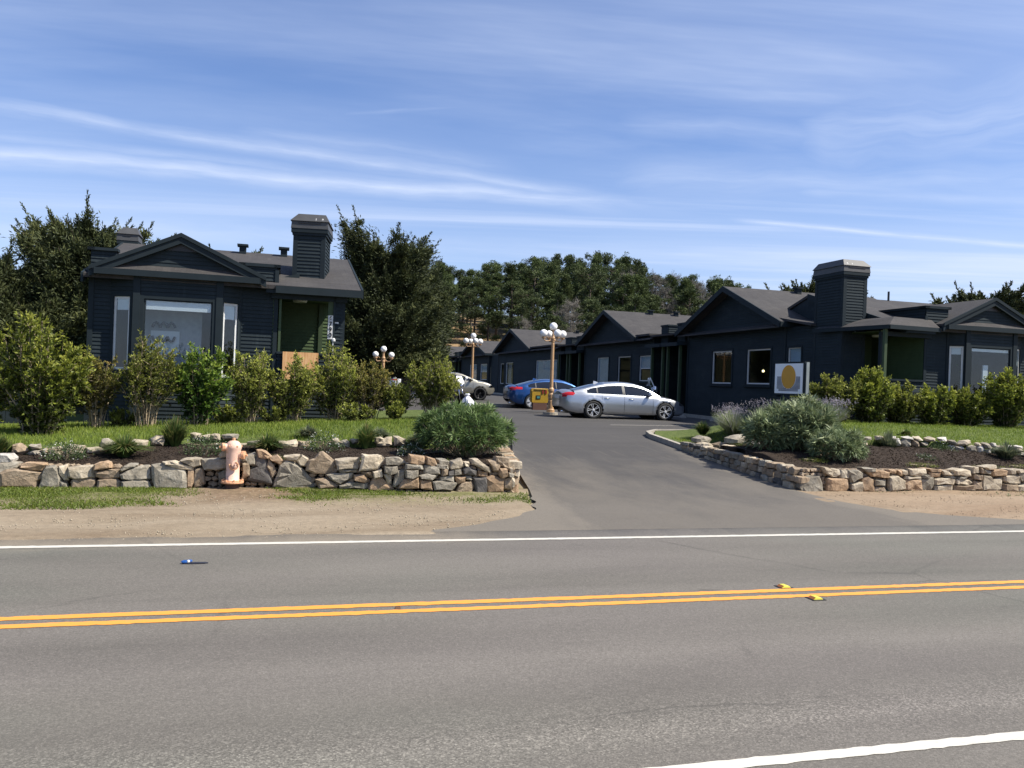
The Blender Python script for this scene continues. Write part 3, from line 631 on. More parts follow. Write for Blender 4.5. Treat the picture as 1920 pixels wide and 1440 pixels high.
bv = np.concatenate([[-400, -120, -40, -12, -4], np.linspace(0, 10.4, 14), np.linspace(10.6, 15.6, 34), np.linspace(16, 34, 40), np.linspace(36, 80, 24), np.linspace(83, 170, 50), [185, 210, 260, 340, 500, 800, 1300, 2000]])
av = np.concatenate([[-1600, -700, -300, -160, -100, -70], np.linspace(-50, 40, 136), np.linspace(43, 110, 34), [130, 160, 220, 350, 700, 1600]])
def ghf(A, B):
    Z = ground_h(A, B); nr = ((B > 10.7) & (B < 15)); rs = np.random.RandomState(3)
    bumps = .012 * np.sin(A * 3.1 + B * 2) + .010 * np.sin(A * 1.3 - B * 4.1) + rs.normal(0, .004, A.shape)
    Z = Z + np.where(nr, bumps, 0)
    return np.where(B < 10.75, -.03, Z)
sheet('ground', M_GROUND, av, bv, ghf)
# the street itself: asphalt whose far edge breaks up irregularly into the dirt
rng0 = np.random.RandomState(7)
ra = np.concatenate([np.linspace(-120, -14, 30), np.linspace(-13.5, 22, 240), np.linspace(23, 160, 30)])
edge = 10.78 + .05 * np.sin(ra * 1.1) + .035 * np.sin(ra * 3.7 + 1) + rng0.normal(0, .018, len(ra)) + .1 * sm(ra, 1, 2.5) + .14 * sm(ra, 2, 3.5)
rv = np.array([-3.2, 0, 3, 6, 7.2, 8.5, 10, 1.0])
A = np.repeat(ra[None], 8, 0); B = np.repeat(rv[:, None], len(ra), 1); B[7] = edge
V = np.stack([A, B, np.full_like(A, .004)], -1); V[7, :, 2] = .004; V = np.concatenate([V, V[7:8] - np.array([0, -.01, .05])], 0)
n, m = V.shape[:2]; ii = np.arange(n - 1)[:, None] * m + np.arange(m - 1)[None]
road = link('road', mesh_np('road', V.reshape(-1, 3), np.stack([ii, ii + 1, ii + m + 1, ii + m], -1).reshape(-1, 4), [M_ROAD]), None, (0, 0, 0), TH); road['kind'] = 'structure'
def stripe(name, b0, b1, mat, a0=-120, a1=160, z=.008, wob=.004, parent=road, n=700):
    a = np.concatenate([np.linspace(a0, -15, 20, endpoint=False), np.linspace(-15, 25, n, endpoint=False), np.linspace(25, a1, 20)]) if a0 < -15 else np.linspace(a0, a1, 30)
    r = np.random.RandomState(int(b0 * 100) % 999); k = len(a)
    lo = b0 + r.normal(0, wob, k); hi = b1 + r.normal(0, wob, k); V = np.concatenate([np.stack([a, lo, np.full(k, z)], 1), np.stack([a, hi, np.full(k, z)], 1)])
    i = np.arange(k - 1); o = link(name, mesh_np(name, V, np.stack([i, i + 1, i + k + 1, i + k], 1), [mat]), parent); return o
stripe('white_edge_line', 10.20, 10.32, M_WLINE); stripe('white_edge_line', 3.90, 4.00, M_WLINE)
stripe('yellow_centre_line', 7.31, 7.42, M_YLINE, wob=.005); stripe('yellow_centre_line', 7.09, 7.195, M_YLINE, wob=.005)
# driveway that climbs from the street between the two stone walls and opens into the parking lot
dbv = np.concatenate([np.linspace(10.86, 16, 40), np.linspace(16.3, 30, 50), np.linspace(31, 75, 40)]); u = np.linspace(0, 1, 30)
B = np.repeat(dbv[:, None], 30, 1); lo = interp(LE, dbv); hi = interp(RE, dbv)
lo = lo + .05 * np.sin(dbv * 9) * (dbv < 14); A = lo[:, None] + (hi - lo)[:, None] * u[None]
Z = ramp_h(B) + .012; Z[0] = .0
Z = np.maximum(Z, np.where(B < 15, .012, 0)); Z[0] = .005
V = np.stack([A, B, Z], -1).reshape(-1, 3); i = np.arange(len(dbv) - 1)[:, None] * 30 + np.arange(29)[None]
drive = link('driveway', mesh_np('driveway', V, np.stack([i, i + 1, i + 31, i + 30], -1).reshape(-1, 4), [M_DRIVE], smooth=True), None, (0, 0, 0), TH); drive['kind'] = 'structure'
def bayline(a0, b0, a1, b1, w=.1):
    mb = MB(); n = 14; P0 = Vector((a0, b0)); P1 = Vector((a1, b1)); d = (P1 - P0); nn = Vector((-d.y, d.x)).normalized() * w / 2
    L = [P0 + d * k / n for k in range(n + 1)]
    vs = [(p.x - nn.x, p.y - nn.y, float(ramp_h(p.y)) + .018) for p in L] + [(p.x + nn.x, p.y + nn.y, float(ramp_h(p.y)) + .018) for p in L]
    mb.add(vs, [(k, k + 1, n + 2 + k, n + 1 + k) for k in range(n)]); mb.build('parking_line', M_WLINE, drive)
bayline(11.1, 26.6, 17.0, 27.15); bayline(12.4, 32.5, 17.6, 32.9); bayline(12.4, 36, 17.6, 36.3)
# ------------------------------------------------------------------ planted plateaus behind the walls
def bedL(a, b):
    t_ = sm(b, 15.2, 17.4); lo = .40 + .012 * (a + 4); hi = np.interp(a, [-12, -4.3, -1.5, 1, 4.5], [.42, .48, .60, .55, .55])
    return lo * (1 - t_) + hi * t_ + .015 * np.sin(a * 5 + b * 3) + .012 * np.sin(a * 11 - b * 7)
def wallL_b(a): return np.interp(a, [-12, -4.3, -1.4, .5, 2.4, 6], [15.4, 15.3, 15.0, 15.0, 14.6, 14.5])
def edgeL_b(a): return np.interp(a, [-12, -3, -1.5, 6], [16.25, 16.25, 17.55, 17.6])
av = np.linspace(-16, 4.9, 120); u = np.linspace(0, 1, 22)
A = np.repeat(av[None], 22, 0); B = (wallL_b(av) + .22)[None] * (1 - u[:, None]) + (edgeL_b(av) + .12)[None] * u[:, None]
def grid_obj(name, A, B, Z, mat, kind='structure'):
    n, m = A.shape; i = np.arange(n - 1)[:, None] * m + np.arange(m - 1)[None]
    o = link(name, mesh_np(name, np.stack([A, B, Z], -1).reshape(-1, 3), np.stack([i, i + 1, i + m + 1, i + m], -1).reshape(-1, 4), [mat], smooth=False), None, (0, 0, 0), TH); o['kind'] = kind; return o
retL = lambda b: np.interp(b, [14.6, 16.6, 18.4, 27], [4.22, 4.62, 4.95, 6.6])
A = np.minimum(A, retL(B))
Z = bedL(A, B)
A2 = np.concatenate([A[:1], A], 0); B2 = np.concatenate([B[:1], B], 0); Z2 = np.concatenate([Z[:1] - .6, Z], 0)
A2 = np.concatenate([A2, A2[:, -1:] + .02], 1); B2 = np.concatenate([B2, B2[:, -1:]], 1); Z2 = np.concatenate([Z2, Z2[:, -1:] - .6], 1)
grid_obj('planting_bed', A2, B2, Z2, M_MULCH)
def lawnL(a, b):
    z0 = np.interp(a, [-12, -4.3, -1.5, 1, 4.5], [.56, .60, .70, .66, .60]); z1 = .86 + .040 * np.clip(a, -8, 4.5)
    return z0 + (z1 - z0) * sm(b, 17.2, 20.0) + .012 * np.sin(a * 3) * np.cos(b * 4)
av = np.linspace(-16, 6.2, 110)
A = np.repeat(av[None], 34, 0); u = np.linspace(0, 1, 34); B = (edgeL_b(av) + .10)[None] * (1 - u[:, None]) + 27.0 * u[:, None]
A = np.minimum(A, retL(B))
Z = lawnL(A, B); A = np.concatenate([A, A[:, -1:] + .03], 1); B = np.concatenate([B, B[:, -1:]], 1); Z = np.concatenate([Z, Z[:, -1:] - .7], 1)
A = np.concatenate([A[:1], A], 0); B = np.concatenate([B[:1], B], 0); Z = np.concatenate([Z[:1] - .25, Z], 0)
grid_obj('lawn', A, B, Z, M_TURF)
def bedR(a, b):
    t_ = sm(b, 15.0, 17.0); hi = np.interp(a, [10.3, 14, 16, 18.3, 24], [.62, .80, .78, .66, .6])
    return .40 * (1 - t_) + hi * t_ + .015 * np.sin(a * 5 + b * 3) + .012 * np.sin(a * 11 - b * 7) 
av = np.linspace(10.6, 26, 100); u = np.linspace(0, 1, 20)
def edgeR_b(a): return np.interp(a, [10, 12.5, 13.5, 15, 20, 26], [18.9, 18.2, 17.5, 17.25, 16.7, 16.4])
A = np.repeat(av[None], 20, 0); B = 14.97 * (1 - u[:, None]) + (edgeR_b(av) + .1)[None] * u[:, None]
A = np.maximum(A, interp(RE, B) + .22); Z = bedR(A, B)
A = np.concatenate([A[:, :1], A], 1); B = np.concatenate([B[:, :1], B], 1); Z = np.concatenate([Z[:, :1] - .6, Z], 1)
A = np.concatenate([A[:1], A], 0); B = np.concatenate([B[:1], B], 0); Z = np.concatenate([Z[:1] - .6, Z], 0)
grid_obj('planting_bed', A, B, Z, M_MULCH)
def lawnR(a, b):
    k = np.clip(sm(a, 11.4, 13.8), 0, 1); return (ramp_h(b) + .135) * (1 - k) + lawnR0(a, b) * k
def lawnR0(a, b):
    z0 = np.interp(a, [10.3, 11.5, 14, 16, 18.3, 24], [.56, .66, .98, .96, .86, .8]); z1 = np.interp(a, [10.3, 12.5, 16, 26], [.75, 1.0, 1.22, 1.18])
    return z0 + (z1 - z0) * sm(b, 17.0, 20.6) - .25 * sm(b, 22.5, 24.6) * (1 - sm(a, 17, 19)) + .012 * np.sin(a * 3) * np.cos(b * 4)
av = np.linspace(10.6, 27, 90); u = np.linspace(0, 1, 34)
A = np.repeat(av[None], 34, 0); B = (edgeR_b(av) + .08)[None] * (1 - u[:, None]) + (24.0 + sm(av, 13, 18) * .5)[None] * u[:, None]
A = np.maximum(A, interp(RE, B) + .16); Z = lawnR(A, B)
A = np.concatenate([A[:, :1], A], 1); B = np.concatenate([B[:, :1], B], 1); Z = np.concatenate([Z[:, :1] - .7, Z], 1)
A = np.concatenate([A, A[-1:]], 0); B = np.concatenate([B, B[-1:] + .02], 0); Z = np.concatenate([Z, Z[-1:] - .7], 0)
A = np.concatenate([A[:1], A], 0); B = np.concatenate([B[:1], B], 0); Z = np.concatenate([Z[:1] - .25, Z], 0)
grid_obj('lawn', A, B, Z, M_TURF)

# ------------------------------------------------------------------ blades and weeds: stuff nobody could count
def blades(name, pts, zf, h, w, mat, label, seed, lean=.35, cat='grass'):
    r = np.random.default_rng(seed); n = len(pts); a = pts[:, 0]; b = pts[:, 1]; z = zf(a, b) - .01
    P = np.stack([a, b, z], 1); an = r.uniform(0, 2 * PI, n); sd = np.stack([np.cos(an), np.sin(an), np.zeros(n)], 1) * (w * r.uniform(.6, 1.3, n))[:, None]
    tip = P + np.stack([r.normal(0, lean, n) * h, r.normal(0, lean, n) * h, h * r.uniform(.5, 1.25, n)], 1)
    V = np.stack([P - sd, P + sd, tip], 1).reshape(-1, 3); F = np.arange(n * 3).reshape(n, 3)
    ti = np.clip(r.normal(.42, .2, n), 0, 1); ti[r.random(n) < .05] = .98
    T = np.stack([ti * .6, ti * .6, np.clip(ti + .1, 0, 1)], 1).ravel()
    o = link(name, mesh_np(name, V, F, [mat], attr=T), None, (0, 0, 0), TH)
    return tag(o, label, cat, None, 'stuff')
r = np.random.default_rng(11)
def scatter(n, a0, a1, bf0, bf1, ok=None, p=1.0):
    a = r.uniform(a0, a1, n); lo = bf0(a); hi = bf1(a); b = lo + (hi - lo) * r.uniform(0, 1, n) ** p
    m = np.ones(n, bool) if ok is None else ok(a, b); return np.stack([a, b], 1)[m]
cst = lambda v: (lambda a: np.full_like(a, v))
patch = lambda a, b: (np.sin(a * 1.7 + 1.3 * np.sin(b * 2)) + np.sin(b * 3.1 + a * .9) + r.normal(0, .9, len(a)))
P = scatter(60000, -10, 5.0, lambda a: edgeL_b(a) + .12, cst(21.6), lambda a, b: a < interp(LE, b) - .3)
blades('lawn_grass', P, lawnL, .085, .0075, L_GRS, 'short green grass of the raised lawn behind the left stone wall', 21)
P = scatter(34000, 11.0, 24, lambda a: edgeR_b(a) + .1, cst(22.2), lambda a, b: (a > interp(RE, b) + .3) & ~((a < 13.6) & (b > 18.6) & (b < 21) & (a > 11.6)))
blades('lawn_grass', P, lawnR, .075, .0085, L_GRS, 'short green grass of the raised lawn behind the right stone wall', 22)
def gz(a, b): return ground_h(a, b) + .0
P = scatter(80000, -9, 5.0, cst(13.0), lambda a: wallL_b(a) - .03, lambda a, b: (a < interp(LE, b) - .05) & (np.abs(a + .55) > .75 + .3 * np.sin(b * 5.3 + a * 2.1) + .35 * (14.6 - b) + r.normal(0, .16, len(a))) & (patch(a, b) + (b - 13.7) * 2.2 - 1.3 * (a > 2.2) - .5 * (a > .5) + 1.0 * (a < -1.3) > .25))
blades('verge_weeds', P, gz, .042, .010, L_GRS, 'patchy low weeds and grass on the dirt at the foot of the left stone wall', 23, .8)
P = scatter(2600, 10.6, 22, cst(14.0), cst(14.72), lambda a, b: patch(a, b) > 1.4)
blades('verge_weeds', P, gz, .04, .009, L_TUFT, 'a few thin weeds on the dirt below the right stone wall', 24, .8)
# pebbles and clods on the dirt, chips in the mulch
def pebbles(name, pts, zf, s0, s1, mat, label, seed):
    r_ = np.random.default_rng(seed); n = len(pts); c = np.stack([pts[:, 0], pts[:, 1], zf(pts[:, 0], pts[:, 1])], 1)
    s = r_.uniform(s0, s1, n) ** 1.0; base = np.array([[1, 0, 0], [0, 1, 0], [-1, 0, 0], [0, -1, 0], [0, 0, .8], [0, 0, -.5]])
    V = (c[:, None] + base[None] * s[:, None, None] * r_.uniform(.6, 1.3, (n, 6, 1))).reshape(-1, 3)
    f = np.array([[0, 1, 4], [1, 2, 4], [2, 3, 4], [3, 0, 4], [1, 0, 5], [2, 1, 5], [3, 2, 5], [0, 3, 5]])
    F = (f[None] + (np.arange(n) * 6)[:, None, None]).reshape(-1, 3)
    o = link(name, mesh_np(name, V, F, [mat]), None, (0, 0, 0), TH); return tag(o, label, 'gravel', None, 'stuff')
P = np.concatenate([scatter(5200, -11, 3.5, cst(10.6), cst(14.8)), scatter(3000, 10.6, 24, cst(10.9), cst(14.7))])
pebbles('gravel', P[P[:, 0] < 4], gz, .004, .016, M_ST['c'], 'loose gravel on the dirt shoulder before the left stone wall', 31)
pebbles('gravel', P[P[:, 0] > 4], gz, .004, .016, M_ST['t'], 'loose gravel on the reddish dirt shoulder before the right stone wall', 32)
P = scatter(9000, -10, 4.4, lambda a: wallL_b(a) + .25, lambda a: edgeL_b(a))
pebbles('bark_chips', P, bedL, .008, .03, M_MULCH, 'dark bark chips covering the planting bed behind the left wall', 33)
P = scatter(9000, 10.9, 24, cst(15.0), lambda a: edgeR_b(a))
pebbles('bark_chips', P, bedR, .008, .03, M_MULCH, 'dark bark chips covering the planting bed behind the right wall', 34)

# ------------------------------------------------------------------ dry stone walls and boulder edgings, every stone its own part
WALL_L = "w-429,55;-417,54;-409,48;-410,43;-428,41|g-428,41;-410,42;-399,41;-402,35;-428,25|o-398,38;-389,42;-362,41;-358,38;-366,30;-388,32;-398,35|t-428,25;-418,30;-388,30;-364,26;-363,18;-372,12;-373,4;-427,3|g-362,30;-358,36;-345,38;-340,30;-336,3;-367,3;-364,14|c-339,37;-328,39;-325,15;-331,14;-339,26|g-335,12;-327,9;-325,2;-335,2|c-325,35;-289,39;-285,20;-315,17;-323,21|t-315,17;-299,19;-284,15;-284,2;-320,0;-319,14|o-285,40;-277,45;-261,45;-259,37;-285,32|t-284,27;-248,33;-246,21;-266,18;-283,21|t-279,15;-253,18;-244,13;-243,1;-279,1|g-246,33;-233,42;-219,42;-220,39;-243,31|g-244,25;-225,36;-201,40;-198,19;-224,16;-241,18|g-241,13;-201,15;-195,2;-241,0|g-196,42;-173,43;-143,34;-140,4;-188,2;-194,17|c-178,47;-162,49;-132,41;-131,37;-162,39;-177,44|c-152,50;-135,54;-118,53;-118,43;-130,39|o-138,36;-130,37;-128,15;-132,5;-138,5|t-128,36;-115,37;-111,12;-127,6|g-118,53;-69,56;-68,40;-94,36;-113,37|g-89,29;-77,36;-68,37;-67,11;-87,13|c-90,61;-82,69;-69,70;-69,58;-88,57|g-51,64;-44,57;-45,52;-51,50|t-51,48;-41,46;-40,27;-50,20|g-47,59;-32,63;-31,46;-44,43|d-27,41;-31,46;-27,66;-12,60;-8,41;-1,11;-41,18;-40,34|o-29,70;-21,69;-3,60;-8,55;-25,58|o-8,56;6,62;16,53;11,45;-5,53|t-8,54;0,44;5,32;-2,21;-11,41|c17,58;33,62;45,62;38,53;24,54|c40,52;49,61;58,56;56,42;45,44|g2,7;5,25;11,44;24,53;42,44;66,21;72,6|t56,42;59,53;69,56;76,67;82,69;102,53;107,33;70,30;56,36|c105,54;145,59;145,53;107,47|c107,46;143,51;142,42;108,40|g108,39;142,40;142,34;115,33|c150,67;182,65;189,58;176,41;145,38|g190,61;212,63;226,54;215,49;192,49|g92,28;102,32;135,32;131,23;114,13;98,21|o136,29;154,32;162,22;157,17;137,21|c169,36;183,41;186,30;172,24|t149,35;165,36;169,27;156,32|c187,32;199,33;202,16;195,17|g189,46;210,47;212,36;199,33;189,37|g211,39;222,41;223,21;209,11;205,12;206,23|t73,20;88,22;110,11;109,7;78,6|g113,11;129,17;159,16;159,8;114,6|o163,12;170,24;181,28;196,16;206,7;162,5|g224,51;252,50;254,44;224,44|g224,41;246,42;246,30;225,28|o230,69;256,66;259,54;247,50;230,54|o261,66;275,61;279,50;261,53|g257,50;285,48;286,36;257,38|g249,32;262,36;281,32;272,24;253,27|o223,24;247,27;249,11;212,10|o250,24;269,24;272,8;251,10|g273,21;286,23;317,19;307,6;277,8|g286,30;310,32;310,22;286,24|o312,31;332,31;331,22;318,19|g282,60;294,61;301,57;300,52;285,53|g278,52;298,51;299,45;283,46|t289,45;299,45;299,33;289,33|d300,40;308,44;310,33;300,33|g310,44;324,46;324,35;311,33|c302,48;307,57;323,62;329,51;319,45;304,44|c328,57;337,56;337,49;330,51|d326,44;337,49;352,41;351,33;329,36|c342,63;353,63;375,49;378,38;368,41;343,54|o355,41;372,41;373,32;355,33|g332,32;342,32;343,25;334,26|t316,6;325,18;342,22;348,15;345,2;317,0|t387,67;412,65;414,46;397,52;387,59|t372,60;387,60;396,53;392,41;383,42;378,54|o394,45;405,47;409,33;398,29;394,35|o370,29;381,34;401,25;402,4;372,1|d348,27;369,29;371,2;352,2|t402,25;416,30;419,8;404,11|c416,31;422,28;423,13;419,13|c413,47;418,47;419,39;414,39|g410,37;421,36;419,32;412,31"
WALL_R = "c1086,53;1101,52;1132,47;1148,46;1130,35;1115,32;1097,41|c1132,47;1152,44;1152,30;1133,31|g1150,46;1171,47;1187,40;1186,31;1162,19;1155,29|g1186,51;1215,51;1217,46;1197,43|o1199,41;1226,47;1250,42;1249,32;1227,33;1208,34|o1102,29;1138,30;1152,28;1153,9;1147,1;1101,3|c1159,17;1185,22;1187,2;1168,1;1158,8|o1186,27;1200,34;1212,27;1213,4;1189,2|g1215,27;1243,27;1243,16;1217,16|t1214,10;1241,11;1249,3;1215,3|c1251,32;1274,35;1294,25;1295,8;1281,5;1252,4|o1251,48;1271,48;1270,41;1251,42|o1273,47;1283,48;1285,35;1277,38|c1285,46;1300,47;1303,37;1288,40|c1302,50;1350,50;1350,41;1337,36;1307,37|o1353,50;1388,49;1386,45;1361,44|o1357,43;1386,44;1388,33;1359,33|c1389,46;1400,47;1422,40;1417,36;1392,39|c1416,48;1447,51;1464,46;1466,37;1454,35;1422,39|g1338,37;1353,37;1355,32;1338,32|c1296,34;1335,33;1336,27;1296,29|o1296,26;1334,25;1337,6;1295,6|g1338,29;1366,32;1369,18;1363,6;1339,6|c1370,28;1395,31;1423,28;1418,18;1373,18|g1392,35;1417,37;1431,32;1417,29|c1427,28;1460,28;1473,23;1463,17;1429,20|g1432,34;1454,35;1451,29;1431,29|c1371,15;1418,16;1421,6;1371,6|t1424,15;1472,16;1475,6;1424,6|c1470,55;1484,56;1486,43;1470,42|t1487,54;1493,53;1496,43;1489,43|g1496,50;1519,47;1519,40;1502,41|c1498,56;1530,61;1533,54;1507,51|o1519,47;1548,51;1564,47;1560,38;1525,36|c1498,37;1517,35;1523,29;1531,30;1549,33;1550,9;1532,5;1498,6|t1473,39;1493,38;1494,28;1474,30|t1474,25;1493,23;1496,7;1475,7|c1554,35;1601,38;1609,31;1605,21;1567,20;1555,26|t1552,19;1596,17;1595,2;1553,4|c1599,14;1614,18;1632,17;1633,1;1598,2|c1574,50;1586,53;1588,41;1574,41|c1589,49;1606,52;1624,49;1595,44|g1598,42;1625,46;1628,26;1608,26|g1042,22;1059,34;1082,34;1088,20;1091,4;1089,-4;1048,-2;1040,11"
EDGE_L = "t-438,62;-428,64;-411,53;-421,46;-440,46|g-413,62;-395,63;-394,57;-407,55|g-417,46;-403,53;-388,51;-390,44|t-393,54;-384,58;-381,51;-386,46|c-381,46;-380,56;-363,60;-361,44;-371,42|c-363,58;-342,63;-323,61;-325,47;-359,44|c-325,59;-304,60;-288,54;-299,47;-320,46|g-302,62;-298,73;-289,73;-271,66;-275,58;-290,58|c-261,66;-250,71;-227,68;-229,60;-259,59|c-227,70;-215,77;-204,76;-203,59;-225,59|c-161,77;-154,80;-139,77;-140,65;-156,67|c-138,74;-124,77;-123,66;-134,65|c-122,76;-107,78;-104,67;-119,66|g-103,75;-92,78;-69,77;-71,68;-99,67|g-102,60;-87,61;-83,53;-98,51|c-79,61;-51,60;-53,55;-76,56|g-52,63;-33,66;-25,63;-30,55;-48,57|t-33,62;-17,66;-10,63;-12,55;-30,55|c9,66;43,68;48,62;46,53;12,53|t48,66;69,66;69,55;50,55|c114,71;128,73;132,60;117,61|c129,67;144,71;151,66;150,56;131,57|c151,72;169,72;169,65;158,63|c203,75;215,78;224,73;213,61;205,66|c206,64;221,74;239,79;241,62;224,57;210,59|c242,80;254,80;269,74;268,59;244,59|t341,58;364,57;363,48;344,51"
EDGE_R = "w1374,102;1393,101;1392,91;1377,89|c1384,87;1405,89;1406,81;1389,81|g1395,99;1416,102;1419,96;1399,94|c1427,104;1447,103;1447,95;1430,95|c1447,103;1461,103;1461,93;1450,93|w1461,103;1483,105;1478,89;1464,92|w1478,99;1489,100;1495,90;1492,82;1482,83|c1462,88;1476,88;1476,80;1465,80|g1497,90;1507,98;1521,98;1524,85;1516,79;1502,80|w1503,103;1526,105;1532,100;1512,99|c1530,105;1549,106;1559,98;1541,96|t1525,96;1541,96;1547,83;1536,79;1528,85|c1563,103;1578,106;1591,103;1587,96;1567,97|w1595,104;1618,106;1621,97;1601,97|g1548,92;1567,93;1567,85;1553,85|g1623,100;1639,100;1652,93;1648,86;1627,93|c1654,91;1665,99;1688,101;1694,94;1680,89;1660,87|w1644,83;1663,86;1673,80;1669,73;1648,75|g1677,84;1692,88;1701,84;1698,72;1681,72|c1702,94;1712,95;1718,89;1703,89|w1703,86;1718,88;1726,80;1723,69;1707,70|g1719,93;1735,95;1745,87;1736,81;1724,85|w1730,77;1745,79;1745,70;1732,68|w1740,95;1756,94;1756,86;1745,87|w1626,85;1641,86;1641,76;1630,76|c1754,86;1774,89;1780,82;1757,78|w1782,88;1804,90;1807,83;1783,81|w1810,90;1834,90;1834,84;1813,83|c1807,82;1828,82;1834,74;1810,74|w1822,71;1840,72;1841,65;1824,66"
def stone_mesh(poly, depth, rng, rnd=.78, back=.85, n_extra=0, proud=0.05, round3=False):
    """poly: outline on the wall face (a, z) about its centre; y is depth into the wall"""
    pts = []
    for i, p in enumerate(poly):          # split long sides so that outlines are not ruler straight
        q = poly[(i + 1) % len(poly)]; pts.append(p); L = math.hypot(q[0] - p[0], q[1] - p[1])
        if L > .16: 
            k = .5 + rng.uniform(-.12, .12); nx, ny = -(q[1] - p[1]) / L, (q[0] - p[0]) / L; o = rng.uniform(-.02, .025) * min(1, L / .4)
            pts.append((p[0] + (q[0] - p[0]) * k - nx * o, p[1] + (q[1] - p[1]) * k - ny * o))
    n = len(pts); V = []; tilt = rng.uniform(-.10, .10, 2)
    size = max(abs(p[0]) for p in pts) + max(abs(p[1]) for p in pts)
    def ring(sc, y):
        for x, z in pts:
            j = rng.normal(0, .006, 3); V.append((x * sc + j[0], y + x * tilt[0] + z * tilt[1] + j[1] * 1.6, z * sc + j[2]))
    if round3:
        r_ = depth / 2
        ring(.55, -r_ * .92); ring(.90, -r_ * .5); ring(1.0, 0); ring(.88, r_ * .6)
    else:
        ring(rnd, -proud); ring(.955, -proud * .55); ring(1.0, .02); ring(back, depth)
    F = []
    for k in range(3):
        for i in range(n): F.append((k * n + i, k * n + (i + 1) % n, (k + 1) * n + (i + 1) % n, (k + 1) * n + i))
    c = len(V); V.append((rng.uniform(-.02, .02), -(proud + rng.uniform(.0, .02)) if not round3 else -depth * .53, rng.uniform(-.02, .02)))
    for i in range(n): F.append(((i + 1) % n, i, c))
    F.append(tuple(range(3 * n, 4 * n)))
    return V, F
def stones_from(code, parent, bfun, seed, round3=False, depth=(.22, .34), yaw=0.0):
    rng = np.random.default_rng(seed)
    for s in code.split('|'):
        c = s[0]; poly = [tuple(float(x) / 100 for x in p.split(',')) for p in s[1:].split(';')]
        ar = sum(p[0] * q[1] - q[0] * p[1] for p, q in zip(poly, poly[1:] + poly[:1]))
        if ar < 0: poly = poly[::-1]
        ca = sum(p[0] for p in poly) / len(poly); cz = sum(p[1] for p in poly) / len(poly)
        pl = [((p[0] - ca) * (1.0 if round3 else 1.03) + math.copysign(.006, p[0] - ca), (p[1] - cz) * (1.04 if round3 else 1.03) + math.copysign(.006, p[1] - cz)) for p in poly]
        w = max(p[0] for p in pl) - min(p[0] for p in pl)
        dp = rng.uniform(*depth) if not round3 else min(.42, w * rng.uniform(.7, 1.0))
        V, F = stone_mesh(pl, dp, rng, proud=rng.uniform(.035, .075), round3=round3)
        me = mesh_np('stone', V, F, [M_ST[c]], smooth=False)
        b = float(bfun(ca)) + rng.uniform(-.02, .03) + (dp * .3 if round3 else 0)
        o = link('stone', me, parent, (ca - parent['ox'], b - parent['oy'], cz - parent['oz']))
        if round3: o.rotation_euler = (rng.uniform(-.2, .2), 0, rng.uniform(-.3, .3))
def proc_stones(parent, path, z0f, z1f, seed, rowh=.17, cols='ctogg', front=-1, L=(.16, .42), yoff=0.0, rows=4):
    """courses of rough stones along a plan polyline; the face looks to the left of the path when front=-1"""
    rng = np.random.default_rng(seed); seg = [(Vector(p), Vector(q)) for p, q in zip(path, path[1:])]
    tot = sum((q - p).length for p, q in seg)
    def at(s):
        for p, q in seg:
            l = (q - p).length
            if s <= l + 1e-6: return p + (q - p) * (s / l), (q - p) / l
            s -= l
        return seg[-1][1], (seg[-1][1] - seg[-1][0]).normalized()
    for k in range(rows):
        s = rng.uniform(-.1, 0)
        while s < tot:
            l = rng.uniform(*L); h0 = .10 * rng.random(); sc = min(max(s + l / 2, 0.0), tot); p, d = at(sc)
            zb, zt = float(z0f(p.x, p.y)), float(z1f(p.x, p.y)); rh = (zt - zb) / rows
            if rh < .045 and k > 1: s += l; continue
            w2, h2 = l / 2 * .97, max(.03, rh / 2 * rng.uniform(.9, 1.12))
            pl = [(-w2, -h2), (w2 * rng.uniform(.8, 1), -h2 * rng.uniform(.8, 1)), (w2, h2 * rng.uniform(.3, 1)), (w2 * rng.uniform(.2, .6), h2), (-w2 * rng.uniform(.6, 1), h2 * rng.uniform(.7, 1))]
            V, F = stone_mesh(pl, rng.uniform(.18, .3), rng, proud=rng.uniform(.02, .07))
            o = link('stone', mesh_np('stone', V, F, [M_ST[cols[rng.integers(len(cols))]]]), parent, (p.x - parent['ox'], p.y - parent['oy'], zb + rh * (k + .5) - parent['oz']), math.atan2(d.y, d.x) + (PI if front > 0 else 0))
            s += l
def filler(parent, path, z0, z1, seed, push):
    """small packing stones seen in the joints, set back from the face"""
    rng = np.random.default_rng(seed); V0 = []; F0 = []; (x0, y0), (x1, y1) = path; L = math.hypot(x1 - x0, y1 - y0); dx, dy = (x1 - x0) / L, (y1 - y0) / L; rh = .085; r_ = 0; z = z0 + rh / 2
    while z < z1:
        s = rng.uniform(-.05, .02)
        while s < L:
            w = rng.uniform(.07, .17); h = rh * rng.uniform(.42, .56); pl = [(w / 2 * math.cos(q) * rng.uniform(.85, 1.1), h * math.sin(q) * rng.uniform(.9, 1.1)) for q in np.linspace(.3, 2 * PI + .3, 7)[:-1]]
            V, F = stone_mesh(pl, .12, rng, proud=rng.uniform(.02, .05)); k = len(V0); px, py = x0 + dx * s, y0 + dy * s
            V0 += [(px + v[0] * dx - v[1] * dy - dy * push - parent['ox'], py + v[0] * dy + v[1] * dx + dx * push - parent['oy'], z + v[2] - parent['oz']) for v in V]; F0 += [tuple(i + k for i in f) for f in F]; s += w * .96
        z += rh
    o = link('packing_stones', mesh_np('packing_stones', V0, F0, [M_ST['t']]), parent); o['kind'] = 'stuff'
wallA = new_empty('stone_wall', -3.0, 15.0, 0); tag(wallA, 'low dry stone wall of cream, ochre and grey stones to the left of the driveway, behind the hydrant', 'stone wall')
stones_from(WALL_L, wallA, wallL_b, 5)
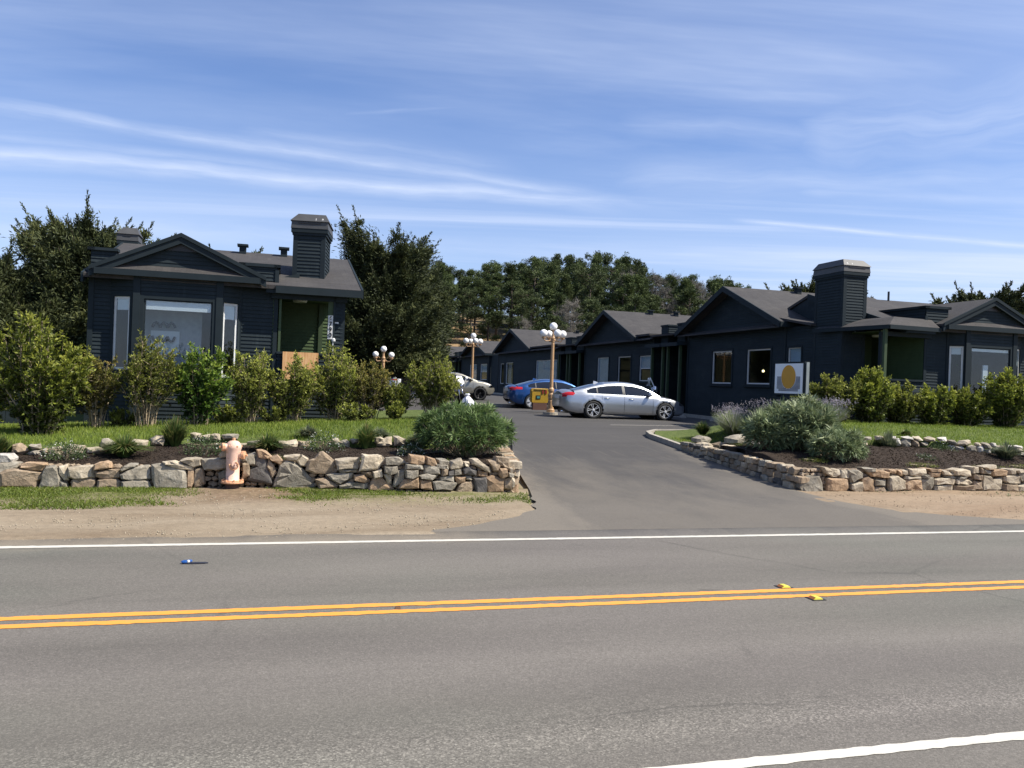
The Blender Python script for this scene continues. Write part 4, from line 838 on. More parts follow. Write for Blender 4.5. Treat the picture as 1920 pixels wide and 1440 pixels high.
proc_stones(wallA, [(-11.5, 15.3), (-4.4, 15.3)], lambda a, b: 0, lambda a, b: .42, 6)
proc_stones(wallA, [(4.30, 14.62), (4.72, 16.6), (5.05, 18.4), (5.9, 22.5)], lambda a, b: ramp_h(b) - .03, lambda a, b: .60, 8, cols='ccto', L=(.14, .34))
wallB = new_empty('stone_wall', 14.0, 14.75, 0); tag(wallB, 'low dry stone wall of pale stones to the right of the driveway, turning back along it', 'stone wall')
stones_from(WALL_R, wallB, lambda a: 14.75, 9)
proc_stones(wallB, [(16.45, 14.75), (24, 14.75)], lambda a, b: 0, lambda a, b: .50, 10)
wb = [(10.78, 20.6), (10.72, 19.5), (10.58, 17.6), (10.45, 16.2), (10.36, 14.95)]
proc_stones(wallB, wb, lambda a, b: ramp_h(b) - .02, lambda a, b: float(np.interp(b, [14.9, 17, 20.6], [.50, .54, .60])), 12, cols='ttggcd', L=(.20, .46), rows=3)
for p, q, zt in (((-4.6, 15.32), (-1.4, 15.0), .40), ((-1.4, 15.0), (.4, 15.0), .46), ((.4, 15.0), (2.4, 14.6), .48), ((2.4, 14.6), (4.2, 14.5), .50)): filler(wallA, (p, q), -.02, zt, int(zt * 100 + p[0] * 7 + 50), .10)
filler(wallB, ((10.5, 14.75), (16.5, 14.75)), -.02, .46, 77, .10)
edA = new_empty('boulder_edging', -1.0, 17.4, .6); tag(edA, 'broken row of pale boulders between the left planting bed and its lawn', 'rock edging')
stones_from(EDGE_L, edA, lambda a: float(edgeL_b(a)), 13, True)
edB = new_empty('boulder_edging', 16, 17.1, .8); tag(edB, 'row of rounded whitish cobbles between the right planting bed and its lawn', 'rock edging')
stones_from(EDGE_R, edB, lambda a: 17.2 - .12 * (a - 15), 14, True)
rng1 = np.random.default_rng(99)
for k in range(11):                       # ends of the cobble row out of the way of the big bush, and past the frame
    a = (18.6 + k * .33); w = rng1.uniform(.1, .17)
    V, F = stone_mesh([(w * math.cos(q), w * .62 * math.sin(q)) for q in np.linspace(0, 2 * PI, 8)[:-1]], .24, rng1, round3=True)
    link('stone', mesh_np('stone', V, F, [M_ST['w' if k % 3 else 'g']]), edB, (a - 16, 16.75 - 17.1, .80 - .8 - .02 * k * .3))
for (a, b, z, w, h, c) in ((11.25, 20.5, .66, .34, .13, 'g'), (11.9, 19.6, .72, .5, .17, 'g'), (12.6, 19.3, .80, .38, .15, 't'), (12.15, 19.2, .62, .42, .14, 'd'), (12.9, 18.9, .70, .34, .16, 'd'), (11.5, 19.8, .55, .36, .12, 't'), (11.0, 19.9, .56, .25, .09, 'c'), (11.15, 18.9, .58, .3, .08, 'c'), (11.1, 18.1, .57, .22, .07, 'w'), (11.35, 17.5, .57, .26, .07, 'c'), (12.9, 20.6, .95, .3, .14, 'c'), (13.5, 20.4, 1.0, .26, .12, 'w')):
    V, F = stone_mesh([(w * math.cos(q), h * math.sin(q)) for q in np.linspace(0, 2 * PI, 8)[:-1]], w * 1.2, rng1, round3=True)
    o = link('stone', mesh_np('stone', V, F, [M_ST[c]]), edB, (a - 16, b - 17.1, z - .8), rng1.uniform(-.5, .5))
# concrete kerb round the tip of the right lawn, and at the motel front
def kerb(name, path, w, h, label, zf, sink=.25):
    root = new_empty(name, path[0][0], path[0][1], 0); mb = MB(); n = len(path); L = []; R = []
    for i, p in enumerate(path):
        p0 = Vector(path[max(i - 1, 0)]); p1 = Vector(path[min(i + 1, n - 1)]); d = (p1 - p0).normalized(); nn = Vector((-d.y, d.x)) * w / 2; q = Vector(p); L.append(q + nn); R.append(q - nn)
    for i in range(n - 1):
        z0, z1 = float(zf(*path[i])), float(zf(*path[i + 1]))
        mb.hexa([(R[i].x, R[i].y, z0 - sink), (R[i + 1].x, R[i + 1].y, z1 - sink), (L[i + 1].x, L[i + 1].y, z1 - sink), (L[i].x, L[i].y, z0 - sink)],
                [(R[i].x, R[i].y, z0 + h), (R[i + 1].x, R[i + 1].y, z1 + h), (L[i + 1].x, L[i + 1].y, z1 + h), (L[i].x, L[i].y, z0 + h)])
    mb.build('kerb_stones', M_CONC, root); return tag(root, label, 'kerb')
kerb('kerb', [(10.75, 19.4), (10.82, 20.6), (10.9, 22), (10.95, 23.0), (11.15, 23.7), (11.7, 24.25), (12.8, 24.4), (15, 24.6), (17.6, 24.9)], .14, .15, 'pale concrete kerb round the grassy tip beside the driveway', lambda a, b: ramp_h(b))
kerb('kerb', [(17.55, 26.2), (17.55, 30), (17.55, 35), (17.55, 48), (17.55, 75)], .16, .14, 'long concrete kerb in front of the motel wings', lambda a, b: ramp_h(b))
for k, b in enumerate((29.2, 33.2, 38, 42)):
    w = new_empty('wheel_stop', 16.9, b, .8); mb = MB(); mb.hexa([(16.8, b - .85, float(ramp_h(b))), (17.0, b - .85, float(ramp_h(b))), (17.0, b + .85, float(ramp_h(b))), (16.8, b + .85, float(ramp_h(b)))], [(16.83, b - .8, float(ramp_h(b)) + .12), (16.97, b - .8, float(ramp_h(b)) + .12), (16.97, b + .8, float(ramp_h(b)) + .12), (16.83, b + .8, float(ramp_h(b)) + .12)])
    mb.build('block', M_CONC, w); tag(w, 'concrete wheel stop at the head of a parking bay before the motel wings', 'wheel stop', 'wheel stops before the motel wings')

# ------------------------------------------------------------------ building helpers
def bands(z0, z1, holes, s0, s1):
    """split a wall rectangle round its openings: list of (sa, sb, za, zb)"""
    zs = sorted({z0, z1, *[h[2] for h in holes], *[h[3] for h in holes]}); zs = [z for z in zs if z0 <= z <= z1]; out = []
    for za, zb in zip(zs, zs[1:]):
        cur = s0
        for h in sorted([h for h in holes if h[2] < zb - 1e-6 and h[3] > za + 1e-6]):
            if h[0] > cur: out.append((cur, h[0], za, zb))
            cur = max(cur, h[1])
        if cur < s1: out.append((cur, s1, za, zb))
    return out
def wall(mb, p0, p1, z0, z1, holes=(), e=.097, th=.12, top=None, lap=.022):
    """lap boarding from p0 to p1 (plan points), outward side to the right of the direction; top(s) may cut it to a gable"""
    p0 = Vector(p0); p1 = Vector(p1); L = (p1 - p0).length; d = (p1 - p0) / L; n = Vector((d.y, -d.x))
    P = lambda s, o, z: (p0.x + d.x * s + n.x * o, p0.y + d.y * s + n.y * o, z)
    zt = z1
    for (sa, sb, za, zb) in bands(z0, z1, list(holes), 0, L):
        mb.hexa([P(sa, 0, za), P(sb, 0, za), P(sb, -th, za), P(sa, -th, za)], [P(sa, 0, zb), P(sb, 0, zb), P(sb, -th, zb), P(sa, -th, zb)])
        k0 = int(math.floor((za - z0) / e)); 
        z = z0 + k0 * e
        while z < zb - 1e-6:
            lo, hi = max(z, za), min(z + e, zb); fl = (hi - z) / e; f0 = (lo - z) / e
            o0 = lap * (1 - f0) + .004; o1 = lap * (1 - fl) + .004
            mb.add([P(sa, o0, lo), P(sb, o0, lo), P(sb, o1, hi), P(sa, o1, hi), P(sa, 0.001, lo), P(sb, 0.001, lo)], [(0, 1, 2, 3), (4, 5, 1, 0)])
            z += e
def gable(mb, p0, p1, zb, peak, e=.097, off=0.0):
    """boarded triangle between two plan points rising to peak in the middle"""
    p0 = Vector(p0); p1 = Vector(p1); L = (p1 - p0).length; d = (p1 - p0) / L; n = Vector((d.y, -d.x)); H = peak - zb
    P = lambda s, o, z: (p0.x + d.x * s + n.x * o, p0.y + d.y * s + n.y * o, z)
    mb.add([P(0, 0, zb), P(L, 0, zb), P(L / 2, 0, peak), P(0, -.12, zb), P(L, -.12, zb), P(L / 2, -.12, peak)], [(0, 1, 2), (5, 4, 3), (0, 2, 5, 3), (1, 4, 5, 2)])
    z = zb
    while z < peak - .03:
        zz = min(z + e, peak); i0 = (z - zb) / H * L / 2; i1 = (zz - zb) / H * L / 2
        mb.add([P(i0, .024, z), P(L - i0, .024, z), P(L - i1, .005, zz), P(i1, .005, zz), P(i0, .001, z), P(L - i0, .001, z)], [(0, 1, 2, 3), (4, 5, 1, 0)]); z += e
def window(parent, p0, p1, z0, z1, depth=.07, fw=.045, trim=.10, frame=None, mullion=None, glass=None, mir=None, blind=0.0, curtain=None, blindmat=None, name='window', sill=True, proud=.045):
    """window between plan points (outward to the right): trim, frame, pane, blind"""
    p0 = Vector(p0); p1 = Vector(p1); L = (p1 - p0).length; d = (p1 - p0) / L; n = Vector((d.y, -d.x))
    P = lambda s, o, z: (p0.x + d.x * s + n.x * o, p0.y + d.y * s + n.y * o, z)
    def bx(mb, s0, s1, o0, o1, za, zb): mb.hexa([P(s0, o1, za), P(s1, o1, za), P(s1, o0, za), P(s0, o0, za)], [P(s0, o1, zb), P(s1, o1, zb), P(s1, o0, zb), P(s0, o0, zb)])
    t_ = MB()
    if trim:
        bx(t_, -trim, 0, -.02, proud, z0 - trim, z1 + trim); bx(t_, L, L + trim, -.02, proud, z0 - trim, z1 + trim); bx(t_, 0, L, -.02, proud - .002, z1, z1 + trim); bx(t_, 0, L, -.02, proud - .002, z0 - trim, z0)
        if sill: bx(t_, -trim - .04, L + trim + .04, -.02, .10, z0 - trim - .04, z0 - trim)
    w = t_.build(name, M_TRIM, parent, mirror=mir) if trim else None
    f = MB(); bx(f, 0, fw, -depth, -.01, z0, z1); bx(f, L - fw, L, -depth, -.01, z0, z1); bx(f, fw, L - fw, -depth, -.012, z1 - fw, z1); bx(f, fw, L - fw, -depth, -.012, z0, z0 + fw)
    if mullion == 'v': bx(f, L / 2 - .02, L / 2 + .02, -depth, -.014, z0 + fw, z1 - fw)
    if mullion == 'h': bx(f, fw, L - fw, -depth, -.014, (z0 + z1) / 2 - .02, (z0 + z1) / 2 + .02)
    host = w if w is not None else parent
    f.build('frame', frame or M_WHITE, host, mirror=mir)
    g = MB(); bx(g, fw, L - fw, -depth + .012, -depth + .02, z0 + fw, z1 - fw); g.build('pane', glass or M_GLASS, host, mirror=mir)
    if blind:
        q = MB(); hb = (z1 - z0 - 2 * fw) * blind; bx(q, fw + .01, L - fw - .01, -depth - .02, -depth - .005, z1 - fw - hb, z1 - fw)
        q.build('blind', blindmat or M_BLIND, host, mirror=mir)
    if curtain:
        for (c0, c1, m_) in curtain:
            q = MB(); k = max(3, int((c1 - c0) * L / .06)); xs = np.linspace(c0 * L, c1 * L, k + 1)
            for i in range(k): 
                o = -depth - .12 - (.035 if i % 2 else 0); bx(q, xs[i], xs[i + 1], o - .02, o, z0, z1)
            q.build('curtain', m_, host, mirror=mir)
    return host
def interior(parent, x0, x1, y0, y1, z0, z1, mat=None, mir=None, name='room'):
    """room shell behind the windows: back wall, floor, ceiling, side walls"""
    mb = MB(); t_ = .05
    mb.box(x0, x1, y1, y1 + t_, z0, z1); mb.box(x0, x1, y0, y1, z0 - t_, z0); mb.box(x0, x1, y0, y1, z1, z1 + t_); mb.box(x0 - t_, x0, y0, y1, z0, z1); mb.box(x1, x1 + t_, y0, y1, z0, z1)
    mb.build(name, mat or M_INTD, parent, mirror=mir)
def roof_plane(root, name, quad, mir=None, th=.10, mat=None, parent=None):
    mb = MB(); mb.slab(quad, th); return mb.build(name, mat or M_SHIN, parent or root, mirror=mir)
def roof_vent(parent, a, b, z, mir=None, s=1.0):
    mb = MB(); mb.box(a - .10 * s, a + .10 * s, b - .12, b + .12, z - .12, z + .14); mb.box(a - .16 * s, a + .16 * s, b - .18, b + .18, z + .14, z + .20); mb.build('roof_vent', M_TRIM, parent, mirror=mir)
def chimney(root, a0, a1, b0, b1, z0, z1, mir=None, rot=0.0, taper=.1, streaks=True):
    ca, cb = (a0 + a1) / 2, (b0 + b1) / 2; mb = MB()
    for p, q in (((a0, b0), (a1, b0)), ((a1, b0), (a1, b1)), ((a1, b1), (a0, b1)), ((a0, b1), (a0, b0))): wall(mb, p, q, z0, z1 - .5, e=.097)
    mb.rot(rot, (ca, cb)); ch = mb.build('chimney', M_SID, root, mirror=mir)
    t_ = MB(); k = .025
    for (x, y) in ((a0, b0), (a1, b0), (a1, b1), (a0, b1)):
        sx = k if x == a1 else -k; sy = k if y == b1 else -k
        t_.box(x - (.10 if sx > 0 else k), x + (.10 if sx < 0 else k), y - (.10 if sy > 0 else k), y + (.10 if sy < 0 else k), z0, z1 - .5)
    w = .03; t_.box(a0 - w - .02, a1 + w + .02, b0 - w - .02, b1 + w + .02, z1 - .60, z1 - .53); t_.box(a0 - w - .05, a1 + w + .05, b0 - w - .05, b1 + w + .05, z1 - .53, z1 - .42)
    t_.rot(rot, (ca, cb)); t_.build('corner_trim', M_TRIM, ch, mirror=mir)
    c = MB(); o = .09; z = z1 - .42
    c.hexa([(a0 - o, b0 - o, z), (a1 + o, b0 - o, z), (a1 + o, b1 + o, z), (a0 - o, b1 + o, z)], [(a0 - o + .02, b0 - o + .02, z + .20), (a1 + o - .02, b0 - o + .02, z + .20), (a1 + o - .02, b1 + o - .02, z + .20), (a0 - o + .02, b1 + o - .02, z + .20)])
    c.hexa([(a0 - o - .02, b0 - o - .02, z + .20), (a1 + o + .02, b0 - o - .02, z + .20), (a1 + o + .02, b1 + o + .02, z + .20), (a0 - o - .02, b1 + o + .02, z + .20)], [(a0 + .08, b0 + .08, z1), (a1 - .0, b0 + .08, z1), (a1 - .0, b1 - .08, z1), (a0 + .08, b1 - .08, z1)])
    c.rot(rot, (ca, cb)); c.build('cap', M_CAP, ch, mirror=mir)
    s = MB(); s.box(a0 + .1, a1 - .12, b0 - o - .006, b0 - o + .01, z + .13, z + .17); s.box(a0 - o - .006, a0 - o + .01, b0 + .1, b1 - .12, z + .13, z + .17); s.rot(rot, (ca, cb)); s.build('vent_slot', M_BLACK, ch, mirror=mir)
    if streaks:
        s = MB(); rg = random.Random(4)
        for i in range(9):
            x = a0 + (a1 - a0) * (.62 + .33 * rg.random()); l = rg.uniform(.06, .2); f = (z1 - z - .20)
            y0 = b0 + .08 - .19 * .02
            zt = z1 - .01; yt = b0 + .08; ybm = b0 - o - .02; zz = z + .20
            tt = min(1, l / f); s.add([(x, yt - .004, zt), (x + .014, yt - .004, zt), (x + .012, yt + (ybm - yt) * tt - .004, zt + (zz - zt) * tt), (x + .002, yt + (ybm - yt) * tt - .004, zt + (zz - zt) * tt)], [(0, 1, 2, 3)])
        s.rot(rot, (ca, cb)); s.build('bird_streak', M_WHITE, ch, mirror=mir)
    return ch
M_CURTD = m_plain('slate_ornament', (.10, .10, .11), .8)
M_CAP = m_plain('grey_metal_cap', (.060, .060, .060), .55, .1, var=.15)

def front_house(left):
    """the street-facing cottages; the right one is the left one mirrored, with its own chimney, room and hip porch"""
    mir = None if left else 20.2
    root = new_empty('house', -1.4 if left else 21.0, 25.0, .75)
    zb = .55 if left else .75; RX = 2.06 if left else .98; EX = 1.63 if left else .93; PT = 4.78 if left else 4.97
    mk = lambda mb, name, mat, par=None: mb.build(name, mat, par or root, mirror=mir)
    # --- walls
    w = MB()
    wall(w, (-4.45, 22.450), (-4.0, 22.450), zb, 4.42); wall(w, (-.95, 22.450), (-.08, 22.450), zb, PT)
    wall(w, (-4.45, 31.5), (-4.45, 22.450), zb, 4.4); wall(w, (EX, 25.0), (EX, 31.5), zb, 4.3); wall(w, (EX, 31.5), (-4.45, 31.5), zb, 4.3)
    cw = (-3.19, -1.60, 2.12, 3.76)
    wall(w, (-3.36, 22.1), (-1.44, 22.1), zb, 4.40, [(.17, 1.76, cw[2], cw[3])])
    wall(w, (-4.0, 22.450), (-3.36, 22.1), zb, 4.40, [(.10, .56, 2.0, 3.80)]); wall(w, (-1.44, 22.1), (-.95, 22.450), zb, 4.40, [(.10, .52, 1.9, 3.78)])
    # parapet boxes beside the bay
    wall(w, (-.08, 22.450), (-.08, 24.6), 4.2, PT); wall(w, (-.95, 24.6), (-.95, 22.450), 4.4, PT)
    wall(w, (-4.47, 22.430), (-3.9, 22.430), 4.42, 4.90); wall(w, (-4.47, 24.2), (-4.47, 22.430), 4.42, 4.90)
    mk(w, 'wall', M_SID)
    g = MB()                                # gable ends of the main roof
    for x, s_ in ((EX, 1), (-4.45, -1)):
        g.add([(x, 22.450, 4.28), (x, 31.5, 4.28), (x, 27.24, 5.68), (x - .1 * s_, 22.450, 4.28), (x - .1 * s_, 31.5, 4.28), (x - .1 * s_, 27.24, 5.68)], [(0, 1, 2), (5, 4, 3), (0, 2, 5, 3), (1, 4, 5, 2), (0, 3, 4, 1)])
    mk(g, 'gable_end', M_SID)
    t_ = MB()                               # corner boards, belt and cap boards
    for (x0, x1, y0, y1, z0, z1) in ((-4.50, -4.38, 22.405, 22.490, zb, 4.40), (-3.44, -3.28, 22.05, 22.12, zb, 4.42), (-1.52, -1.36, 22.05, 22.12, zb, 4.42), (-.13, -.03, 22.405, 22.480, zb, 4.72), (-1.02, -.92, 22.410, 22.480, zb, 4.40),
                                     (-1.03, -.0, 22.380, 22.650, PT, PT + .08), (-.17, -.0, 22.380, 24.6, PT, PT + .078), (-1.03, -.87, 22.380, 24.6, PT, PT + .077), (-4.55, -3.86, 22.350, 22.650, 4.90, 4.97), (-4.55, -4.38, 22.350, 24.2, 4.90, 4.968), (1.57, 1.68, 22.380, 22.490, zb, 4.10)):
        t_.box(x0, x1, y0, y1, z0, z1)
    t_.box(-.95, -.08, 22.650, 24.6, PT - .08, PT); t_.box(-4.47, -3.9, 22.550, 24.2, 4.8, 4.9)
    mk(t_, 'trim', M_TRIM)
    # --- roofs
    ri = 5.80; ea = 4.30
    roof_plane(root, 'roof', [(-4.56, 22.08, ea), (RX, 22.08, ea), (RX, 27.24, ri), (-4.56, 27.24, ri)], mir)
    roof_plane(root, 'roof', [(RX, 27.24, ri), (RX, 32.1, ea), (-4.56, 32.1, ea), (-4.56, 27.24, ri)], mir)
    f = MB(); f.box(-.1, RX + .02, 22.03, 22.078, ea - .20, ea - .015); mk(f, 'fascia', M_TRIM)
    for s_ in (0, 1):
        f = MB(); x = RX if s_ == 0 else -4.61
        f.hexa([(x, 22.05, ea - .22), (x + .05, 22.05, ea - .22), (x + .05, 27.24, ri - .22), (x, 27.24, ri - .22)], [(x, 22.05, ea + .01), (x + .05, 22.05, ea + .01), (x + .05, 27.24, ri + .015), (x, 27.24, ri + .015)]); mk(f, 'rake_fascia', M_TRIM)
    for (x, y) in ((-1.14, 26.95), (.08, 26.95)): roof_vent(root, x, y, 5.78, mir)
    # pediment gable over the bay
    pk = 5.40; hw = 1.98; cx = -2.38; eb = 4.46
    r1 = MB(); r1.slab([(cx - hw, 21.97, eb), (cx, 21.97, pk), (cx, 26.4, pk), (cx - hw, 26.4, eb)], .07); r1.slab([(cx, 21.97, pk), (cx + hw, 21.97, eb), (cx + hw, 26.4, eb), (cx, 26.4, pk)], .07)
    mk(r1, 'gable_roof', M_SHIN)
    rk = MB()
    for s_ in (-1, 1):                     # two stepped rake boards on each side
        for (y0, y1, dz, hh) in ((21.92, 21.972, .015, .10), (21.955, 22.025, -.075, .17)):
            x0 = cx + s_ * (hw + .06); rk.hexa([(x0, y0, eb + dz - hh), (cx, y0, pk + dz - hh), (cx, y1, pk + dz - hh), (x0, y1, eb + dz - hh)], [(x0, y0, eb + dz), (cx, y0, pk + dz), (cx, y1, pk + dz), (x0, y1, eb + dz)])
    mk(rk, 'rake_board', M_TRIM)
    pd = MB(); gable(pd, (cx - hw + .1, 22.12), (cx + hw - .1, 22.12), 4.48, pk - .08); mk(pd, 'pediment', M_SID)
    pv = MB(); pv.add([(cx - .38, 22.085, 4.98), (cx + .38, 22.085, 4.98), (cx, 22.085, 5.20), (cx - .38, 22.11, 4.98), (cx + .38, 22.11, 4.98), (cx, 22.11, 5.20)], [(0, 1, 2), (0, 2, 5, 3), (1, 4, 5, 2), (0, 3, 4, 1)]); mk(pv, 'attic_vent', M_BLACK)
    sk = MB()                              # low skirt roof under the pediment, wrapping the bay
    o = [(-4.62, 22.500), (-4.30, 21.93), (-.50, 21.93), (-.42, 22.500)]; i_ = [(-4.3, 22.500), (-3.5, 22.13), (-1.3, 22.13), (-.75, 22.500)]
    for k in range(3):
        sk.slab([(o[k][0], o[k][1], 4.42), (o[k + 1][0], o[k + 1][1], 4.42), (i_[k + 1][0], i_[k + 1][1], 4.60), (i_[k][0], i_[k][1], 4.60)], .04)
    mk(sk, 'skirt_roof', M_SHIN)
    so = MB(); so.prism([o[0], o[1], o[2], o[3]], lambda u, v, d: (u, v, d), 4.36, 4.378)
    gp = [Vector(q) for q in o]
    for k in range(3): 
        p, q = gp[k], gp[k + 1]; so.bar((p.x, p.y, 4.36), (q.x, q.y, 4.36), .06, .15)
    mk(so, 'eave_gutter', M_TRIM)
    # --- windows
    g1 = M_WHITE
    window(root, (-3.19, 22.1), (-1.60, 22.1), 2.12, 3.76, mir=mir, proud=.03, depth=.03, frame=M_TRIM, trim=.10, blind=(.14 if left else .06), fw=.035)
    dL = Vector((.64, -.35)).normalized(); dR = Vector((.49, .35)).normalized()
    pL = Vector((-4.0, 22.450)); pR = Vector((-1.44, 22.1))
    window(root, pL + dL * .10, pL + dL * .56, 2.0, 3.80, mir=mir, proud=.03, depth=.03, frame=M_WHITE, trim=.07, blind=.16 if left else .3, fw=.06)
    window(root, pR + dR * .10, pR + dR * .52, 1.9, 3.78, mir=mir, proud=.03, depth=.03, frame=M_WHITE, trim=.07, blind=.20 if left else .12, fw=.06)
    interior(root, -4.2, -.3, 22.470, 27.0, 1.2, 4.05, M_INT if left else M_INTD, mir)
    if left:
        q = MB(); q.box(-3.3, -1.9, 22.800, 22.840, 2.05, 3.62); mk(q, 'wall_panel', M_CURT)
        q = MB(); q.box(-3.10, -2.42, 22.730, 22.770, 2.42, 3.02); mk(q, 'picture_panel', M_BLIND)
        q = MB()
        for i in range(3):
            for rr, cz in ((1, 3.10), (-1, 2.88)):
                x0 = -3.06 + i * .18; q.tube([(x0, 22.690, cz), (x0 + .045, 22.690, cz + .10 * rr), (x0 + .09, 22.690, cz + .13 * rr), (x0 + .135, 22.690, cz + .10 * rr), (x0 + .18, 22.690, cz)], .034, 6)
        mk(q, 'wavy_ornament', M_CURTD)
    else:
        q = MB(); q.box(-2.56, -2.36, 22.350, 22.400, 1.9, 3.2); mk(q, 'white_curtain', M_BLIND)
        q = MB(); q.box(-2.35, -1.75, 24.5, 24.55, 1.5, 3.8); mk(q, 'wall_panel', M_INT)
        q = MB(); q.tube([(-2.2, 23.6, 3.75), (-2.2, 23.6, 3.95)], .03, 6)
        for k in range(4): q.tube([(-2.2, 23.6, 3.75), (-2.2 + .5 * math.cos(k * PI / 2 + .3), 23.6 + .5 * math.sin(k * PI / 2 + .3), 3.72)], [.03, .06], 5)
        mk(q, 'ceiling_fan', M_INT)
    # --- recessed porch with moss green boarding
    gw = MB(); wall(gw, (-.05, 24.9), (1.52, 24.9), zb, 4.15, e=.097); wall(gw, (-.03, 22.430), (-.03, 24.9), zb, 4.15, e=.097); mk(gw, 'porch_wall', M_GREEN)
    if left:
        for q in ((1.12, 1.24, 24.82, 24.9, zb, 4.1), (1.24, 1.37, 22.350, 22.490, 2.62, 4.1), (.0, .06, 22.390, 22.450, 2.62, 4.02)): gt = MB(); gt.box(*q); mk(gt, 'porch_post', M_GREENT)
    cl_ = MB(); cl_.box(-.05, 1.6, 22.6, 25.0, 4.12, 4.16); mk(cl_, 'porch_ceiling', M_GREENT)
    bm = MB(); bm.box(-.2, 1.72, 22.310, 22.410, 3.98, 4.12); mk(bm, 'porch_beam', M_TRIM)
    hwz = 2.56
    hb = MB(); wall(hb, (-.02, 22.410), (1.63, 22.410), zb, hwz); wall(hb, (1.63, 22.410), (1.63, 25.0), zb, hwz) if left else None
    mk(hb, 'porch_half_wall', M_SID)
    hc = MB(); hc.box(-.03, 1.72, 22.350, 22.550, hwz, hwz + .06); mk(hc, 'porch_rail_cap', M_TRIM)
    ld = MB(); ld.lathe([(.18, 4.05), (.2, 4.09), (.2, 4.12)], 16, (.55, 23.9, 0)); mk(ld, 'ceiling_light', M_WHITE)
    pr = MB()
    if left:
        pr.slab([(-.28, 22.18, 4.24), (1.7, 22.18, 4.24), (1.7, 22.800, 4.52), (-.05, 22.800, 4.52)], .05); mk(pr, 'porch_roof', M_SHIN)
        pf = MB(); pf.box(-.30, 1.75, 22.12, 22.178, 4.10, 4.235); pf.hexa([(-.33, 22.13, 4.1), (-.285, 22.13, 4.1), (-.285, 22.750, 4.36), (-.33, 22.750, 4.36)], [(-.33, 22.13, 4.24), (-.285, 22.13, 4.24), (-.285, 22.750, 4.5), (-.33, 22.750, 4.5)]); mk(pf, 'porch_fascia', M_TRIM)
        pn = MB(); pn.box(1.375, 1.42, 22.310, 22.400, 2.62, 4.1); wall(pn, (1.42, 22.400), (1.63, 22.400), 2.6, 4.12); mk(pn, 'corner_wall', M_SID)
        nb = MB(); nb.box(1.245, 1.37, 22.315, 22.350, 3.0, 3.62); plate = nb.build('number_plate', M_WHITE, root)
        for k, ch_ in enumerate('6790'):
            cu = bpy.data.curves.new('digit', 'FONT'); cu.body = ch_; cu.size = .17; cu.align_x = 'CENTER'; cu.extrude = .006; cu.offset = .004
            to = bpy.data.objects.new('tmp', cu); COL.objects.link(to); bpy.context.view_layer.update()
            me = bpy.data.meshes.new_from_object(to.evaluated_get(bpy.context.evaluated_depsgraph_get())); bpy.data.objects.remove(to)
            me.materials.clear(); me.materials.append(M_BLACK)
            d = link('digit', me, plate, (1.3075 - root['ox'], 22.308 - root['oy'], 3.485 - k * .145 - root['oz'])); d.rotation_euler = (PI / 2, 0, 0)
        sh = MB(); sh.box(1.40, 1.52, 22.80, 22.380, 3.42, 3.46); sh.lathe([(.02, 2.92), (.05, 2.95), (.05, 3.0), (.02, 3.03)], 8, (1.40, 22.300, 0)); sh.build('lamp_fitting', M_WHITE, root)
        pp = MB(); pp.box(1.375, 1.40, 22.290, 22.312, 2.62, 2.95); pp.build('downpipe', M_WHITE, root)
    else:
        # hip porch roof round the corner post
        A0, A1, B0, B1 = -.3, 2.55, 22.15, 23.9
        pr.slab([(A0, B0 - .1, 4.30), (1.78, B0 - .25, 4.30), (1.2, 22.400, 4.62), (A0, 22.450, 4.60)], .05); pr.slab([(1.78, B0 - .25, 4.30), (2.25, 25.1, 4.30), (1.2, 25.1, 4.64), (1.2, 22.400, 4.62)], .05); mk(pr, 'porch_roof', M_SHIN)
        pf = MB(); pf.bar((A0, B0 - .12, 4.24), (1.78, B0 - .27, 4.24), .05, .13); pf.bar((1.78, B0 - .27, 4.24), (2.27, 25.1, 4.24), .05, .13); mk(pf, 'porch_fascia', M_TRIM)
        pc = MB(); pc.box(1.70, 1.80, 22.06, 22.16, zb, 4.25); mk(pc, 'porch_post', M_GREENT)
        hw_ = MB(); wall(hw_, (-.02, 22.2), (.9, 22.2), zb, 2.3); mk(hw_, 'porch_half_wall', M_SID)
    return root, mir
hl, _ = front_house(True)
tag(hl, 'dark blue-grey cottage left of the driveway with bay window and green porch numbered 6790', 'house')
chimney(hl, .42, 1.24, 23.5, 24.7, 4.2, 6.46, rot=-.16)
sad = MB(); sad.hexa([(-.1, 23.3, 4.45), (.5, 23.3, 4.45), (.5, 24.2, 4.45), (-.1, 24.2, 4.45)], [(-.05, 23.3, 4.62), (.5, 23.3, 4.78), (.5, 24.2, 4.78), (-.05, 24.2, 4.62)]); sad.build('chimney_saddle', M_SID, hl)
chimney(hl, -4.72, -4.28, 27.6, 28.2, 5.2, 6.34, streaks=False)
pw = new_empty('plywood_board', .58, 22.82, 1.9); mb = MB(); mb.hexa([(.13, 22.25, 1.90), (1.03, 22.25, 1.90), (1.03, 22.27, 1.90), (.13, 22.27, 1.90)], [(.13, 22.31, 2.62), (1.03, 22.31, 2.62), (1.03, 22.33, 2.62), (.13, 22.33, 2.62)]); mb.build('sheet', M_PLY, pw)
mb = MB(); mb.box(.13, 1.03, 22.285, 22.33, 1.93, 1.99); mb.build('batten', M_PLY, pw)
tag(pw, 'orange brown plywood board fixed in front of the green porch of the left cottage', 'board')
hr, mr = front_house(False)
tag(hr, 'dark cottage right of the driveway with corner porch, tall chimney and bay window', 'house')
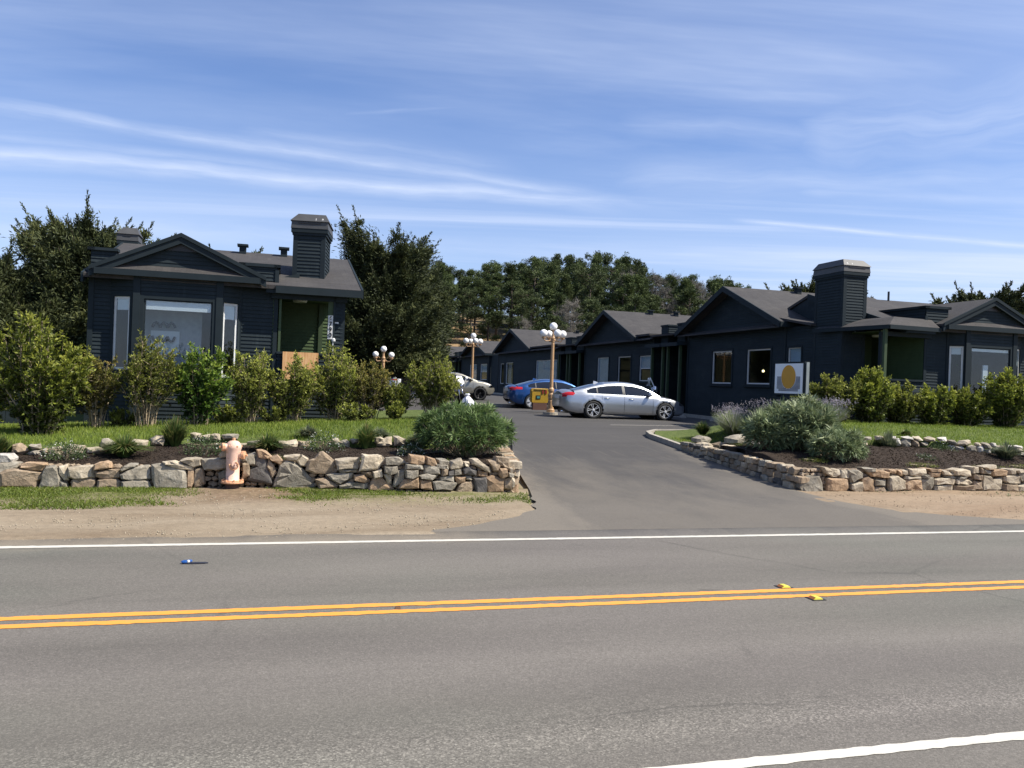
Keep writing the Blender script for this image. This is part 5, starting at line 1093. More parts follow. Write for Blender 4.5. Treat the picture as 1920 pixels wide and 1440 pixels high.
# chimney of the right cottage stands on the ground at its driveway side
chimney(hr, 20.2 - 19.10, 20.2 - 18.22, 23.9, 25.4, .75, 6.62, mir=mr)
fx = MB()
wall(fx, (18.3, 27.15), (18.3, 25.4), .7, 4.5, [(.12, .94, 3.02, 3.72)]); wall(fx, (18.5, 25.0), (20.5, 25.0), .7, 4.3); fx.build('side_wall', M_SID, hr)
rp = MB(); rp.slab([(18.0, 25.3, 4.52), (19.3, 25.3, 4.52), (19.3, 27.3, 4.86), (18.0, 27.3, 4.86)], .08); rp.build('roof', M_SHIN, hr)
vp = MB(); vp.tube([(22.7, 27.1, 5.6), (22.7, 27.1, 6.12)], .04, 8); vp.build('vent_pipe', M_BLACK, hr)

# ------------------------------------------------------------------ row of gabled wings facing the lot
def wing(b0, b1, peak_b, wins, label, g0=None, g1=None, aw=18.3, depth=6.5, eave=4.82, peak=6.40, base=.75, vents=((21.0,), (22.6,)), seed=0):
    root = new_empty('motel_wing', aw + 3, peak_b, base); ox = .5
    w = MB(); holes = [(b1 - ww[1], b1 - ww[0], ww[2], ww[3]) for ww in wins]
    wall(w, (aw, b1), (aw, b0), base - .1, eave - .1, holes); wall(w, (aw, b0), (aw + depth, b0), base - .1, eave - .1); wall(w, (aw + depth, b1), (aw, b1), base - .1, eave - .1)
    wall(w, (aw + depth, b0), (aw + depth, b1), base - .1, eave - .1)
    w.build('wall', M_SID, root)
    g0 = b0 if g0 is None else g0; g1 = b1 if g1 is None else g1
    g = MB(); gable(g, (aw + .02, g1), (aw + .02, g0), eave - .1, peak - .12); g.build('gable', M_SID, root)
    if g0 > b0 + .5: fr_ = MB(); fr_.box(aw - .35, aw + depth, b0 - .1, g0 + .4, eave - .12, eave - .02); fr_.build('flat_roof', M_SHIN, root)
    hb = (g1 - g0) / 2 + .35; pb = (g0 + g1) / 2; el_ = eave - .14
    r_ = MB(); r_.slab([(aw - ox, pb - hb, el_), (aw + depth + .4, pb - hb, el_), (aw + depth + .4, pb, peak), (aw - ox, pb, peak)], .09); r_.build('roof', M_SHIN, root)
    r_ = MB(); r_.slab([(aw - ox, pb, peak), (aw + depth + .4, pb, peak), (aw + depth + .4, pb + hb, el_), (aw - ox, pb + hb, el_)], .09); r_.build('roof', M_SHIN, root)
    k = MB()
    for s_ in (-1, 1):
        k.hexa([(aw - ox - .05, pb + s_ * hb, el_ - .22), (aw - ox, pb + s_ * hb, el_ - .22), (aw - ox, pb, peak - .22), (aw - ox - .05, pb, peak - .22)], [(aw - ox - .05, pb + s_ * hb, el_ + .01), (aw - ox, pb + s_ * hb, el_ + .01), (aw - ox, pb, peak + .01), (aw - ox - .05, pb, peak + .01)])
    k.box(aw - ox - .02, aw + depth + .4, pb - hb - .05, pb - hb, el_ - .2, el_ - .01); k.build('rake_board', M_TRIM, root)
    sk = MB(); sk.slab([(aw - .45, b0 - .3, eave - .30), (aw - .45, b1 + .3, eave - .30), (aw + .1, b1 + .3, eave - .10), (aw + .1, b0 - .3, eave - .10)][::-1], .05); sk.build('skirt_roof', M_SHIN, root)
    for q in (b0 - .03, b1 - .1): c_ = MB(); c_.box(aw - .04, aw + .06, q, q + .13, base, eave - .3); c_.build('corner_board', M_TRIM, root)
    for ww in wins:
        mode = ww[4]; kw = {}
        if mode == 'blind': kw = dict(blind=1.0, blindmat=M_SKYB)
        elif mode == 'half': kw = dict(blind=.5, blindmat=M_SKYB, mullion='h', fw=.05)
        elif mode == 'curt': kw = dict(curtain=[(0, .42, M_CURT), (.62, 1, M_CURT)])
        elif mode == 'dark': kw = dict(fw=.05)
        window(root, (aw, ww[1]), (aw, ww[0]), ww[2], ww[3], trim=.08, glass=M_GLASSW if mode == 'dark' else None, **kw)
    interior_b(root, aw + .02, aw + 3.5, b0 + .15, b1 - .15, base + .1, eave - .4)
    for v in vents: roof_vent(root, v[0], pb - .25, peak - .05)
    return tag(root, label, 'building')
def interior_b(parent, x0, x1, y0, y1, z0, z1):
    mb = MB(); t_ = .05; x0 += .11
    mb.box(x1, x1 + t_, y0, y1, z0, z1); mb.box(x0, x1, y0, y1, z0 - t_, z0); mb.box(x0, x1, y0, y1, z1, z1 + t_); mb.box(x0, x1, y0 - t_, y0, z0, z1); mb.box(x0, x1, y1, y1 + t_, z0, z1); mb.build('room', M_INTD, parent)
M_SKYB = m_plain('sky_reflection_blind', (.42, .50, .56), .5, var=.04)  # pale blue puts the sky mirrored in the panes into the blind colour
wD = wing(27.2, 34.9, 30.95, [(28.14, 29.83, 2.35, 3.74, 'dark'), (30.98, 32.61, 2.35, 3.74, 'dark')], 'nearest gabled motel wing, behind the ochre disc sign, facing the lot', vents=((21.2,),))
window(hr, (18.3, 27.03), (18.3, 26.21), 3.02, 3.72, trim=.06, fw=.03, blind=.95, blindmat=M_SKYB)
wC = wing(38.5, 48.3, 44.3, [(38.8, 40.2, 2.4, 3.72, 'half'), (41.3, 43.05, 2.2, 3.74, 'dark'), (44.4, 46.15, 1.95, 3.74, 'blind')], 'second gabled motel wing, behind the silver sedan', g0=40.2, g1=48.3, vents=((20.6,), (22.2,)))
wB = wing(52.8, 69.2, 64.0, [(53.5, 58.3, 2.0, 3.78, 'blind'), (64.4, 66.6, 2.0, 3.75, 'curt'), (67.2, 68.4, 2.0, 3.7, 'dark')], 'third gabled motel wing, behind the blue car', g0=59.0, g1=69.0, vents=((21.5,), (23.4,)))
wA2 = wing(72.5, 84.0, 77.6, [(73.0, 75.6, 2.3, 3.75, 'half'), (77.0, 80.0, 2.1, 3.75, 'blind')], 'fourth gabled motel wing, partly hidden by the middle lamp post', g0=72.5, g1=82.6, peak=6.05, vents=())
wA = wing(88.5, 98.5, 93.5, [(89.5, 92.2, 2.9, 3.6, 'blind')], 'farthest and smallest looking gabled motel wing at the foot of the hill', peak=6.05, eave=4.95, vents=())
def link_porch(b0, b1, label, shut=2):
    """recessed porch between two wings: back wall, posts, two shed roofs and boarded parapet boxes"""
    aw = 18.3; root = new_empty('porch_link', 19.5, (b0 + b1) / 2, .75); m_ = (b0 + b1) / 2
    w = MB(); wall(w, (20.2, b1), (20.2, b0), .7, 4.5); w.build('back_wall', M_GREEN, root)
    s = MB(); s.box(18.0, 25.0, b0, b1, 4.62, 4.70); s.build('flat_roof', M_SHIN, root)
    mw = MB(); wall(mw, (20.3, b0 + .3), (25, b0 + .3), 4.2, 4.62); mw.build('upper_wall', M_SID, root)
    for (q0, q1) in ((b0 + .05, m_ - .1), (m_ + .15, b1 - .05)):
        p = MB(); wall(p, (18.35, q0 + .25), (20.1, q0 + .25), 4.2, 5.12); wall(p, (18.35, q1 - .5), (18.35, q0 + .25), 4.2, 5.12); p.box(18.35, 20.1, q0 + .3, q1 - .5, 5.0, 5.1); p.build('parapet_box', M_SID, root)
        c = MB(); c.box(18.30, 20.15, q0 + .20, q1 - .45, 5.12, 5.19); c.build('parapet_cap', M_TRIM, root)
        r_ = MB(); r_.slab([(17.75, q0 - .1, 4.22), (20.0, q0 - .1, 4.50), (20.0, q1, 4.50), (17.75, q1, 4.22)], .05); r_.build('shed_roof', M_SHIN, root)
        f = MB(); f.box(17.70, 17.75, q0 - .1, q1, 4.05, 4.22); f.hexa([(17.7, q0 - .15, 4.05), (20, q0 - .15, 4.33), (20, q0 - .1, 4.33), (17.7, q0 - .1, 4.05)], [(17.7, q0 - .15, 4.23), (20, q0 - .15, 4.51), (20, q0 - .1, 4.51), (17.7, q0 - .1, 4.23)]); f.build('fascia', M_TRIM, root)
        for q in (q0 + .1, q1 - .2): pp = MB(); pp.box(18.0, 18.12, q, q + .12, .75, 4.15); pp.build('post', M_GREENT, root)
    d = MB(); d.box(20.10, 20.15, m_ - .5, m_ + .4, .8, 2.9); dr = d.build('door', M_TRIM, root); k = MB(); k.ball((20.07, m_ - .38, 1.8), .04, 8, 6); k.build('handle', M_CHROME, dr)
    return tag(root, label, 'porch')
link_porch(35.0, 38.4, 'shaded recessed porch between the nearest and second motel wings')
link_porch(48.4, 52.7, 'shaded recessed porch between the second and third motel wings')
link_porch(84.1, 88.4, 'shaded recessed porch between the two farthest motel wings')
fn = MB(); wall(fn, (18.5, 72.4), (18.5, 69.3), .9, 4.5); wf = new_empty('connecting_wall', 18.5, 70.7, .9); fn.build('boards', M_SID, wf); tag(wf, 'short dark boarded wall joining the third and fourth motel wings', 'wall')
# roof-top equipment box seen over the second wing
eq = new_empty('rooftop_unit', 25.5, 45.5, 5.6); mb = MB(); mb.box(24.9, 26.3, 44.8, 46.2, 4.7, 6.75); mb.build('cabinet', M_TRIM, eq); mb = MB(); mb.box(26.3, 26.9, 44.8, 46.2, 4.7, 7.0); mb.build('pale_panel', M_WHITE, eq); tag(eq, 'dark rooftop cabinet with a pale end above the second motel wing', 'rooftop unit')

# ------------------------------------------------------------------ cars
def m_carpaint(name, col, metal=.75, rough=.32):
    m, T, b = base_mat(name, rough, metal); b.inputs['Base Color'].default_value = (*col, 1)
    b.inputs['Coat Weight'].default_value = .7; b.inputs['Coat Roughness'].default_value = .06
    T.l.new(T.ramp(T.noise(obco(T), 500, 2), [(.3, tuple(c * .93 for c in col)), (.7, tuple(min(1, c * 1.06) for c in col))]), b.inputs['Base Color']); return m
P_SILVER = m_carpaint('silver_car_paint', (.43, .45, .48), .8, .32); P_BLUE = m_carpaint('blue_car_paint', (.006, .055, .19), .55, .3)
P_BEIGE = m_carpaint('beige_car_paint', (.28, .265, .22), .6, .34); P_WHITE = m_carpaint('white_car_paint', (.80, .80, .80), .0, .3)
M_RIMD = m_plain('black_rim', (.02, .02, .022), .3, .6, var=.05); M_RIML = m_plain('machined_spoke', (.60, .61, .63), .3, .25, var=.05)
M_PLATE = m_plain('number_plate_white', (.66, .67, .68), .4, var=.08, scale=30)
M_LENS = m_glass('headlight_lens', (.7, .72, .75), .25)
def make_wheel(parent, x, y, side, r, w, spokes, style):
    """tyre with rim and spokes; side -1 faces the camera side (-y)"""
    root = bpy.data.objects.new('wheel', None); COL.objects.link(root); root.parent = parent; root.location = (x, y, r)
    n = 34; ri = r * .72; t_ = MB(); hw = w / 2
    t_.lathe([(ri, -hw * .86), (r * .80, -hw), (r * .93, -hw * .98), (r * .985, -hw * .8), (r, -hw * .4), (r, hw * .4), (r * .985, hw * .8), (r * .93, hw * .98), (r * .8, hw), (ri, hw * .86)], n, axis='Y', cap=False)
    me_t = t_.build('tyre', M_RUB, root, smooth=True, local=True)
    b = MB(); b.lathe([(ri, -hw * .9), (ri * .97, -hw * .9), (ri * .93, -hw * .35), (.02, -hw * .3), (.02, hw * .3), (ri * .97, hw * .9), (ri, hw * .9)], n, axis='Y', cap=False); b.build('rim', M_RIMD if style != 'hub' else M_RIML, root, smooth=True, local=True)
    s = MB(); yo = side * hw * .90
    for k in range(spokes):
        a = 2 * PI * k / spokes + .3
        tw = .32 if style == 'twist' else 0.0; wd = {'twist': .10, 'hub': .36, 'thin': .14}[style]
        def pt(rr, aa, yy): return (rr * math.cos(aa), yy, rr * math.sin(aa))
        for sg in ((-1, 1) if style == 'twist' else (0,)):
            a1 = a + sg * .17
            q = [pt(ri * .16, a1 - wd * 1.3, yo * .75), pt(ri * .16, a1 + wd * 1.3, yo * .75), pt(ri * .97, a1 + tw + wd * .5, yo), pt(ri * .97, a1 + tw - wd * .5, yo)]
            if style == 'hub': q = [pt(ri * .2, a - .5, yo), pt(ri * .2, a + .5, yo), pt(ri * .96, a + .44, yo * 1.0), pt(ri * .96, a - .44, yo * 1.0)]; q = [pt(ri * .2, a - .6, yo), pt(ri * .2, a + .6, yo), pt(ri * .92, a + .34, yo), pt(ri * .92, a - .34, yo)]
            q2 = [(p[0], p[1] - side * .03, p[2]) for p in q]; s.hexa(q2, q) if side < 0 else s.hexa(q, q2)
    s.lathe([(ri * .2, yo * .96), (ri * .17, yo * 1.02), (.01, yo * 1.03)] if side > 0 else [(.01, yo * 1.03), (ri * .17, yo * 1.02), (ri * .2, yo * .96)], 14, axis='Y')
    s.lathe([(ri * 1.0, yo * .9), (ri * 1.0, yo * 1.0), (ri * .93, yo * 1.0), (ri * .93, yo * .9)], n, axis='Y', cap=False)
    s.build('spokes', M_RIML if style != 'thin' else M_RIMD, root, local=True)
    return root
def make_car(name, a, b, z, P, paint, label, cat='car', rz=0.0):
    root = new_empty(name, a, b, z, rz)
    L, W, WB, R = P['L'], P['W'], P['WB'], P['R']; fo = P['fo']; xf = L / 2; xr = -L / 2; wx = (xf - fo, xf - fo - WB); ar = R * 1.13
    cr = lambda tab, x: float(np.interp(x, [q[0] for q in tab], [q[1] for q in tab]))
    def smooth(tab):
        xs = np.linspace(tab[0][0], tab[-1][0], 90); ys = np.interp(xs, [q[0] for q in tab], [q[1] for q in tab])
        k = np.array([1, 2, 3, 2, 1.]); k /= k.sum(); yp = np.pad(ys, 2, 'edge'); y2 = np.convolve(yp, k, 'valid'); y2[0] = ys[0]; y2[-1] = ys[-1]; return list(zip(xs, y2))
    belt, deck, plan, bot, roof = [smooth(P[k]) for k in ('belt', 'deck', 'plan', 'bot', 'roof')]
    prof = [(0, .90), (.05, .955), (.25, .99), (.5, 1.0), (.72, .985), (.9, .955), (1, .915)]
    def side_y(x, s): return cr(plan, x) * float(np.interp(s, [p[0] for p in prof], [p[1] for p in prof]))
    xs = sorted(set(np.round(np.concatenate([np.arange(xr, xf, .045), [xf], xr + np.array([.012, .03]), xf - np.array([.012, .03])]), 4))); NS, NT_ = 16, 8
    sv = np.linspace(0, 1, NS); V = []; 
    for x in xs:
        zb_, zt, zd = cr(bot, x), cr(belt, x), cr(deck, x); row = []
        for s in sv: row.append([x, side_y(x, s), zb_ + (zt - zb_) * s])
        y0 = side_y(x, 1.0)
        for k in range(1, NT_ + 1):
            u = k / NT_; row.append([x, y0 * (1 - u), zt + (zd - zt) * math.sin(u * PI / 2) ** .8])
        V.append(row)
    V = np.array(V); nx, ns = V.shape[:2]
    for i in range(nx):                    # wheel arches
        for j in range(NS):
            for w in wx:
                dx, dz = V[i, j, 0] - w, V[i, j, 2] - R; d = math.hypot(dx, dz)
                if abs(d - ar) < .035 and d > 1e-6: V[i, j, 0] += dx / d * (ar - d); V[i, j, 2] += dz / d * (ar - d)
                if ar < d < ar + .09: V[i, j, 1] += .012
    keys = {}
    def put(key, f): keys.setdefault(key, []).append(f)
    allV = []; 
    for sgn in (-1, 1):
        k0 = len(allV); allV += [(v[0], sgn * v[1], v[2]) for r_ in V for v in r_]
        for i in range(nx - 1):
            for j in range(ns - 1):
                cx = V[i:i + 2, j:j + 2, 0].mean(); cz = V[i:i + 2, j:j + 2, 2].mean()
                if j < NS - 1 and any(math.hypot(cx - w, cz - R) < ar - .012 for w in wx): continue
                f = (k0 + i * ns + j, k0 + (i + 1) * ns + j, k0 + (i + 1) * ns + j + 1, k0 + i * ns + j + 1)
                if sgn > 0: f = f[::-1]
                key = 'body'
                if j >= NS - 1 and P['roof'][0][0] + .05 < cx < P['roof'][-1][0] - .05: key = 'cabin_floor'
                if j < NS and cx < xr + P['tl'][0] and P['tl'][1] < cz - (cx - xr) * P['tl'][3] < P['tl'][2]: key = 'tail_light'
                if j < NS and cx > xf - P['hl'][0] and P['hl'][1] < cz < P['hl'][2]: key = 'headlight'
                if cz < P.get('clad', 0) : key = 'cladding'
                put(key, f)
    # end caps
    for i, sg in ((0, 1), (nx - 1, -1)):
        ring = [k_ for k_ in range(ns)]; base2 = nx * ns
        for j in range(ns - 1):
            q = (i * ns + j, i * ns + j + 1, base2 + i * ns + j + 1, base2 + i * ns + j); zc = V[i, j:j + 2, 2].mean()
            put('tail_light' if (i == 0 and P['tl'][1] < zc < P['tl'][2] and P.get('tlrear')) else ('cladding' if zc < P.get('clad', 0) else 'body'), q if sg > 0 else q[::-1])
    # greenhouse
    gx = np.linspace(P['roof'][0][0], P['roof'][-1][0], 64); NG = 16; G = []
    hdr_r, hdr_f = P['hdr']; wr = P['wr']
    for x in gx:
        zt = cr(belt, x); zd = cr(deck, x); zr = max(cr(roof, x), zd + .004); wb = side_y(x, 1.0) - .015
        hgt = zr - zt; fullh = P['H'] - zt; top = wb + (wr - wb) * min(1, max(0, hgt / max(fullh, .01)))
        row = []
        for k in range(NG + 1):
            t_ = k / NG
            if t_ <= .56: u = t_ / .56; row.append((x, wb + (top - wb) * (u ** 1.15), zt + (max(hgt - .055, .0)) * u))
            else: u = (t_ - .56) / .44; row.append((x, top * (1 - u), zt + max(hgt - .055, 0) + (zr - zt - max(hgt - .055, 0)) * math.sin(u * PI / 2) ** .75))
        G.append(row)
    dl = P['dlo']; pil = P['pillars']
    for sgn in (-1, 1):
        k0 = len(allV); allV += [(v[0], sgn * v[1], v[2]) for r_ in G for v in r_]
        for i in range(len(gx) - 1):
            xc = (gx[i] + gx[i + 1]) / 2; zt = cr(belt, xc); hg = cr(roof, xc) - zt
            for k in range(NG):
                t_ = (k + .5) / NG; f = (k0 + i * (NG + 1) + k, k0 + (i + 1) * (NG + 1) + k, k0 + (i + 1) * (NG + 1) + k + 1, k0 + i * (NG + 1) + k + 1)
                if sgn > 0: f = f[::-1]
                key = 'roof'
                if t_ < .50 and hg > .10 and dl[0] < xc < dl[1] and t_ > .03:
                    zlim = hg * t_ / .56
                    # pillars lean with the screens
                    if (cr(roof, xc) - zt) * .93 - .055 > zlim * 1.0:
                        key = None
                        for n_, (p0, p1) in enumerate(pil):
                            if p0 < xc < p1: key = 'pillar'
                        if key is None:
                            n_ = sum(1 for p in pil if xc > p[1]); key = 'side_window_%d_%d' % (n_, 0 if sgn < 0 else 1)
                elif t_ >= .60 and xc > hdr_f: key = 'windshield'
                elif t_ >= .60 and xc < hdr_r: key = 'rear_window'
                put(key, f)
    mats = {'body': paint, 'roof': paint, 'cabin_floor': M_BLACK, 'tail_light': M_RED, 'headlight': M_LENS, 'windshield': M_GLASSD, 'rear_window': M_GLASSD, 'pillar': M_BLACK, 'cladding': M_BLACK}
    arrV = np.array(allV)
    for key, fs in keys.items():
        parts = [fs]
        if key in ('tail_light', 'headlight'): parts = [[f for f in fs if arrV[list(f), 1].mean() * s_ > 0] for s_ in (-1, 1)]
        for fs_ in parts:
            if not fs_: continue
            idx = np.unique(np.array(fs_).ravel()); mp = {int(q): n_ for n_, q in enumerate(idx)}
            nm = 'side_window' if key.startswith('side') else key
            if nm == 'headlight' or nm == 'tail_light': nm = key
            me = mesh_np(nm, arrV[idx], [tuple(mp[int(q)] for q in f) for f in fs_], [mats.get(key, M_GLASSD)], smooth=True); link(nm, me, root)
    u_ = MB(); u_.box(xr + .25, xf - .25, -W / 2 + .28, W / 2 - .28, cr(bot, 0) - .02, .62)
    for w in wx:
        for s_ in (-1, 1): u_.lathe([(.02, s_ * (W / 2 - .34)), (ar * .995, s_ * (W / 2 - .34)), (ar * .995, s_ * (W / 2 - .05)), (ar * .96, s_ * (W / 2 - .05)), (ar * .96, s_ * (W / 2 - .32)), (.03, s_ * (W / 2 - .32))], 28, (w, 0, R), axis='Y')
    u_.build('underbody', M_BLACK, root, local=True)
    for w in wx:
        for s_ in (-1, 1): make_wheel(root, w, s_ * (W / 2 - .115), s_, R, .22, P.get('spk', 5), P.get('style', 'twist'))
    # door seams, handles, mirrors, plate, antenna
    se = MB()
    for x in P['seams']:
        for s_ in (-1,):
            se.tube([(x + .02 * (1 - s) if False else x, s_ * (side_y(x, s) + .001), cr(bot, x) + (cr(belt, x) - cr(bot, x)) * s) for s in np.linspace(.12, 1, 8)], .005, 4)
    x0, x1 = P['seams'][0], P['seams'][-1]
    se.tube([(x, -(side_y(x, .1) + .002), cr(bot, x) + (cr(belt, x) - cr(bot, x)) * .1) for x in np.linspace(x0, x1, 10)], .005, 4); sm_ = se.build('door_seam', M_BLACK, root, local=True); sm_['kind'] = 'stuff'
    for x in P['handles']:
        for s_ in (-1, 1):
            h = MB(); s = .80; zc = cr(bot, x) + (cr(belt, x) - cr(bot, x)) * s; y = side_y(x, s)
            h.tube([(x - .10, s_ * (y - .01), zc), (x - .08, s_ * (y + .028), zc), (x + .08, s_ * (y + .028), zc), (x + .10, s_ * (y - .01), zc)], .014, 6); h.build('door_handle', paint, root, local=True, smooth=True)
    mxp = P['mirror']
    for s_ in (-1, 1):
        h = MB(); y = side_y(mxp, 1); zc = cr(belt, mxp) + .07; h.ball((mxp, s_ * (y + .12), zc), .1, 12, 8, (.75, 1.15, .75)); h.tube([(mxp + .05, s_ * (y - .03), zc - .06), (mxp, s_ * (y + .08), zc - .03)], .03, 6); h.build('mirror', P.get('mirmat', paint), root, local=True, smooth=True)
    h = MB(); h.box(xr - .016, xr - .004, -.26, .26, P['plate'] - .07, P['plate'] + .07); h.build('licence_plate', M_PLATE, root, local=True)
    if P.get('fin') is not None:
        h = MB(); fx_ = P['fin']; h.add([(fx_ - .12, -.03, cr(roof, fx_ - .12) - .01), (fx_ + .1, -.02, cr(roof, fx_ + .1) - .01), (fx_ + .1, .02, cr(roof, fx_ + .1) - .01), (fx_ - .12, .03, cr(roof, fx_ - .12) - .01), (fx_ - .10, 0, cr(roof, fx_) + .075), (fx_ - .02, 0, cr(roof, fx_) + .06)], [(0, 1, 5, 4), (2, 3, 4, 5), (1, 2, 5), (3, 0, 4)]); h.build('antenna_fin', paint, root, local=True)
    h = MB(); h.tube([(xr + .12, -W * .28, .25), (xr - .02, -W * .28, .25)], .035, 10); h.build('exhaust_tip', M_CHROME, root, local=True)
    return tag(root, label, cat)
SEDAN = dict(L=4.88, W=1.86, H=1.45, WB=2.83, R=.338, fo=.95, wr=.60, spk=5, style='twist',
    bot=[(-2.44, .42), (-2.3, .28), (-1.9, .20), (1.9, .19), (2.3, .22), (2.44, .40)],
    belt=[(-2.44, .88), (-2.3, .95), (-1.6, .965), (0, .93), (1.05, .90), (1.7, .83), (2.2, .70), (2.44, .56)],
    deck=[(-2.44, 1.0), (-2.3, 1.085), (-1.9, 1.08), (-1.6, 1.05), (0, 1.0), (.95, 1.0), (1.4, .97), (1.9, .87), (2.25, .76), (2.44, .60)],
    plan=[(-2.44, .62), (-2.38, .74), (-2.2, .84), (-1.7, .915), (-1, .93), (1.2, .93), (1.75, .91), (2.1, .84), (2.32, .72), (2.44, .50)],
    roof=[(-2.05, 1.085), (-1.7, 1.17), (-1.2, 1.31), (-.75, 1.41), (-.2, 1.45), (.25, 1.43), (.62, 1.34), (1.0, 1.17), (1.28, 1.0)],
    hdr=(-.85, .28), dlo=(-1.55, .95), pillars=[(-1.20, -1.17), (-.20, -.12)], seams=[-1.02, -.15, .98], handles=[-.83, .12], mirror=.82, plate=.80, fin=-.95,
    tl=(.42, .80, .94, .22), hl=(.36, .58, .72))
make_car('silver_sedan', 12.98, 30.33, .80, SEDAN, P_SILVER, 'silver four-door sedan parked broadside nearest the driveway beside the lamp post').scale = (1.055, 1.0, 1.0)
BL = dict(SEDAN); BL.update(L=4.55, W=1.78, WB=2.70, R=.32, H=1.43, fo=.88, style='hub', bot=[(-2.27, .42), (-2.1, .27), (-1.8, .2), (1.8, .2), (2.1, .24), (2.27, .4)],
    belt=[(-2.27, .92), (-2.15, .98), (-1.5, .985), (0, .93), (1.0, .88), (1.6, .8), (2.05, .68), (2.27, .55)], deck=[(-2.27, 1.02), (-2.15, 1.09), (-1.8, 1.09), (-1.5, 1.06), (0, 1.0), (.9, .97), (1.35, .93), (1.8, .83), (2.1, .73), (2.27, .58)],
    plan=[(-2.27, .60), (-2.2, .72), (-2.05, .81), (-1.6, .88), (1.2, .89), (1.6, .87), (1.95, .80), (2.17, .68), (2.27, .48)], roof=[(-1.95, 1.09), (-1.6, 1.18), (-1.1, 1.32), (-.65, 1.40), (-.1, 1.43), (.3, 1.40), (.7, 1.27), (1.2, 1.0)],
    wr=.57, dlo=(-1.45, .9), pillars=[(-1.1, -1.05), (-.12, -.04)], seams=[-.95, -.07, .95], handles=[-.75, .18], mirror=.8, tl=(.55, .84, .97, .10), hdr=(-.75, .25), fin=-.9, plate=.86)
make_car('blue_sedan', 12.66, 37.6, .89, BL, P_BLUE, 'shiny blue four-door sedan parked behind the lamp post and the yellow case')
SU = dict(L=4.6, W=1.85, H=1.68, WB=2.66, R=.355, fo=.92, wr=.66, spk=5, style='thin', clad=.36,
    bot=[(-2.3, .5), (-2.1, .34), (-1.8, .28), (1.8, .28), (2.1, .33), (2.3, .5)], belt=[(-2.3, 1.02), (-2.1, 1.06), (0, 1.06), (1.1, 1.04), (1.7, .98), (2.1, .86), (2.3, .68)],
    deck=[(-2.3, 1.06), (-2.1, 1.1), (0, 1.1), (1.05, 1.12), (1.5, 1.09), (1.9, 1.0), (2.15, .88), (2.3, .72)], plan=[(-2.3, .70), (-2.2, .82), (-1.8, .91), (1.2, .925), (1.7, .90), (2.05, .82), (2.22, .70), (2.3, .52)],
    roof=[(-2.22, 1.10), (-2.05, 1.40), (-1.75, 1.60), (-1.2, 1.67), (0, 1.68), (.35, 1.63), (.8, 1.38), (1.25, 1.12)], hdr=(-1.8, .3), dlo=(-1.95, .95), pillars=[(-1.2, -1.12), (-.12, -.03)],
    seams=[-1.05, -.08, .98], handles=[-.85, .15], mirror=.85, plate=.82, tl=(.3, .95, 1.10, .1), hl=(.4, .70, .84))
BE = dict(SU); BE.update(H=1.5, roof=[(x_, z_ if z_ < 1.2 else 1.1 + (z_ - 1.1) * .70) for x_, z_ in SU['roof']])
make_car('beige_suv', 9.45, 45.6, 1.04, BE, P_BEIGE, 'beige sport utility car with a black wheel seen behind the middle lamp post', 'suv')
WH = dict(SU); WH.update(H=1.8, roof=[(-2.25, 1.12), (-2.15, 1.5), (-2.0, 1.74), (-1.2, 1.79), (0, 1.8), (.4, 1.74), (.8, 1.45), (1.2, 1.14)], dlo=(-2.05, .95), clad=.3)
make_car('white_suv', 9.35, 53.6, 1.0, WH, P_WHITE, 'white sport utility car half hidden behind the tall shrubs left of the driveway', 'suv')
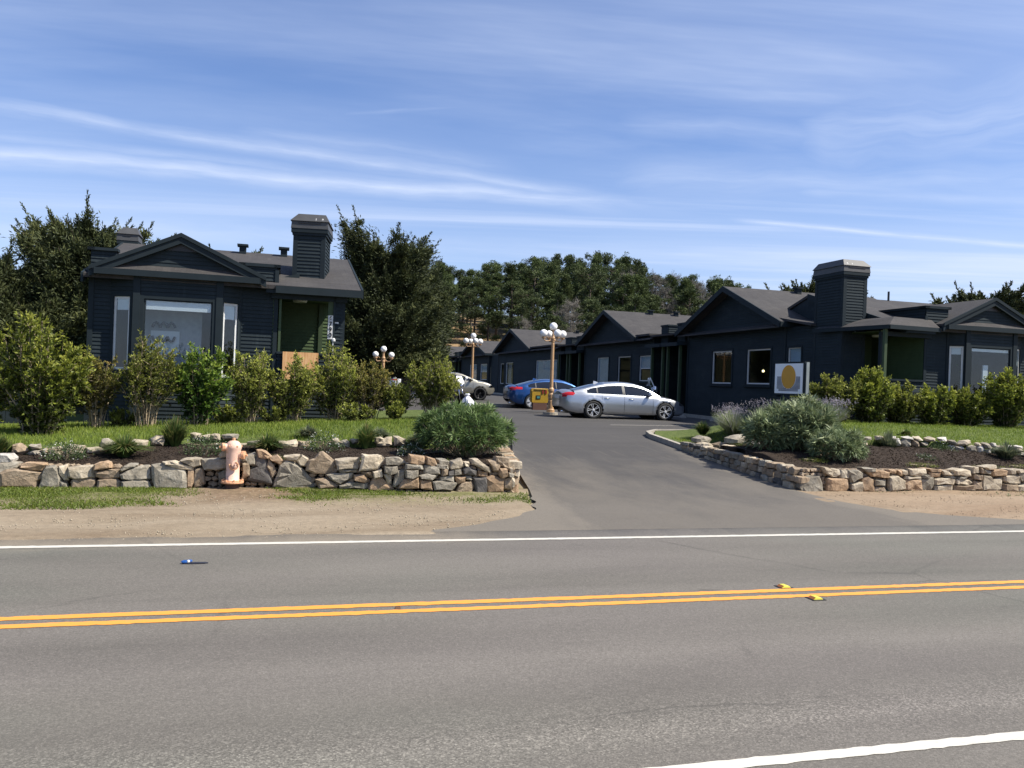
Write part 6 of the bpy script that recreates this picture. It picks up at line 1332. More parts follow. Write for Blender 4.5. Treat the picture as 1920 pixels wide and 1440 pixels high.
# ------------------------------------------------------------------ motorcycles (mostly hidden)
def motorcycle(a, b, z, rz, tankmat, label, screen=True):
    root = new_empty('motorcycle', a, b, z, rz); root['ox'] = 0; root['oy'] = 0; root['oz'] = 0
    for x in (-.75, .78):
        w = MB(); w.lathe([(.26, -.05), (.31, -.06), (.33, 0), (.31, .06), (.26, .05)], 24, (x, 0, .33), axis='Y'); wo = w.build('wheel', M_RUB, root, smooth=True, local=True)
        s = MB(); s.lathe([(.03, -.05), (.05, 0), (.03, .05)], 10, (x, 0, .33), axis='Y')
        for k in range(10): an = k * PI / 5; s.tube([(x, 0, .33), (x + .26 * math.cos(an), 0, .33 + .26 * math.sin(an))], .006, 4)
        s.build('spokes', M_CHROME, wo, local=True)
    m = MB(); m.tube([(-.75, 0, .33), (-.3, 0, .45), (.3, 0, .45), (.62, 0, .98)], .03, 6); m.box(-.28, .22, -.17, .17, .28, .62); m.tube([(-.1, -.17, .35), (-.9, -.2, .32)], .04, 8); m.build('frame', M_BLACK, root, local=True)
    m = MB(); m.ball((.12, 0, .86), .28, 16, 10, (1.15, .62, .62)); m.build('fuel_tank', tankmat, root, smooth=True, local=True)
    m = MB(); m.ball((-.42, 0, .80), .30, 14, 8, (1.3, .5, .3)); m.build('seat', M_BLACK, root, smooth=True, local=True)
    m = MB()
    for s_ in (-.09, .09): m.tube([(.78, s_, .33), (.56, s_, 1.05)], .025, 8)
    m.tube([(.40, -.42, 1.12), (.55, -.2, 1.10), (.55, .2, 1.10), (.40, .42, 1.12)], .016, 6); m.build('fork_and_handlebar', M_CHROME, root, smooth=True, local=True)
    m = MB(); m.ball((.68, 0, .98), .12, 12, 8); m.build('headlamp', M_CHROME, root, smooth=True, local=True)
    for s_ in (-1, 1):
        m = MB(); m.tube([(.45, s_ * .36, 1.12), (.46, s_ * .44, 1.30)], .009, 5); m.ball((.46, s_ * .46, 1.34), .07, 10, 6, (.4, 1.2, .8)); m.build('mirror', M_BLIND if screen else M_CHROME, root, smooth=True, local=True)
    if screen:
        m = MB(); m.hexa([(.66, -.2, 1.08), (.64, -.2, 1.08), (.64, .2, 1.08), (.66, .2, 1.08)], [(.50, -.15, 1.42), (.48, -.15, 1.42), (.48, .15, 1.42), (.50, .15, 1.42)]); m.build('windscreen', M_BLIND, root, local=True)
        m = MB(); m.ball((-.95, -.22, .62), .2, 12, 8, (1.2, .55, .7)); m.build('pannier', tankmat, root, smooth=True, local=True)
    return tag(root, label, 'motorcycle')
motorcycle(7.7, 37.2, .86, -1.15, M_WHITE, 'chrome and white motorcycle behind the last left shrub, left of the middle lamp post')
motorcycle(14.95, 33.1, .86, -.5, M_WHITE, 'white touring motorcycle behind the bonnet of the silver sedan').scale = (1.16, 1.16, 1.16)
# white refuse bag next to the middle lamp post
bg = new_empty('white_bag', 7.9, 35.0, .80); mb = MB(); rg = random.Random(5)
rings = [(.0, .0), (.26, .02), (.31, .14), (.27, .32), (.19, .48), (.10, .58), (.05, .62), (.10, .68), (.07, .72)]; n = 18; vs = []
for k, (r_, z_) in enumerate(rings):
    for j in range(n):
        an = 2 * PI * j / n; q = r_ * (1 + .16 * math.sin(an * 5 + k * 1.3) * (k > 1) + rg.uniform(-.05, .05)); vs.append((q * math.cos(an) + (.10 * (1 - z_) if k else .1), q * math.sin(an), z_))
mb.add(vs, [(k * n + j, k * n + (j + 1) % n, (k + 1) * n + (j + 1) % n, (k + 1) * n + j) for k in range(len(rings) - 1) for j in range(n)])
bg['ox'] = bg['oy'] = bg['oz'] = 0; mb.build('sack', m_plain('white_sack', (.72, .73, .78), .45, var=.06, scale=14, bmp=.5), bg, local=True)
tag(bg, 'crumpled white plastic bag standing between the last left shrub and the middle lamp post', 'bag')
# yellow case with a square hole, standing by the near lamp post
yc = new_empty('yellow_case', 10.78, 33.75, 1.0); mb = MB()
def rr(w, h, r_, n=5):
    out = []
    for cx_, cz_, a0 in ((w / 2 - r_, h / 2 - r_, 0), (-w / 2 + r_, h / 2 - r_, 90), (-w / 2 + r_, -h / 2 + r_, 180), (w / 2 - r_, -h / 2 + r_, 270)):
        for k in range(n + 1): a_ = math.radians(a0 + 90 * k / n); out.append((cx_ + r_ * math.cos(a_), cz_ + r_ * math.sin(a_)))
    return out
mb.prism(rr(.80, .62, .10), lambda u, v, d: (10.78 + u, d, 1.55 + v), 33.66, 33.84); mb.build('shell', M_YEL, yc, bevel=.012)
mb = MB(); mb.box(10.60, 10.80, 33.645, 33.67, 1.40, 1.56); mb.build('panel_opening', M_BLACK, yc); mb = MB(); mb.box(10.64, 10.76, 33.63, 33.644, 1.43, 1.52); mb.build('label_plate', m_plain('teal_label', (.06, .22, .2), .4), yc)
mb = MB(); [mb.box(x, x + .07, 33.63, 33.665, 1.64, 1.78) for x in (10.86, 11.0)]; mb.build('red_handles', m_plain('dark_red_plastic', (.22, .02, .01), .4), yc)
mb = MB(); mb.tube([(10.43, 33.64, 1.30), (10.43, 33.64, 1.75), (10.53, 33.64, 1.82), (11.05, 33.64, 1.82)], .022, 8); mb.build('rim_bar', M_YEL, yc)
mb = MB(); mb.box(10.48, 11.1, 33.64, 33.86, .94, 1.24); mb.build('trolley_base', m_plain('rusty_base', (.10, .045, .03), .7), yc)
tag(yc, 'yellow rounded machine case with a dark square opening, beside the near lamp post', 'equipment case')
# ------------------------------------------------------------------ lamp posts with clustered white globes
def lamp_post(a, b, z, H, label, n_arm=4, s=1.0, base=True):
    root = new_empty('lamp_post', a, b, z); root['ox'] = root['oy'] = root['oz'] = 0
    post = MB(); zt = H - .62 * s
    post.lathe([(.16, 0), (.16, .10), (.13, .14), (.115, .45), (.10, .50), (.125, .56), (.125, .72), (.09, .78), (.12, .86), (.12, .93), (.075, 1.0), (.062, zt - .25), (.055, zt - .2), (.075, zt - .15), (.06, zt - .08), (.08, zt), (.05, zt + .06), (.04, H - .34 * s), (.075, H - .32 * s), (.02, H - .30 * s)], 16)
    post.build('post', M_GOLD, root, smooth=False, local=True)
    if base:
        c = MB(); c.lathe([(.30, -.3), (.30, .0), (.27, .0)], 16, (0, 0, .0)); c.build('footing', M_CONC, root, local=True)
    for k in range(n_arm):
        an = 2 * PI * k / n_arm + .10; c_, s_ = math.cos(an), math.sin(an); R_ = .42 * s
        arm = MB(); arm.tube([(0, 0, zt), (c_ * R_ * .35, s_ * R_ * .35, zt - .12), (c_ * R_ * .8, s_ * R_ * .8, zt - .14), (c_ * R_, s_ * R_, zt - .04)], .022, 6)
        arm.tube([(c_ * R_ * .45, s_ * R_ * .45, zt - .02), (c_ * R_ * .62, s_ * R_ * .62, zt + .05), (c_ * R_ * .75, s_ * R_ * .75, zt - .02)], .013, 5)
        arm.lathe([(.02, -.06), (.07, -.03), (.085, .02), (.06, .06)], 12, (c_ * R_, s_ * R_, zt + .0)); ao = arm.build('arm', M_GOLD, root, smooth=True, local=True)
        g = MB(); g.ball((c_ * R_, s_ * R_, zt + .17 * s), .155 * s, 22, 14); g.build('globe', M_GLOBE, root, smooth=True, local=True)
    g = MB(); g.ball((0, 0, H - .155 * s), .16 * s, 22, 14); g.build('globe', M_GLOBE, root, smooth=True, local=True)
    return tag(root, label, 'street lamp', 'tan lamp posts with clustered white globes')
lamp_post(10.68, 31.9, .92, 3.62, 'nearest tan lamp post with five white globes, at the tail of the silver sedan')
lamp_post(10.48, 45.3, 1.06, 3.70, 'middle tan lamp post with five white globes, in front of the beige car')
lamp_post(4.15, 34.0, .9, 2.45, 'short tan lamp post with three white globes, behind the left shrubs', 2, .78)
# raised island under the middle lamp
kerb('kerb', [(8.4, 38.6), (9.6, 38.6), (10.9, 38.5), (12.6, 38.9)], .5, .13, 'broad pale kerb of the island beneath the middle lamp post', lambda a, b: ramp_h(b))
# ------------------------------------------------------------------ fire hydrant
hy = new_empty('fire_hydrant', -.66, 14.85, .07, 0); hy['ox'] = hy['oy'] = hy['oz'] = 0
K = .96
mb = MB(); mb.lathe([(.125, -.05), (.125, .085)], 20); mb.build('buried_stub', m_plain('rusty_stub', (.075, .04, .028), .85, var=.3), hy, smooth=False, local=True)
mb = MB(); mb.lathe([(.195, .085), (.20, .09), (.20, .115), (.195, .12)], 22); mb.lathe([(.165, .12), (.165, .135)], 20)
fl = mb.build('flange', M_HYD2, hy, local=True)
for k in range(8): an = k * PI / 4 + .2; q = MB(); q.lathe([(.018, .12), (.018, .15), (.01, .155)], 6, (.178 * math.cos(an), .178 * math.sin(an), 0)); q.build('bolt', M_HYD2, fl, local=True)
mb = MB(); mb.lathe([(.118, .13), (.118, .40), (.122, .55), (.128, .64), (.135, .70), (.142, .72), (.142, .75), (.13, .78), (.105, .825), (.07, .85), (.03, .86)], 24); mb.build('barrel', M_HYD, hy, smooth=True, local=True)
mb = MB(); mb.lathe([(.028, .855), (.028, .90), (.02, .905)], 5); mb.build('operating_nut', M_HYD2, hy, local=True)
for k in range(6): an = k * PI / 3; q = MB(); q.lathe([(.016, .745), (.016, .77), (.01, .775)], 6, (.137 * math.cos(an), .137 * math.sin(an), 0)); q.build('bonnet_bolt', M_HYD2, hy, local=True)
def outlet(name, dirv, zc, r_, ln, mat, cap):
    d = Vector(dirv).normalized(); q = MB(); p0 = Vector((0, 0, zc)); q.tube([p0 + d * .06, p0 + d * (.12 + ln * .55)], [r_ * .82, r_ * .86], 16); o = q.build(name, M_HYD, hy, smooth=False, local=True)
    q = MB(); q.tube([p0 + d * (.115 + ln * .5), p0 + d * (.12 + ln * .95), p0 + d * (.12 + ln)], [r_, r_, r_ * .82], 16); q.tube([p0 + d * (.12 + ln), p0 + d * (.12 + ln + .04)], r_ * .3, 5); q.build(cap, mat, o, local=True)
outlet('outlet', (-.93, -.25, 0), .74, .075, .09, M_HYD2, 'outlet_cap'); outlet('outlet', (.93, -.30, 0), .60, .075, .10, M_HYD2, 'outlet_cap'); outlet('outlet', (.25, -.97, 0), .44, .06, .05, M_HYD, 'outlet_cap')
mb = MB(); pts = [(.02 + .075 * math.cos(x), -.155 - .02 * math.sin(x * .5), .42 + .075 * math.sin(x)) for x in np.linspace(-PI * 1.1, PI * .35, 12)]; mb.tube(pts, .014, 6); mb.build('cap_chain', M_HYD2, hy, smooth=True, local=True)
hy.scale = (.93, .93, .93); tag(hy, 'weathered peach and orange fire hydrant in front of the left stone wall', 'fire hydrant')
# ------------------------------------------------------------------ disc sign
sg = new_empty('disc_sign', 14.0, 20.6, 1.0)
mb = MB(); mb.box(13.98, 14.14, 19.86, 21.32, 1.96, 2.92); mb.build('cabinet', M_TRIM, sg)
mb = MB(); mb.box(13.965, 13.982, 19.93, 21.25, 2.02, 2.87); mb.build('panel', m_plain('pale_blue_white_panel', (.84, .87, .90), .5, var=.03), sg)
mb = MB(); mb.box(14.02, 14.11, 19.835, 19.862, 2.0, 2.9); mb.build('edge_panel', m_plain('light_edge', (.22, .25, .25), .5), sg)
yc0, zc0, R_ = 20.58, 2.49, .335
mb = MB(); mb.lathe([(R_, 13.955), (R_, 13.964)], 48, (0, yc0, zc0), axis='X'); mb.build('disc', m_plain('ochre_disc', (.62, .31, .035), .5, var=.05), sg)
navy = m_plain('navy_print', (.02, .035, .085), .5)
for k in range(13):
    z_ = 2.49 - .0325 * k; hwid = .55 if k < 11 else .46; dz = z_ - zc0; half = math.sqrt(max(0, R_ ** 2 - dz * dz)) + .025 if abs(dz) < R_ else 0.0
    for s_ in (-1, 1):
        mb = MB(); y0, y1 = yc0 + s_ * half, yc0 + s_ * hwid
        if abs(y1 - yc0) > half: mb.box(13.958, 13.9645, y0, y1, z_ - .009, z_ + .009); mb.build('printed_line', navy, sg)
mb = MB(); mb.box(13.9, 14.3, 19.75, 21.5, .9, 1.92); mb.build('plinth', M_SID, sg)
mb = MB(); mb.box(14.02, 14.12, 19.95, 20.05, 1.9, 1.97); mb.box(14.02, 14.12, 21.15, 21.25, 1.9, 1.97); mb.build('bracket', M_TRIM, sg)
tag(sg, 'square white sign with an ochre disc over navy lines, on a dark plinth among lavender', 'sign')
# warm bulb inside the nearest wing
wb_ = new_empty('lit_bulb', 18.9, 29.6, 2.9); wb_['ox'] = wb_['oy'] = wb_['oz'] = 0
me_ = bpy.data.materials.new('warm_bulb'); me_.use_nodes = True; q_ = me_.node_tree.nodes['Principled BSDF']; q_.inputs['Emission Color'].default_value = (1, .78, .4, 1); q_.inputs['Emission Strength'].default_value = 6
mb = MB(); mb.ball((0, 0, 0), .05, 12, 8); mb.build('bulb', me_, wb_, smooth=True, local=True); mb = MB(); mb.tube([(0, 0, .05), (0, 0, 1.3)], .006, 4); mb.build('cord', M_BLACK, wb_, local=True)
tag(wb_, 'small lit bulb hanging behind a window of the nearest motel wing', 'lamp')
# ------------------------------------------------------------------ things on the road
def marker(a, b, label):
    r_ = new_empty('road_marker', a, b, .008); r_['ox'] = r_['oy'] = r_['oz'] = 0; mb = MB()
    mb.hexa([(-.055, -.05, 0), (.055, -.05, 0), (.055, .05, 0), (-.055, .05, 0)], [(-.025, -.045, .022), (.025, -.045, .022), (.025, .045, .022), (-.025, .045, .022)]); mb.build('body', M_YMARK, r_, local=True, bevel=.003)
    mb = MB(); mb.hexa([(-.057, -.042, .002), (-.030, -.042, .0205), (-.030, .042, .0205), (-.057, .042, .002)], [(-.059, -.042, .004), (-.032, -.042, .0225), (-.032, .042, .0225), (-.059, .042, .004)]); mb.build('reflector', m_plain('amber_reflector', (.35, .12, .02), .2), r_, local=True)
    mb = MB(); mb.box(-.075, .075, -.07, .07, -.004, .0015); mb.build('glue_pad', M_BLACK, r_, local=True)
    return tag(r_, label, 'road marker', 'raised yellow road markers')
marker(5.12, 7.49, 'raised yellow road marker just beyond the double yellow line'); marker(5.16, 7.02, 'raised yellow road marker just short of the double yellow line')
om = new_empty('marker_remnant', 1.09, 7.25, .006); om['ox'] = om['oy'] = om['oz'] = 0
mb = MB(); mb.hexa([(-.03, -.025, 0), (.02, -.035, 0), (.03, .02, 0), (-.02, .03, 0)], [(-.02, -.015, .014), (.015, -.02, .01), (.02, .015, .012), (-.015, .02, .008)]); mb.build('broken_piece', m_plain('brown_remnant', (.10, .045, .02), .7, var=.3), om, local=True); tag(om, 'broken brown remnant of a marker between the yellow lines, left of centre', 'road marker')
lt = new_empty('litter', -.84, 9.24, .006); lt['ox'] = lt['oy'] = lt['oz'] = 0
mb = MB(); mb.ball((0, 0, .022), .045, 10, 6, (1.3, .8, .5)); mb.ball((.04, .01, .03), .03, 8, 5, (1.2, .9, .6)); mb.build('blue_wrapper', m_plain('blue_wrapper', (.02, .10, .35), .35, var=.5, scale=30), lt, local=True)
mb = MB(); mb.ball((.03, -.02, .03), .02, 8, 5); mb.build('white_scrap', M_WHITE, lt, local=True)
mb = MB(); mb.prism([(-.03, -.03), (.2, -.035), (.24, -.01), (.2, .02), (0, .03)], lambda u_, v_, d: (u_ + .02, v_, d), .0, .012); mb.build('dark_strip', m_plain('dark_strip', (.02, .022, .035), .6), lt, local=True)  # flat dark strip reaching out to the right of the wrapper
lt.scale = (.85, .85, .85); tag(lt, 'small crushed blue wrapper lying in the far lane', 'litter')
# dark boarded fence running left from the cottage, and low pickets in front of the hedge
fe = new_empty('dark_fence', -9, 22.4, .6)
for k in range(56):
    mb = MB(); x = -15.5 + k * .19; mb.box(x, x + .175, 22.4, 22.43, .5, 2.05); mb.build('board', M_SID, fe)
mb = MB(); mb.box(-15.5, -4.9, 22.38, 22.45, 2.05, 2.12); mb.build('top_rail', M_TRIM, fe)
tag(fe, 'dark vertical board fence between the left cottage and the photo edge', 'fence')
def pickets(a0, a1, b, zf, step, label, seed):
    rt = new_empty('picket_edging', (a0 + a1) / 2, b, 0); rg = random.Random(seed); x = a0; mt = m_plain('weathered_picket_%d' % seed, (.30, .28, .25), .8, var=.2)
    while x < a1:
        z0 = float(zf(x, b)); h = .22 + rg.uniform(-.05, .06); mb = MB(); w = .022; lean = rg.uniform(-.03, .03)
        mb.hexa([(x, b, z0 - .05), (x + w, b, z0 - .05), (x + w, b + .015, z0 - .05), (x, b + .015, z0 - .05)], [(x + w * .3 + lean, b, z0 + h), (x + w * .7 + lean, b, z0 + h), (x + w * .7 + lean, b + .015, z0 + h), (x + w * .3 + lean, b + .015, z0 + h)]); mb.build('picket', mt, rt); x += step * rg.uniform(.7, 1.3)
    return tag(rt, label, 'border fence')
pickets(-4.1, -1.6, 20.3, lawnL, .085, 'low row of thin grey pickets at the foot of the left hedge', 1)
pickets(14.6, 15.6, 20.5, lawnR, .10, 'short row of thin grey pickets under the right hedge', 2)

# ------------------------------------------------------------------ hedge shrubs in front of the cottages
G1 = 'tall shrubs in front of the left cottage'; G2 = 'shrubs in front of the right cottage'
def sh(px_a, b, w, h, seed, mat, label, zf=lawnL, group=G1, **kw): return shrub('shrub', px_a, b, float(zf(px_a, b)), seed, h, w, mat, label, 'shrub', group, **kw)
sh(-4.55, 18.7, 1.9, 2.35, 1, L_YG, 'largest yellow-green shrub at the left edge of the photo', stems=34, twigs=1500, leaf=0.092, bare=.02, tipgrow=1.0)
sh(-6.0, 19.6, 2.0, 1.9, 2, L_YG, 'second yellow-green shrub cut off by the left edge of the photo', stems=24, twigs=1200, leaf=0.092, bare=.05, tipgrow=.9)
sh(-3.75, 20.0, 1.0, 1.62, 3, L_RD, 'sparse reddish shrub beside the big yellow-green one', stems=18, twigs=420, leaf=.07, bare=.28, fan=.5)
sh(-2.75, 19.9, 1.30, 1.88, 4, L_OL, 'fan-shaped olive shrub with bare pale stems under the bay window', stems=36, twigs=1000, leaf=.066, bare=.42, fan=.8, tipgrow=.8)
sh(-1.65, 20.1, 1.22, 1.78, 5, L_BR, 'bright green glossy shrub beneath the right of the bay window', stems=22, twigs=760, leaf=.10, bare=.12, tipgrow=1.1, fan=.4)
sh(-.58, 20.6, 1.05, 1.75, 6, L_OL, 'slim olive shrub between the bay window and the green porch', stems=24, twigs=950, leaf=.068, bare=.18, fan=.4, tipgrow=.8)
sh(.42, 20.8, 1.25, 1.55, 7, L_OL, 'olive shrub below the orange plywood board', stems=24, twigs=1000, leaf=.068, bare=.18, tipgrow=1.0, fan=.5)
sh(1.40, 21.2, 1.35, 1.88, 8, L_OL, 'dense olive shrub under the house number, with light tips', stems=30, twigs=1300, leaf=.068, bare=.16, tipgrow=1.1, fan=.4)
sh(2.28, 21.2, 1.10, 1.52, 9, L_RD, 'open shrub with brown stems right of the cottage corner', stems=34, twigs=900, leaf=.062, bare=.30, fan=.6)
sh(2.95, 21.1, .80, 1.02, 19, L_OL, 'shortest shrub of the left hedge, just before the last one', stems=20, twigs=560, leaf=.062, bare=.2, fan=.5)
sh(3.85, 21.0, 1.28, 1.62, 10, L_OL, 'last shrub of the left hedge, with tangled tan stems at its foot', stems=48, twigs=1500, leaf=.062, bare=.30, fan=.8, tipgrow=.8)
for i, (a, w, h, c) in enumerate(((-3.3, .7, .35, 'low green weeds left of the fan-shaped shrub'), (-1.0, .8, .45, 'spiky low plant at the foot of the bright green shrub'), (-.05, .8, .4, 'low leafy plant between two olive shrubs'), (1.9, .9, .42, 'low leafy plant in the middle of the left hedge'), (2.85, .7, .45, 'low leafy plant beside the last left shrub'))):
    sh(a, 20.25 + .12 * i, w, h, 40 + i, L_OL, c, stems=12, twigs=190, leaf=0.081, bare=.0, group=None)
def shr(a, b, w, h, seed, mat, label, **kw): return sh(a, b, w, h, seed, mat, label, zf=lawnR, group=G2, **kw)
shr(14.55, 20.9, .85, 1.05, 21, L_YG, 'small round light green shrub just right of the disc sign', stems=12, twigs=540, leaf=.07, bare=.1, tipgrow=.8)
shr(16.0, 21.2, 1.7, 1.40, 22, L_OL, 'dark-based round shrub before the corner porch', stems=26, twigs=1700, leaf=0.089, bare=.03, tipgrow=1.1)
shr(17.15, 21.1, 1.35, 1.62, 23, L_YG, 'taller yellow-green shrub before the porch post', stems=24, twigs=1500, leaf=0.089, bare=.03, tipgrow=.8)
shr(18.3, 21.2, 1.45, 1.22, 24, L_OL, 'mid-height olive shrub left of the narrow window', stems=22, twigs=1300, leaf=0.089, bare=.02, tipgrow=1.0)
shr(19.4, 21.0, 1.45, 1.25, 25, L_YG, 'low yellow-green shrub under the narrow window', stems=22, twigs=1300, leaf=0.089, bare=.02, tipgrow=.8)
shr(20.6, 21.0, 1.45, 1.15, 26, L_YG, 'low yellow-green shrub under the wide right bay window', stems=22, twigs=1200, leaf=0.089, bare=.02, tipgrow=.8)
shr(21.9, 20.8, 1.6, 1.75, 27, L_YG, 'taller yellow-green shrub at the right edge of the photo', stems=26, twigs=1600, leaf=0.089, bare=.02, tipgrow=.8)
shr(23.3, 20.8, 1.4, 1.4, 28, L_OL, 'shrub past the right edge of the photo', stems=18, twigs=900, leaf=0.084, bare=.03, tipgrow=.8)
shrub('shrub', 8.9, 41.2, 1.0, 29, .55, 1.1, L_OL, 'low green bush at the foot of the middle lamp post', 'shrub', stems=12, twigs=260, leaf=.08, bare=.0, tipgrow=.9)
shrub('shrub', 25.6, 25.5, 1.0, 30, 3.1, 2.6, L_BR, 'tall green bush beyond the right corner of the right cottage', 'shrub', stems=24, twigs=1100, leaf=.10, bare=.05)
# ------------------------------------------------------------------ planting beds
rosette_bush('spiky_bush', 3.68, 16.35, .45, 3, 1.74, 1.45, 1.04, L_SPK, 'big rounded bush of long dark green leaves at the driveway end of the left wall', n_ros=300, leaf=.19, per=28, lw=.10)
rosette_bush('silver_bush', 12.12, 17.3, .56, 4, 1.7, 1.5, 1.2, L_SIL, 'large sprawling silver-green bush with rosettes at the corner of the right wall', n_ros=250, leaf=.27, per=26, lw=.12)
rosette_bush('silver_bush', 11.42, 17.5, .55, 5, 1.0, 1.1, .95, L_SIL, 'smaller silver-green rosette bush at the driveway side of the large one', n_ros=100, leaf=.26, per=26, lw=.12)
rosette_bush('silver_bush', 12.3, 16.2, .46, 6, 1.15, 1.0, .72, L_SIL, 'low silver-green rosette bush in front of the large one, by the wall', n_ros=150, leaf=.20, per=26, lw=.13)
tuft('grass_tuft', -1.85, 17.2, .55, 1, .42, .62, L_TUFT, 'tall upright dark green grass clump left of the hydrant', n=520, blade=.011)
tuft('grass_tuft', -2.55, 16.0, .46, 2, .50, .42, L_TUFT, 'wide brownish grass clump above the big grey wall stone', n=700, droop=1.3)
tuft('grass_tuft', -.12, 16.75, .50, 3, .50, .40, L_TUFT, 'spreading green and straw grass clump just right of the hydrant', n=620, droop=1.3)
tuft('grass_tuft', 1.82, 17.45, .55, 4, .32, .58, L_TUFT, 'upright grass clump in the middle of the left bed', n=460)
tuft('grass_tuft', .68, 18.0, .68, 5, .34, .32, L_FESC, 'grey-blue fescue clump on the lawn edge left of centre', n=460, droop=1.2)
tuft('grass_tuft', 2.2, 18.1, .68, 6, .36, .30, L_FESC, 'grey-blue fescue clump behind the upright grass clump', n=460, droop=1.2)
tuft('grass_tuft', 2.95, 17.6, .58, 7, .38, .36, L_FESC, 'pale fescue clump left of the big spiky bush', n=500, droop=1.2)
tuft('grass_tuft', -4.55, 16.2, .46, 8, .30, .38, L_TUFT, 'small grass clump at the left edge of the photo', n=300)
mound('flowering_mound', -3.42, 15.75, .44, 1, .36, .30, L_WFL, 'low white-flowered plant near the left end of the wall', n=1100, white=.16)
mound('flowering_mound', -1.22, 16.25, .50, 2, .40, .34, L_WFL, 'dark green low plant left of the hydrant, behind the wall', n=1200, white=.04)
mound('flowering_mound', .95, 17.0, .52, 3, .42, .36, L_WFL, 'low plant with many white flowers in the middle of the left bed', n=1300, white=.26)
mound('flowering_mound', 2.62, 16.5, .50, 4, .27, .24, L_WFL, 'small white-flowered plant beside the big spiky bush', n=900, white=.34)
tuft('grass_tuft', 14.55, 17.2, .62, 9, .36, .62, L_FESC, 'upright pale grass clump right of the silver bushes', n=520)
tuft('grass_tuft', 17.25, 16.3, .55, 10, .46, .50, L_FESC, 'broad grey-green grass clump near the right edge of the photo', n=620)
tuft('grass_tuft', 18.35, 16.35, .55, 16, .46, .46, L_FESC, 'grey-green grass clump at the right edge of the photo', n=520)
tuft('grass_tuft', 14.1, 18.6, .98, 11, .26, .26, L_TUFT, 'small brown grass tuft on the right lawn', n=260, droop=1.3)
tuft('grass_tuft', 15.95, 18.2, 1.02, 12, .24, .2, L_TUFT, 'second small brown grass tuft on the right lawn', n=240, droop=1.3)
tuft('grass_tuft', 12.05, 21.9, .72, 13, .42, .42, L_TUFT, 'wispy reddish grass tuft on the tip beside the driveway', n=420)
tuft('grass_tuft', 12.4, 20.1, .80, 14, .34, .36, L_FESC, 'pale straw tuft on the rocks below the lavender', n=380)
mound('flowering_mound', 15.95, 16.95, .62, 5, .38, .30, L_WFL, 'grey-leaved low plant before the white cobbles', n=1100, white=.10)
mound('flowering_mound', 14.65, 16.1, .52, 6, .30, .20, L_WFL, 'small flowered plant in the right bed', n=800, white=.18)
for i, (a, b, r_) in enumerate(((-.1, 15.7, .3), (1.6, 15.5, .35), (3.0, 15.2, .3), (14.1, 15.6, .4), (15.9, 15.5, .5), (17.1, 15.6, .45), (11.4, 18.4, .3), (11.6, 16.0, .3))):
    mound('creeping_plant', a, b, float((bedL if a < 6 else bedR)(a, b)), 60 + i, r_, .07, L_OL, 'thin creeping green groundcover patch in the %s planting bed' % ('left' if a < 6 else 'right'), n=420, leaf=.03, white=0, group='groundcover patches in the %s bed' % ('left' if a < 6 else 'right'), cat='groundcover')
for i, (a, b, r_, h, lb) in enumerate(((12.35, 20.6, .55, .66, 'lavender clump left of the disc sign, farthest to the left'), (13.15, 20.2, .55, .66, 'lavender clump directly in front of the disc sign plinth'), (13.1, 19.4, .5, .55, 'lavender clump between the rocks and the sign'), (14.4, 19.4, .5, .60, 'lavender clump right of the disc sign'), (12.7, 21.4, .5, .62, 'lavender clump behind the leftmost one'), (14.9, 19.9, .45, .6, 'lavender clump below the small round shrub'), (13.6, 18.7, .5, .5, 'lavender clump behind the silver bushes'))):
    tuft('lavender', a, b, float(lawnR(a, b)), 80 + i, r_ * 1.15, h * 1.12, L_LAV, lb, n=1100, droop=.45, blade=.010, flowers=90, cat='lavender', group='lavender clumps round the sign')
# ------------------------------------------------------------------ large cypresses
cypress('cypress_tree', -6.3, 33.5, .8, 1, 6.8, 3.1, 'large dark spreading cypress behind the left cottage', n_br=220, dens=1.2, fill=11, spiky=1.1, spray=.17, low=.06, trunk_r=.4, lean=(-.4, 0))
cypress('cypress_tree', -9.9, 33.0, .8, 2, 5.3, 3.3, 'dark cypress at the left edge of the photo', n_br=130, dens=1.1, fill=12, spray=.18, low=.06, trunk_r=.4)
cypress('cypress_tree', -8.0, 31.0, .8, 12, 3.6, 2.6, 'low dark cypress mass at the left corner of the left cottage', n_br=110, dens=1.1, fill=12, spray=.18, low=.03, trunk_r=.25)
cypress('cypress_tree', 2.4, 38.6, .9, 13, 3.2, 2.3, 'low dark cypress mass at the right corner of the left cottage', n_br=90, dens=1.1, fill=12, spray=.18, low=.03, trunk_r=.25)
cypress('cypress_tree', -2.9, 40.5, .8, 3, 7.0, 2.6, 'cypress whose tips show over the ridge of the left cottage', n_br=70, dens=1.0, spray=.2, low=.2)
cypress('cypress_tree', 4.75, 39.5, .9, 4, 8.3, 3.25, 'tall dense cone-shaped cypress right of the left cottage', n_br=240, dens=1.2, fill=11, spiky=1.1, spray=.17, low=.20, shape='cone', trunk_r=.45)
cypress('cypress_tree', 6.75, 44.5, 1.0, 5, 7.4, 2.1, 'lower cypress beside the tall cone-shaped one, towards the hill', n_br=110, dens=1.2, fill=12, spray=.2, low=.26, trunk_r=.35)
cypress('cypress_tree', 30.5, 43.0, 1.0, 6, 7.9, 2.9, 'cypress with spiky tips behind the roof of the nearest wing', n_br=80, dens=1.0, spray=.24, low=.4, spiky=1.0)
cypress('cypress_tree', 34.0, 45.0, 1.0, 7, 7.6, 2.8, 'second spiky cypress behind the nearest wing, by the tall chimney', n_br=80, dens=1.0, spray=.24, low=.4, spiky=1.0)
cypress('cypress_tree', 36.8, 36.5, 1.0, 8, 7.3, 2.8, 'cypress rising behind the gable of the right cottage', n_br=110, dens=1.1, spray=.24, low=.2, spiky=1.0)
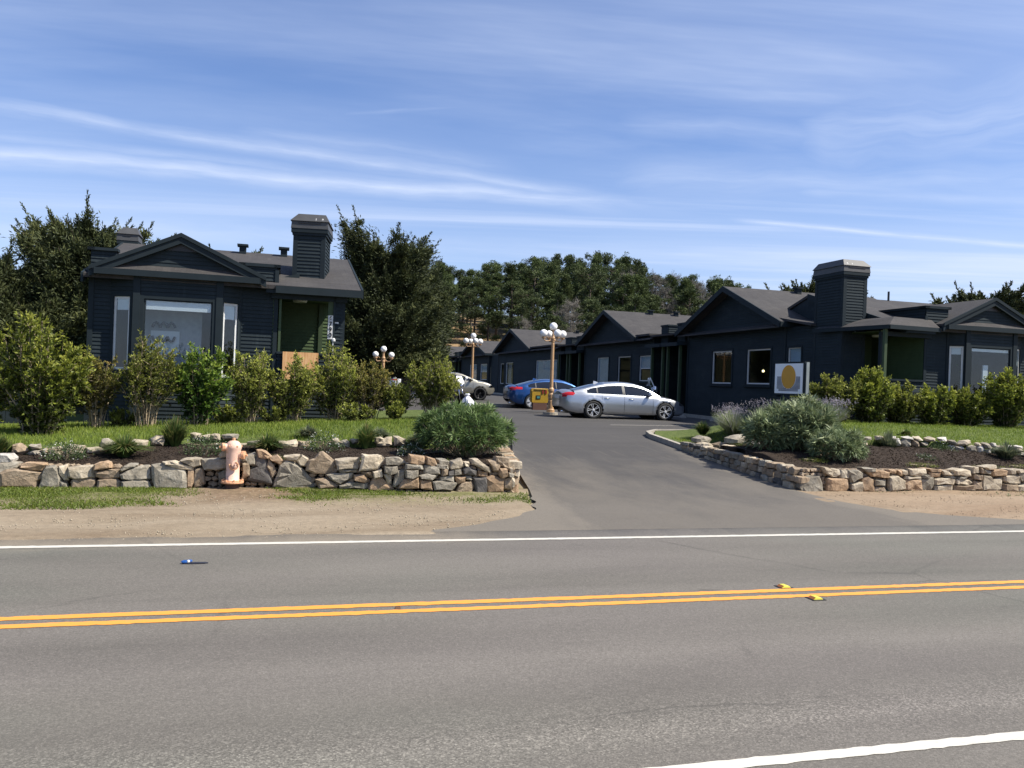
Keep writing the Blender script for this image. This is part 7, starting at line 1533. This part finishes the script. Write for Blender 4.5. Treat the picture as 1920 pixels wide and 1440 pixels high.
cypress('cypress_tree', 32.5, 30.5, 1.0, 9, 4.6, 2.8, 'dark cypress beyond the right corner of the right cottage', n_br=100, dens=1.2, spray=.24, low=.05)
# ------------------------------------------------------------------ the wood on the hill: every tree its own object
def pine_meshes(seed, kind):
    """kind 0: rounded pine, 1: tall narrow pine, 2: flat topped pine, 3: bare grey tree, 4: bushy low tree; height 1"""
    rng = np.random.default_rng(seed); mb = MB(); lv = Leaves(); H = 10.0
    bend = rng.uniform(-.5, .5, 2); ax = lambda u: np.array([bend[0] * u * u, bend[1] * u * u, u * H])
    mb.tube([ax(u) for u in np.linspace(0, .95, 6)], [.19 * (1 - .8 * u) + .01 for u in np.linspace(0, .95, 6)], 6)
    nl, lo, R = {0: (34, .32, 2.2), 1: (36, .22, 1.6), 2: (26, .50, 2.4), 3: (34, .2, 2.2), 4: (32, .06, 2.6)}[kind]
    for i in range(nl):
        u = lo + (1 - lo) * (i + rng.random()) / nl; an = rng.uniform(0, 2 * PI)
        pr = {0: math.sin(PI * (.18 + .75 * (u - lo) / (1 - lo))), 1: 1.05 - .8 * (u - lo) / (1 - lo), 2: .5 + .5 * math.sin(PI * .95 * (u - lo) / (1 - lo)), 3: math.sin(PI * (.2 + .7 * (u - lo) / (1 - lo))), 4: math.sin(PI * (.25 + .65 * (u - lo) / (1 - lo)))}[kind]
        L = R * pr * rng.uniform(.6, 1.1); p0 = ax(u); p1 = p0 + np.array([math.cos(an) * L, math.sin(an) * L, L * rng.uniform(.05, .55)])
        mb.tube([p0, (p0 + p1) / 2 - [0, 0, .1], p1], [.06, .04, .015], 4, False)
        if kind == 3:
            for k in range(8):
                t_ = rng.uniform(.3, 1); q = p0 + (p1 - p0) * t_; e = q + unit(rng.normal(size=3) + (p1 - p0) * .4 + [0, 0, .5]) * rng.uniform(.5, 1.2)
                mb.tube([q, e], [.02, .006], 3, False); m = 26; tt = rng.uniform(.2, 1.1, m)[:, None]
                lv.add(q + (e - q) * tt + rng.normal(0, .12, (m, 3)), (e - q) + rng.normal(0, .5, (m, 3)), rng.uniform(.2, .5, m), .035, rng.uniform(.2, .9, m), rng)
            continue
        ncl = 6
        for k in range(ncl):
            t_ = rng.uniform(.35, 1.08); c = p0 + (p1 - p0) * t_ + rng.normal(0, .18, 3); cr_ = rng.uniform(.26, .55); m = int(44 * (cr_ / .42) ** 2)
            v = unit(rng.normal(size=(m, 3))); v[:, 2] = v[:, 2] * .62 + .12; P = c + v * cr_ * rng.uniform(.5, 1.05, m)[:, None]
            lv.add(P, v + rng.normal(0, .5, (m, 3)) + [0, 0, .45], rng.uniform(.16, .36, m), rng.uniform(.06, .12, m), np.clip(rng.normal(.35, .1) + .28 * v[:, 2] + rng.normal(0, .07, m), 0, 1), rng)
    return mesh_np('trunk', mb.v, mb.f, [M_BARK if kind != 3 else M_GSTEM], smooth=True), lv.mesh('crown', L_PIN if kind != 3 else L_GRY)
PM = {k: [pine_meshes(100 + 10 * k + j, k) for j in range(2 if k != 0 else 3)] for k in range(5)}
rng2 = np.random.default_rng(2024)
KN = {0: ('round-topped dark green pine', 'pine tree'), 1: ('narrow dark green pine', 'pine tree'), 2: ('flat-topped pine on a bare trunk', 'pine tree'), 3: ('bare grey leafless tree', 'bare tree'), 4: ('low bushy dark tree', 'tree')}
trees = []
def skyline(u):   # wood profile: top of the crowns against the sky (up in view slope) across the view
    return np.interp(u, [-.70, -.12, -.09, -.055, -.035, -.01, .03, .09, .12, .155, .178, .192, .205, .225, .245, .26, .275, .30, .36, .44, .50, .56, .62], [.11, .142, .145, .134, .142, .148, .158, .164, .163, .155, .138, .145, .148, .140, .150, .153, .118, .085, .085, .088, .095, .085, .08])
n_ = 0
for row, (Y, step) in enumerate(((104, 3.3), (112, 2.9), (121, 2.8), (131, 2.8), (142, 2.8), (154, 3.0))):
    x = -.62 * Y - 3
    while x < .60 * Y:
        X = x + rng2.uniform(-1.1, 1.1); Yq = Y + rng2.uniform(-3.5, 3.5); u = X / Yq; x += step * (1.0 if -.13 < u < .3 else 1.8)
        a = X * CT + Yq * ST; b = -X * ST + Yq * CT
        g = float(ground_h(a, b)); top = skyline(u) * Yq + 2.0; h = top - g
        lim = {0: .50, 1: .60, 2: .74, 3: .88, 4: 1.0, 5: 1.0}[row]
        if -.115 < u < .0 and row <= 1: continue
        hh = min(h * rng2.uniform(.86, 1.03), h * lim * rng2.uniform(.9, 1.15)) if row < 4 else h * rng2.uniform(.87, 1.03)
        hh = max(4.5, min(hh, 17.5)); r_ = rng2.random()
        if .165 < u < .235 and row >= 2: kind = 3 if r_ < .55 else 0
        elif row <= 1: kind = 4 if r_ < .42 else (3 if r_ < .50 else 0)
        else: kind = 0 if r_ < .46 else 1 if r_ < .68 else 2 if r_ < .94 else 3
        if .235 < u < .262 and row >= 3: kind = 1
        if -.14 < u < .01 and row in (2, 3): kind = 4 if row == 2 else 0; hh = max(hh, 9.0)
        where = next(w_ for lim_, w_ in ((-.35, 'far left out of view'), (-.20, 'behind the left cottage'), (-.10, 'behind the tall cone cypress'), (-.06, 'above the dry slope, left end'), (-.02, 'above the farthest wings'), (.01, 'above the fourth wing'), (.045, 'above the third wing'), (.08, 'above the near lamp post'), (.115, 'left of the second wing ridge'), (.15, 'above the second wing ridge'), (.185, 'above the rooftop unit'), (.22, 'left of the nearest wing ridge'), (.25, 'over the nearest gable'), (.32, 'behind the nearest wing roof'), (.45, 'behind the tall chimney'), (9, 'behind the right cottage')) if u < lim_)
        lvl = 'foot' if row < 2 else 'slope' if row < 4 else 'crest'
        tm, cm = PM[kind][rng2.integers(len(PM[kind]))]; rt = bpy.data.objects.new('bare_tree' if kind == 3 else 'pine_tree' if kind < 3 else 'bushy_tree', None); COL.objects.link(rt); s_ = hh / 10.6
        rt.location = (X, Yq, g - .2); rt.rotation_euler = (0, 0, rng2.uniform(0, 6.28)); wd = s_ * rng2.uniform(.95, 1.3) if hh < 12 else s_ * rng2.uniform(.8, 1.0)
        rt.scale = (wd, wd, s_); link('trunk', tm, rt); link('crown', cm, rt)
        tag(rt, '%s on the hill %s, %s' % (KN[kind][0], lvl, where), KN[kind][1], 'trees of the wooded hill'); n_ += 1
print('hill trees', n_)
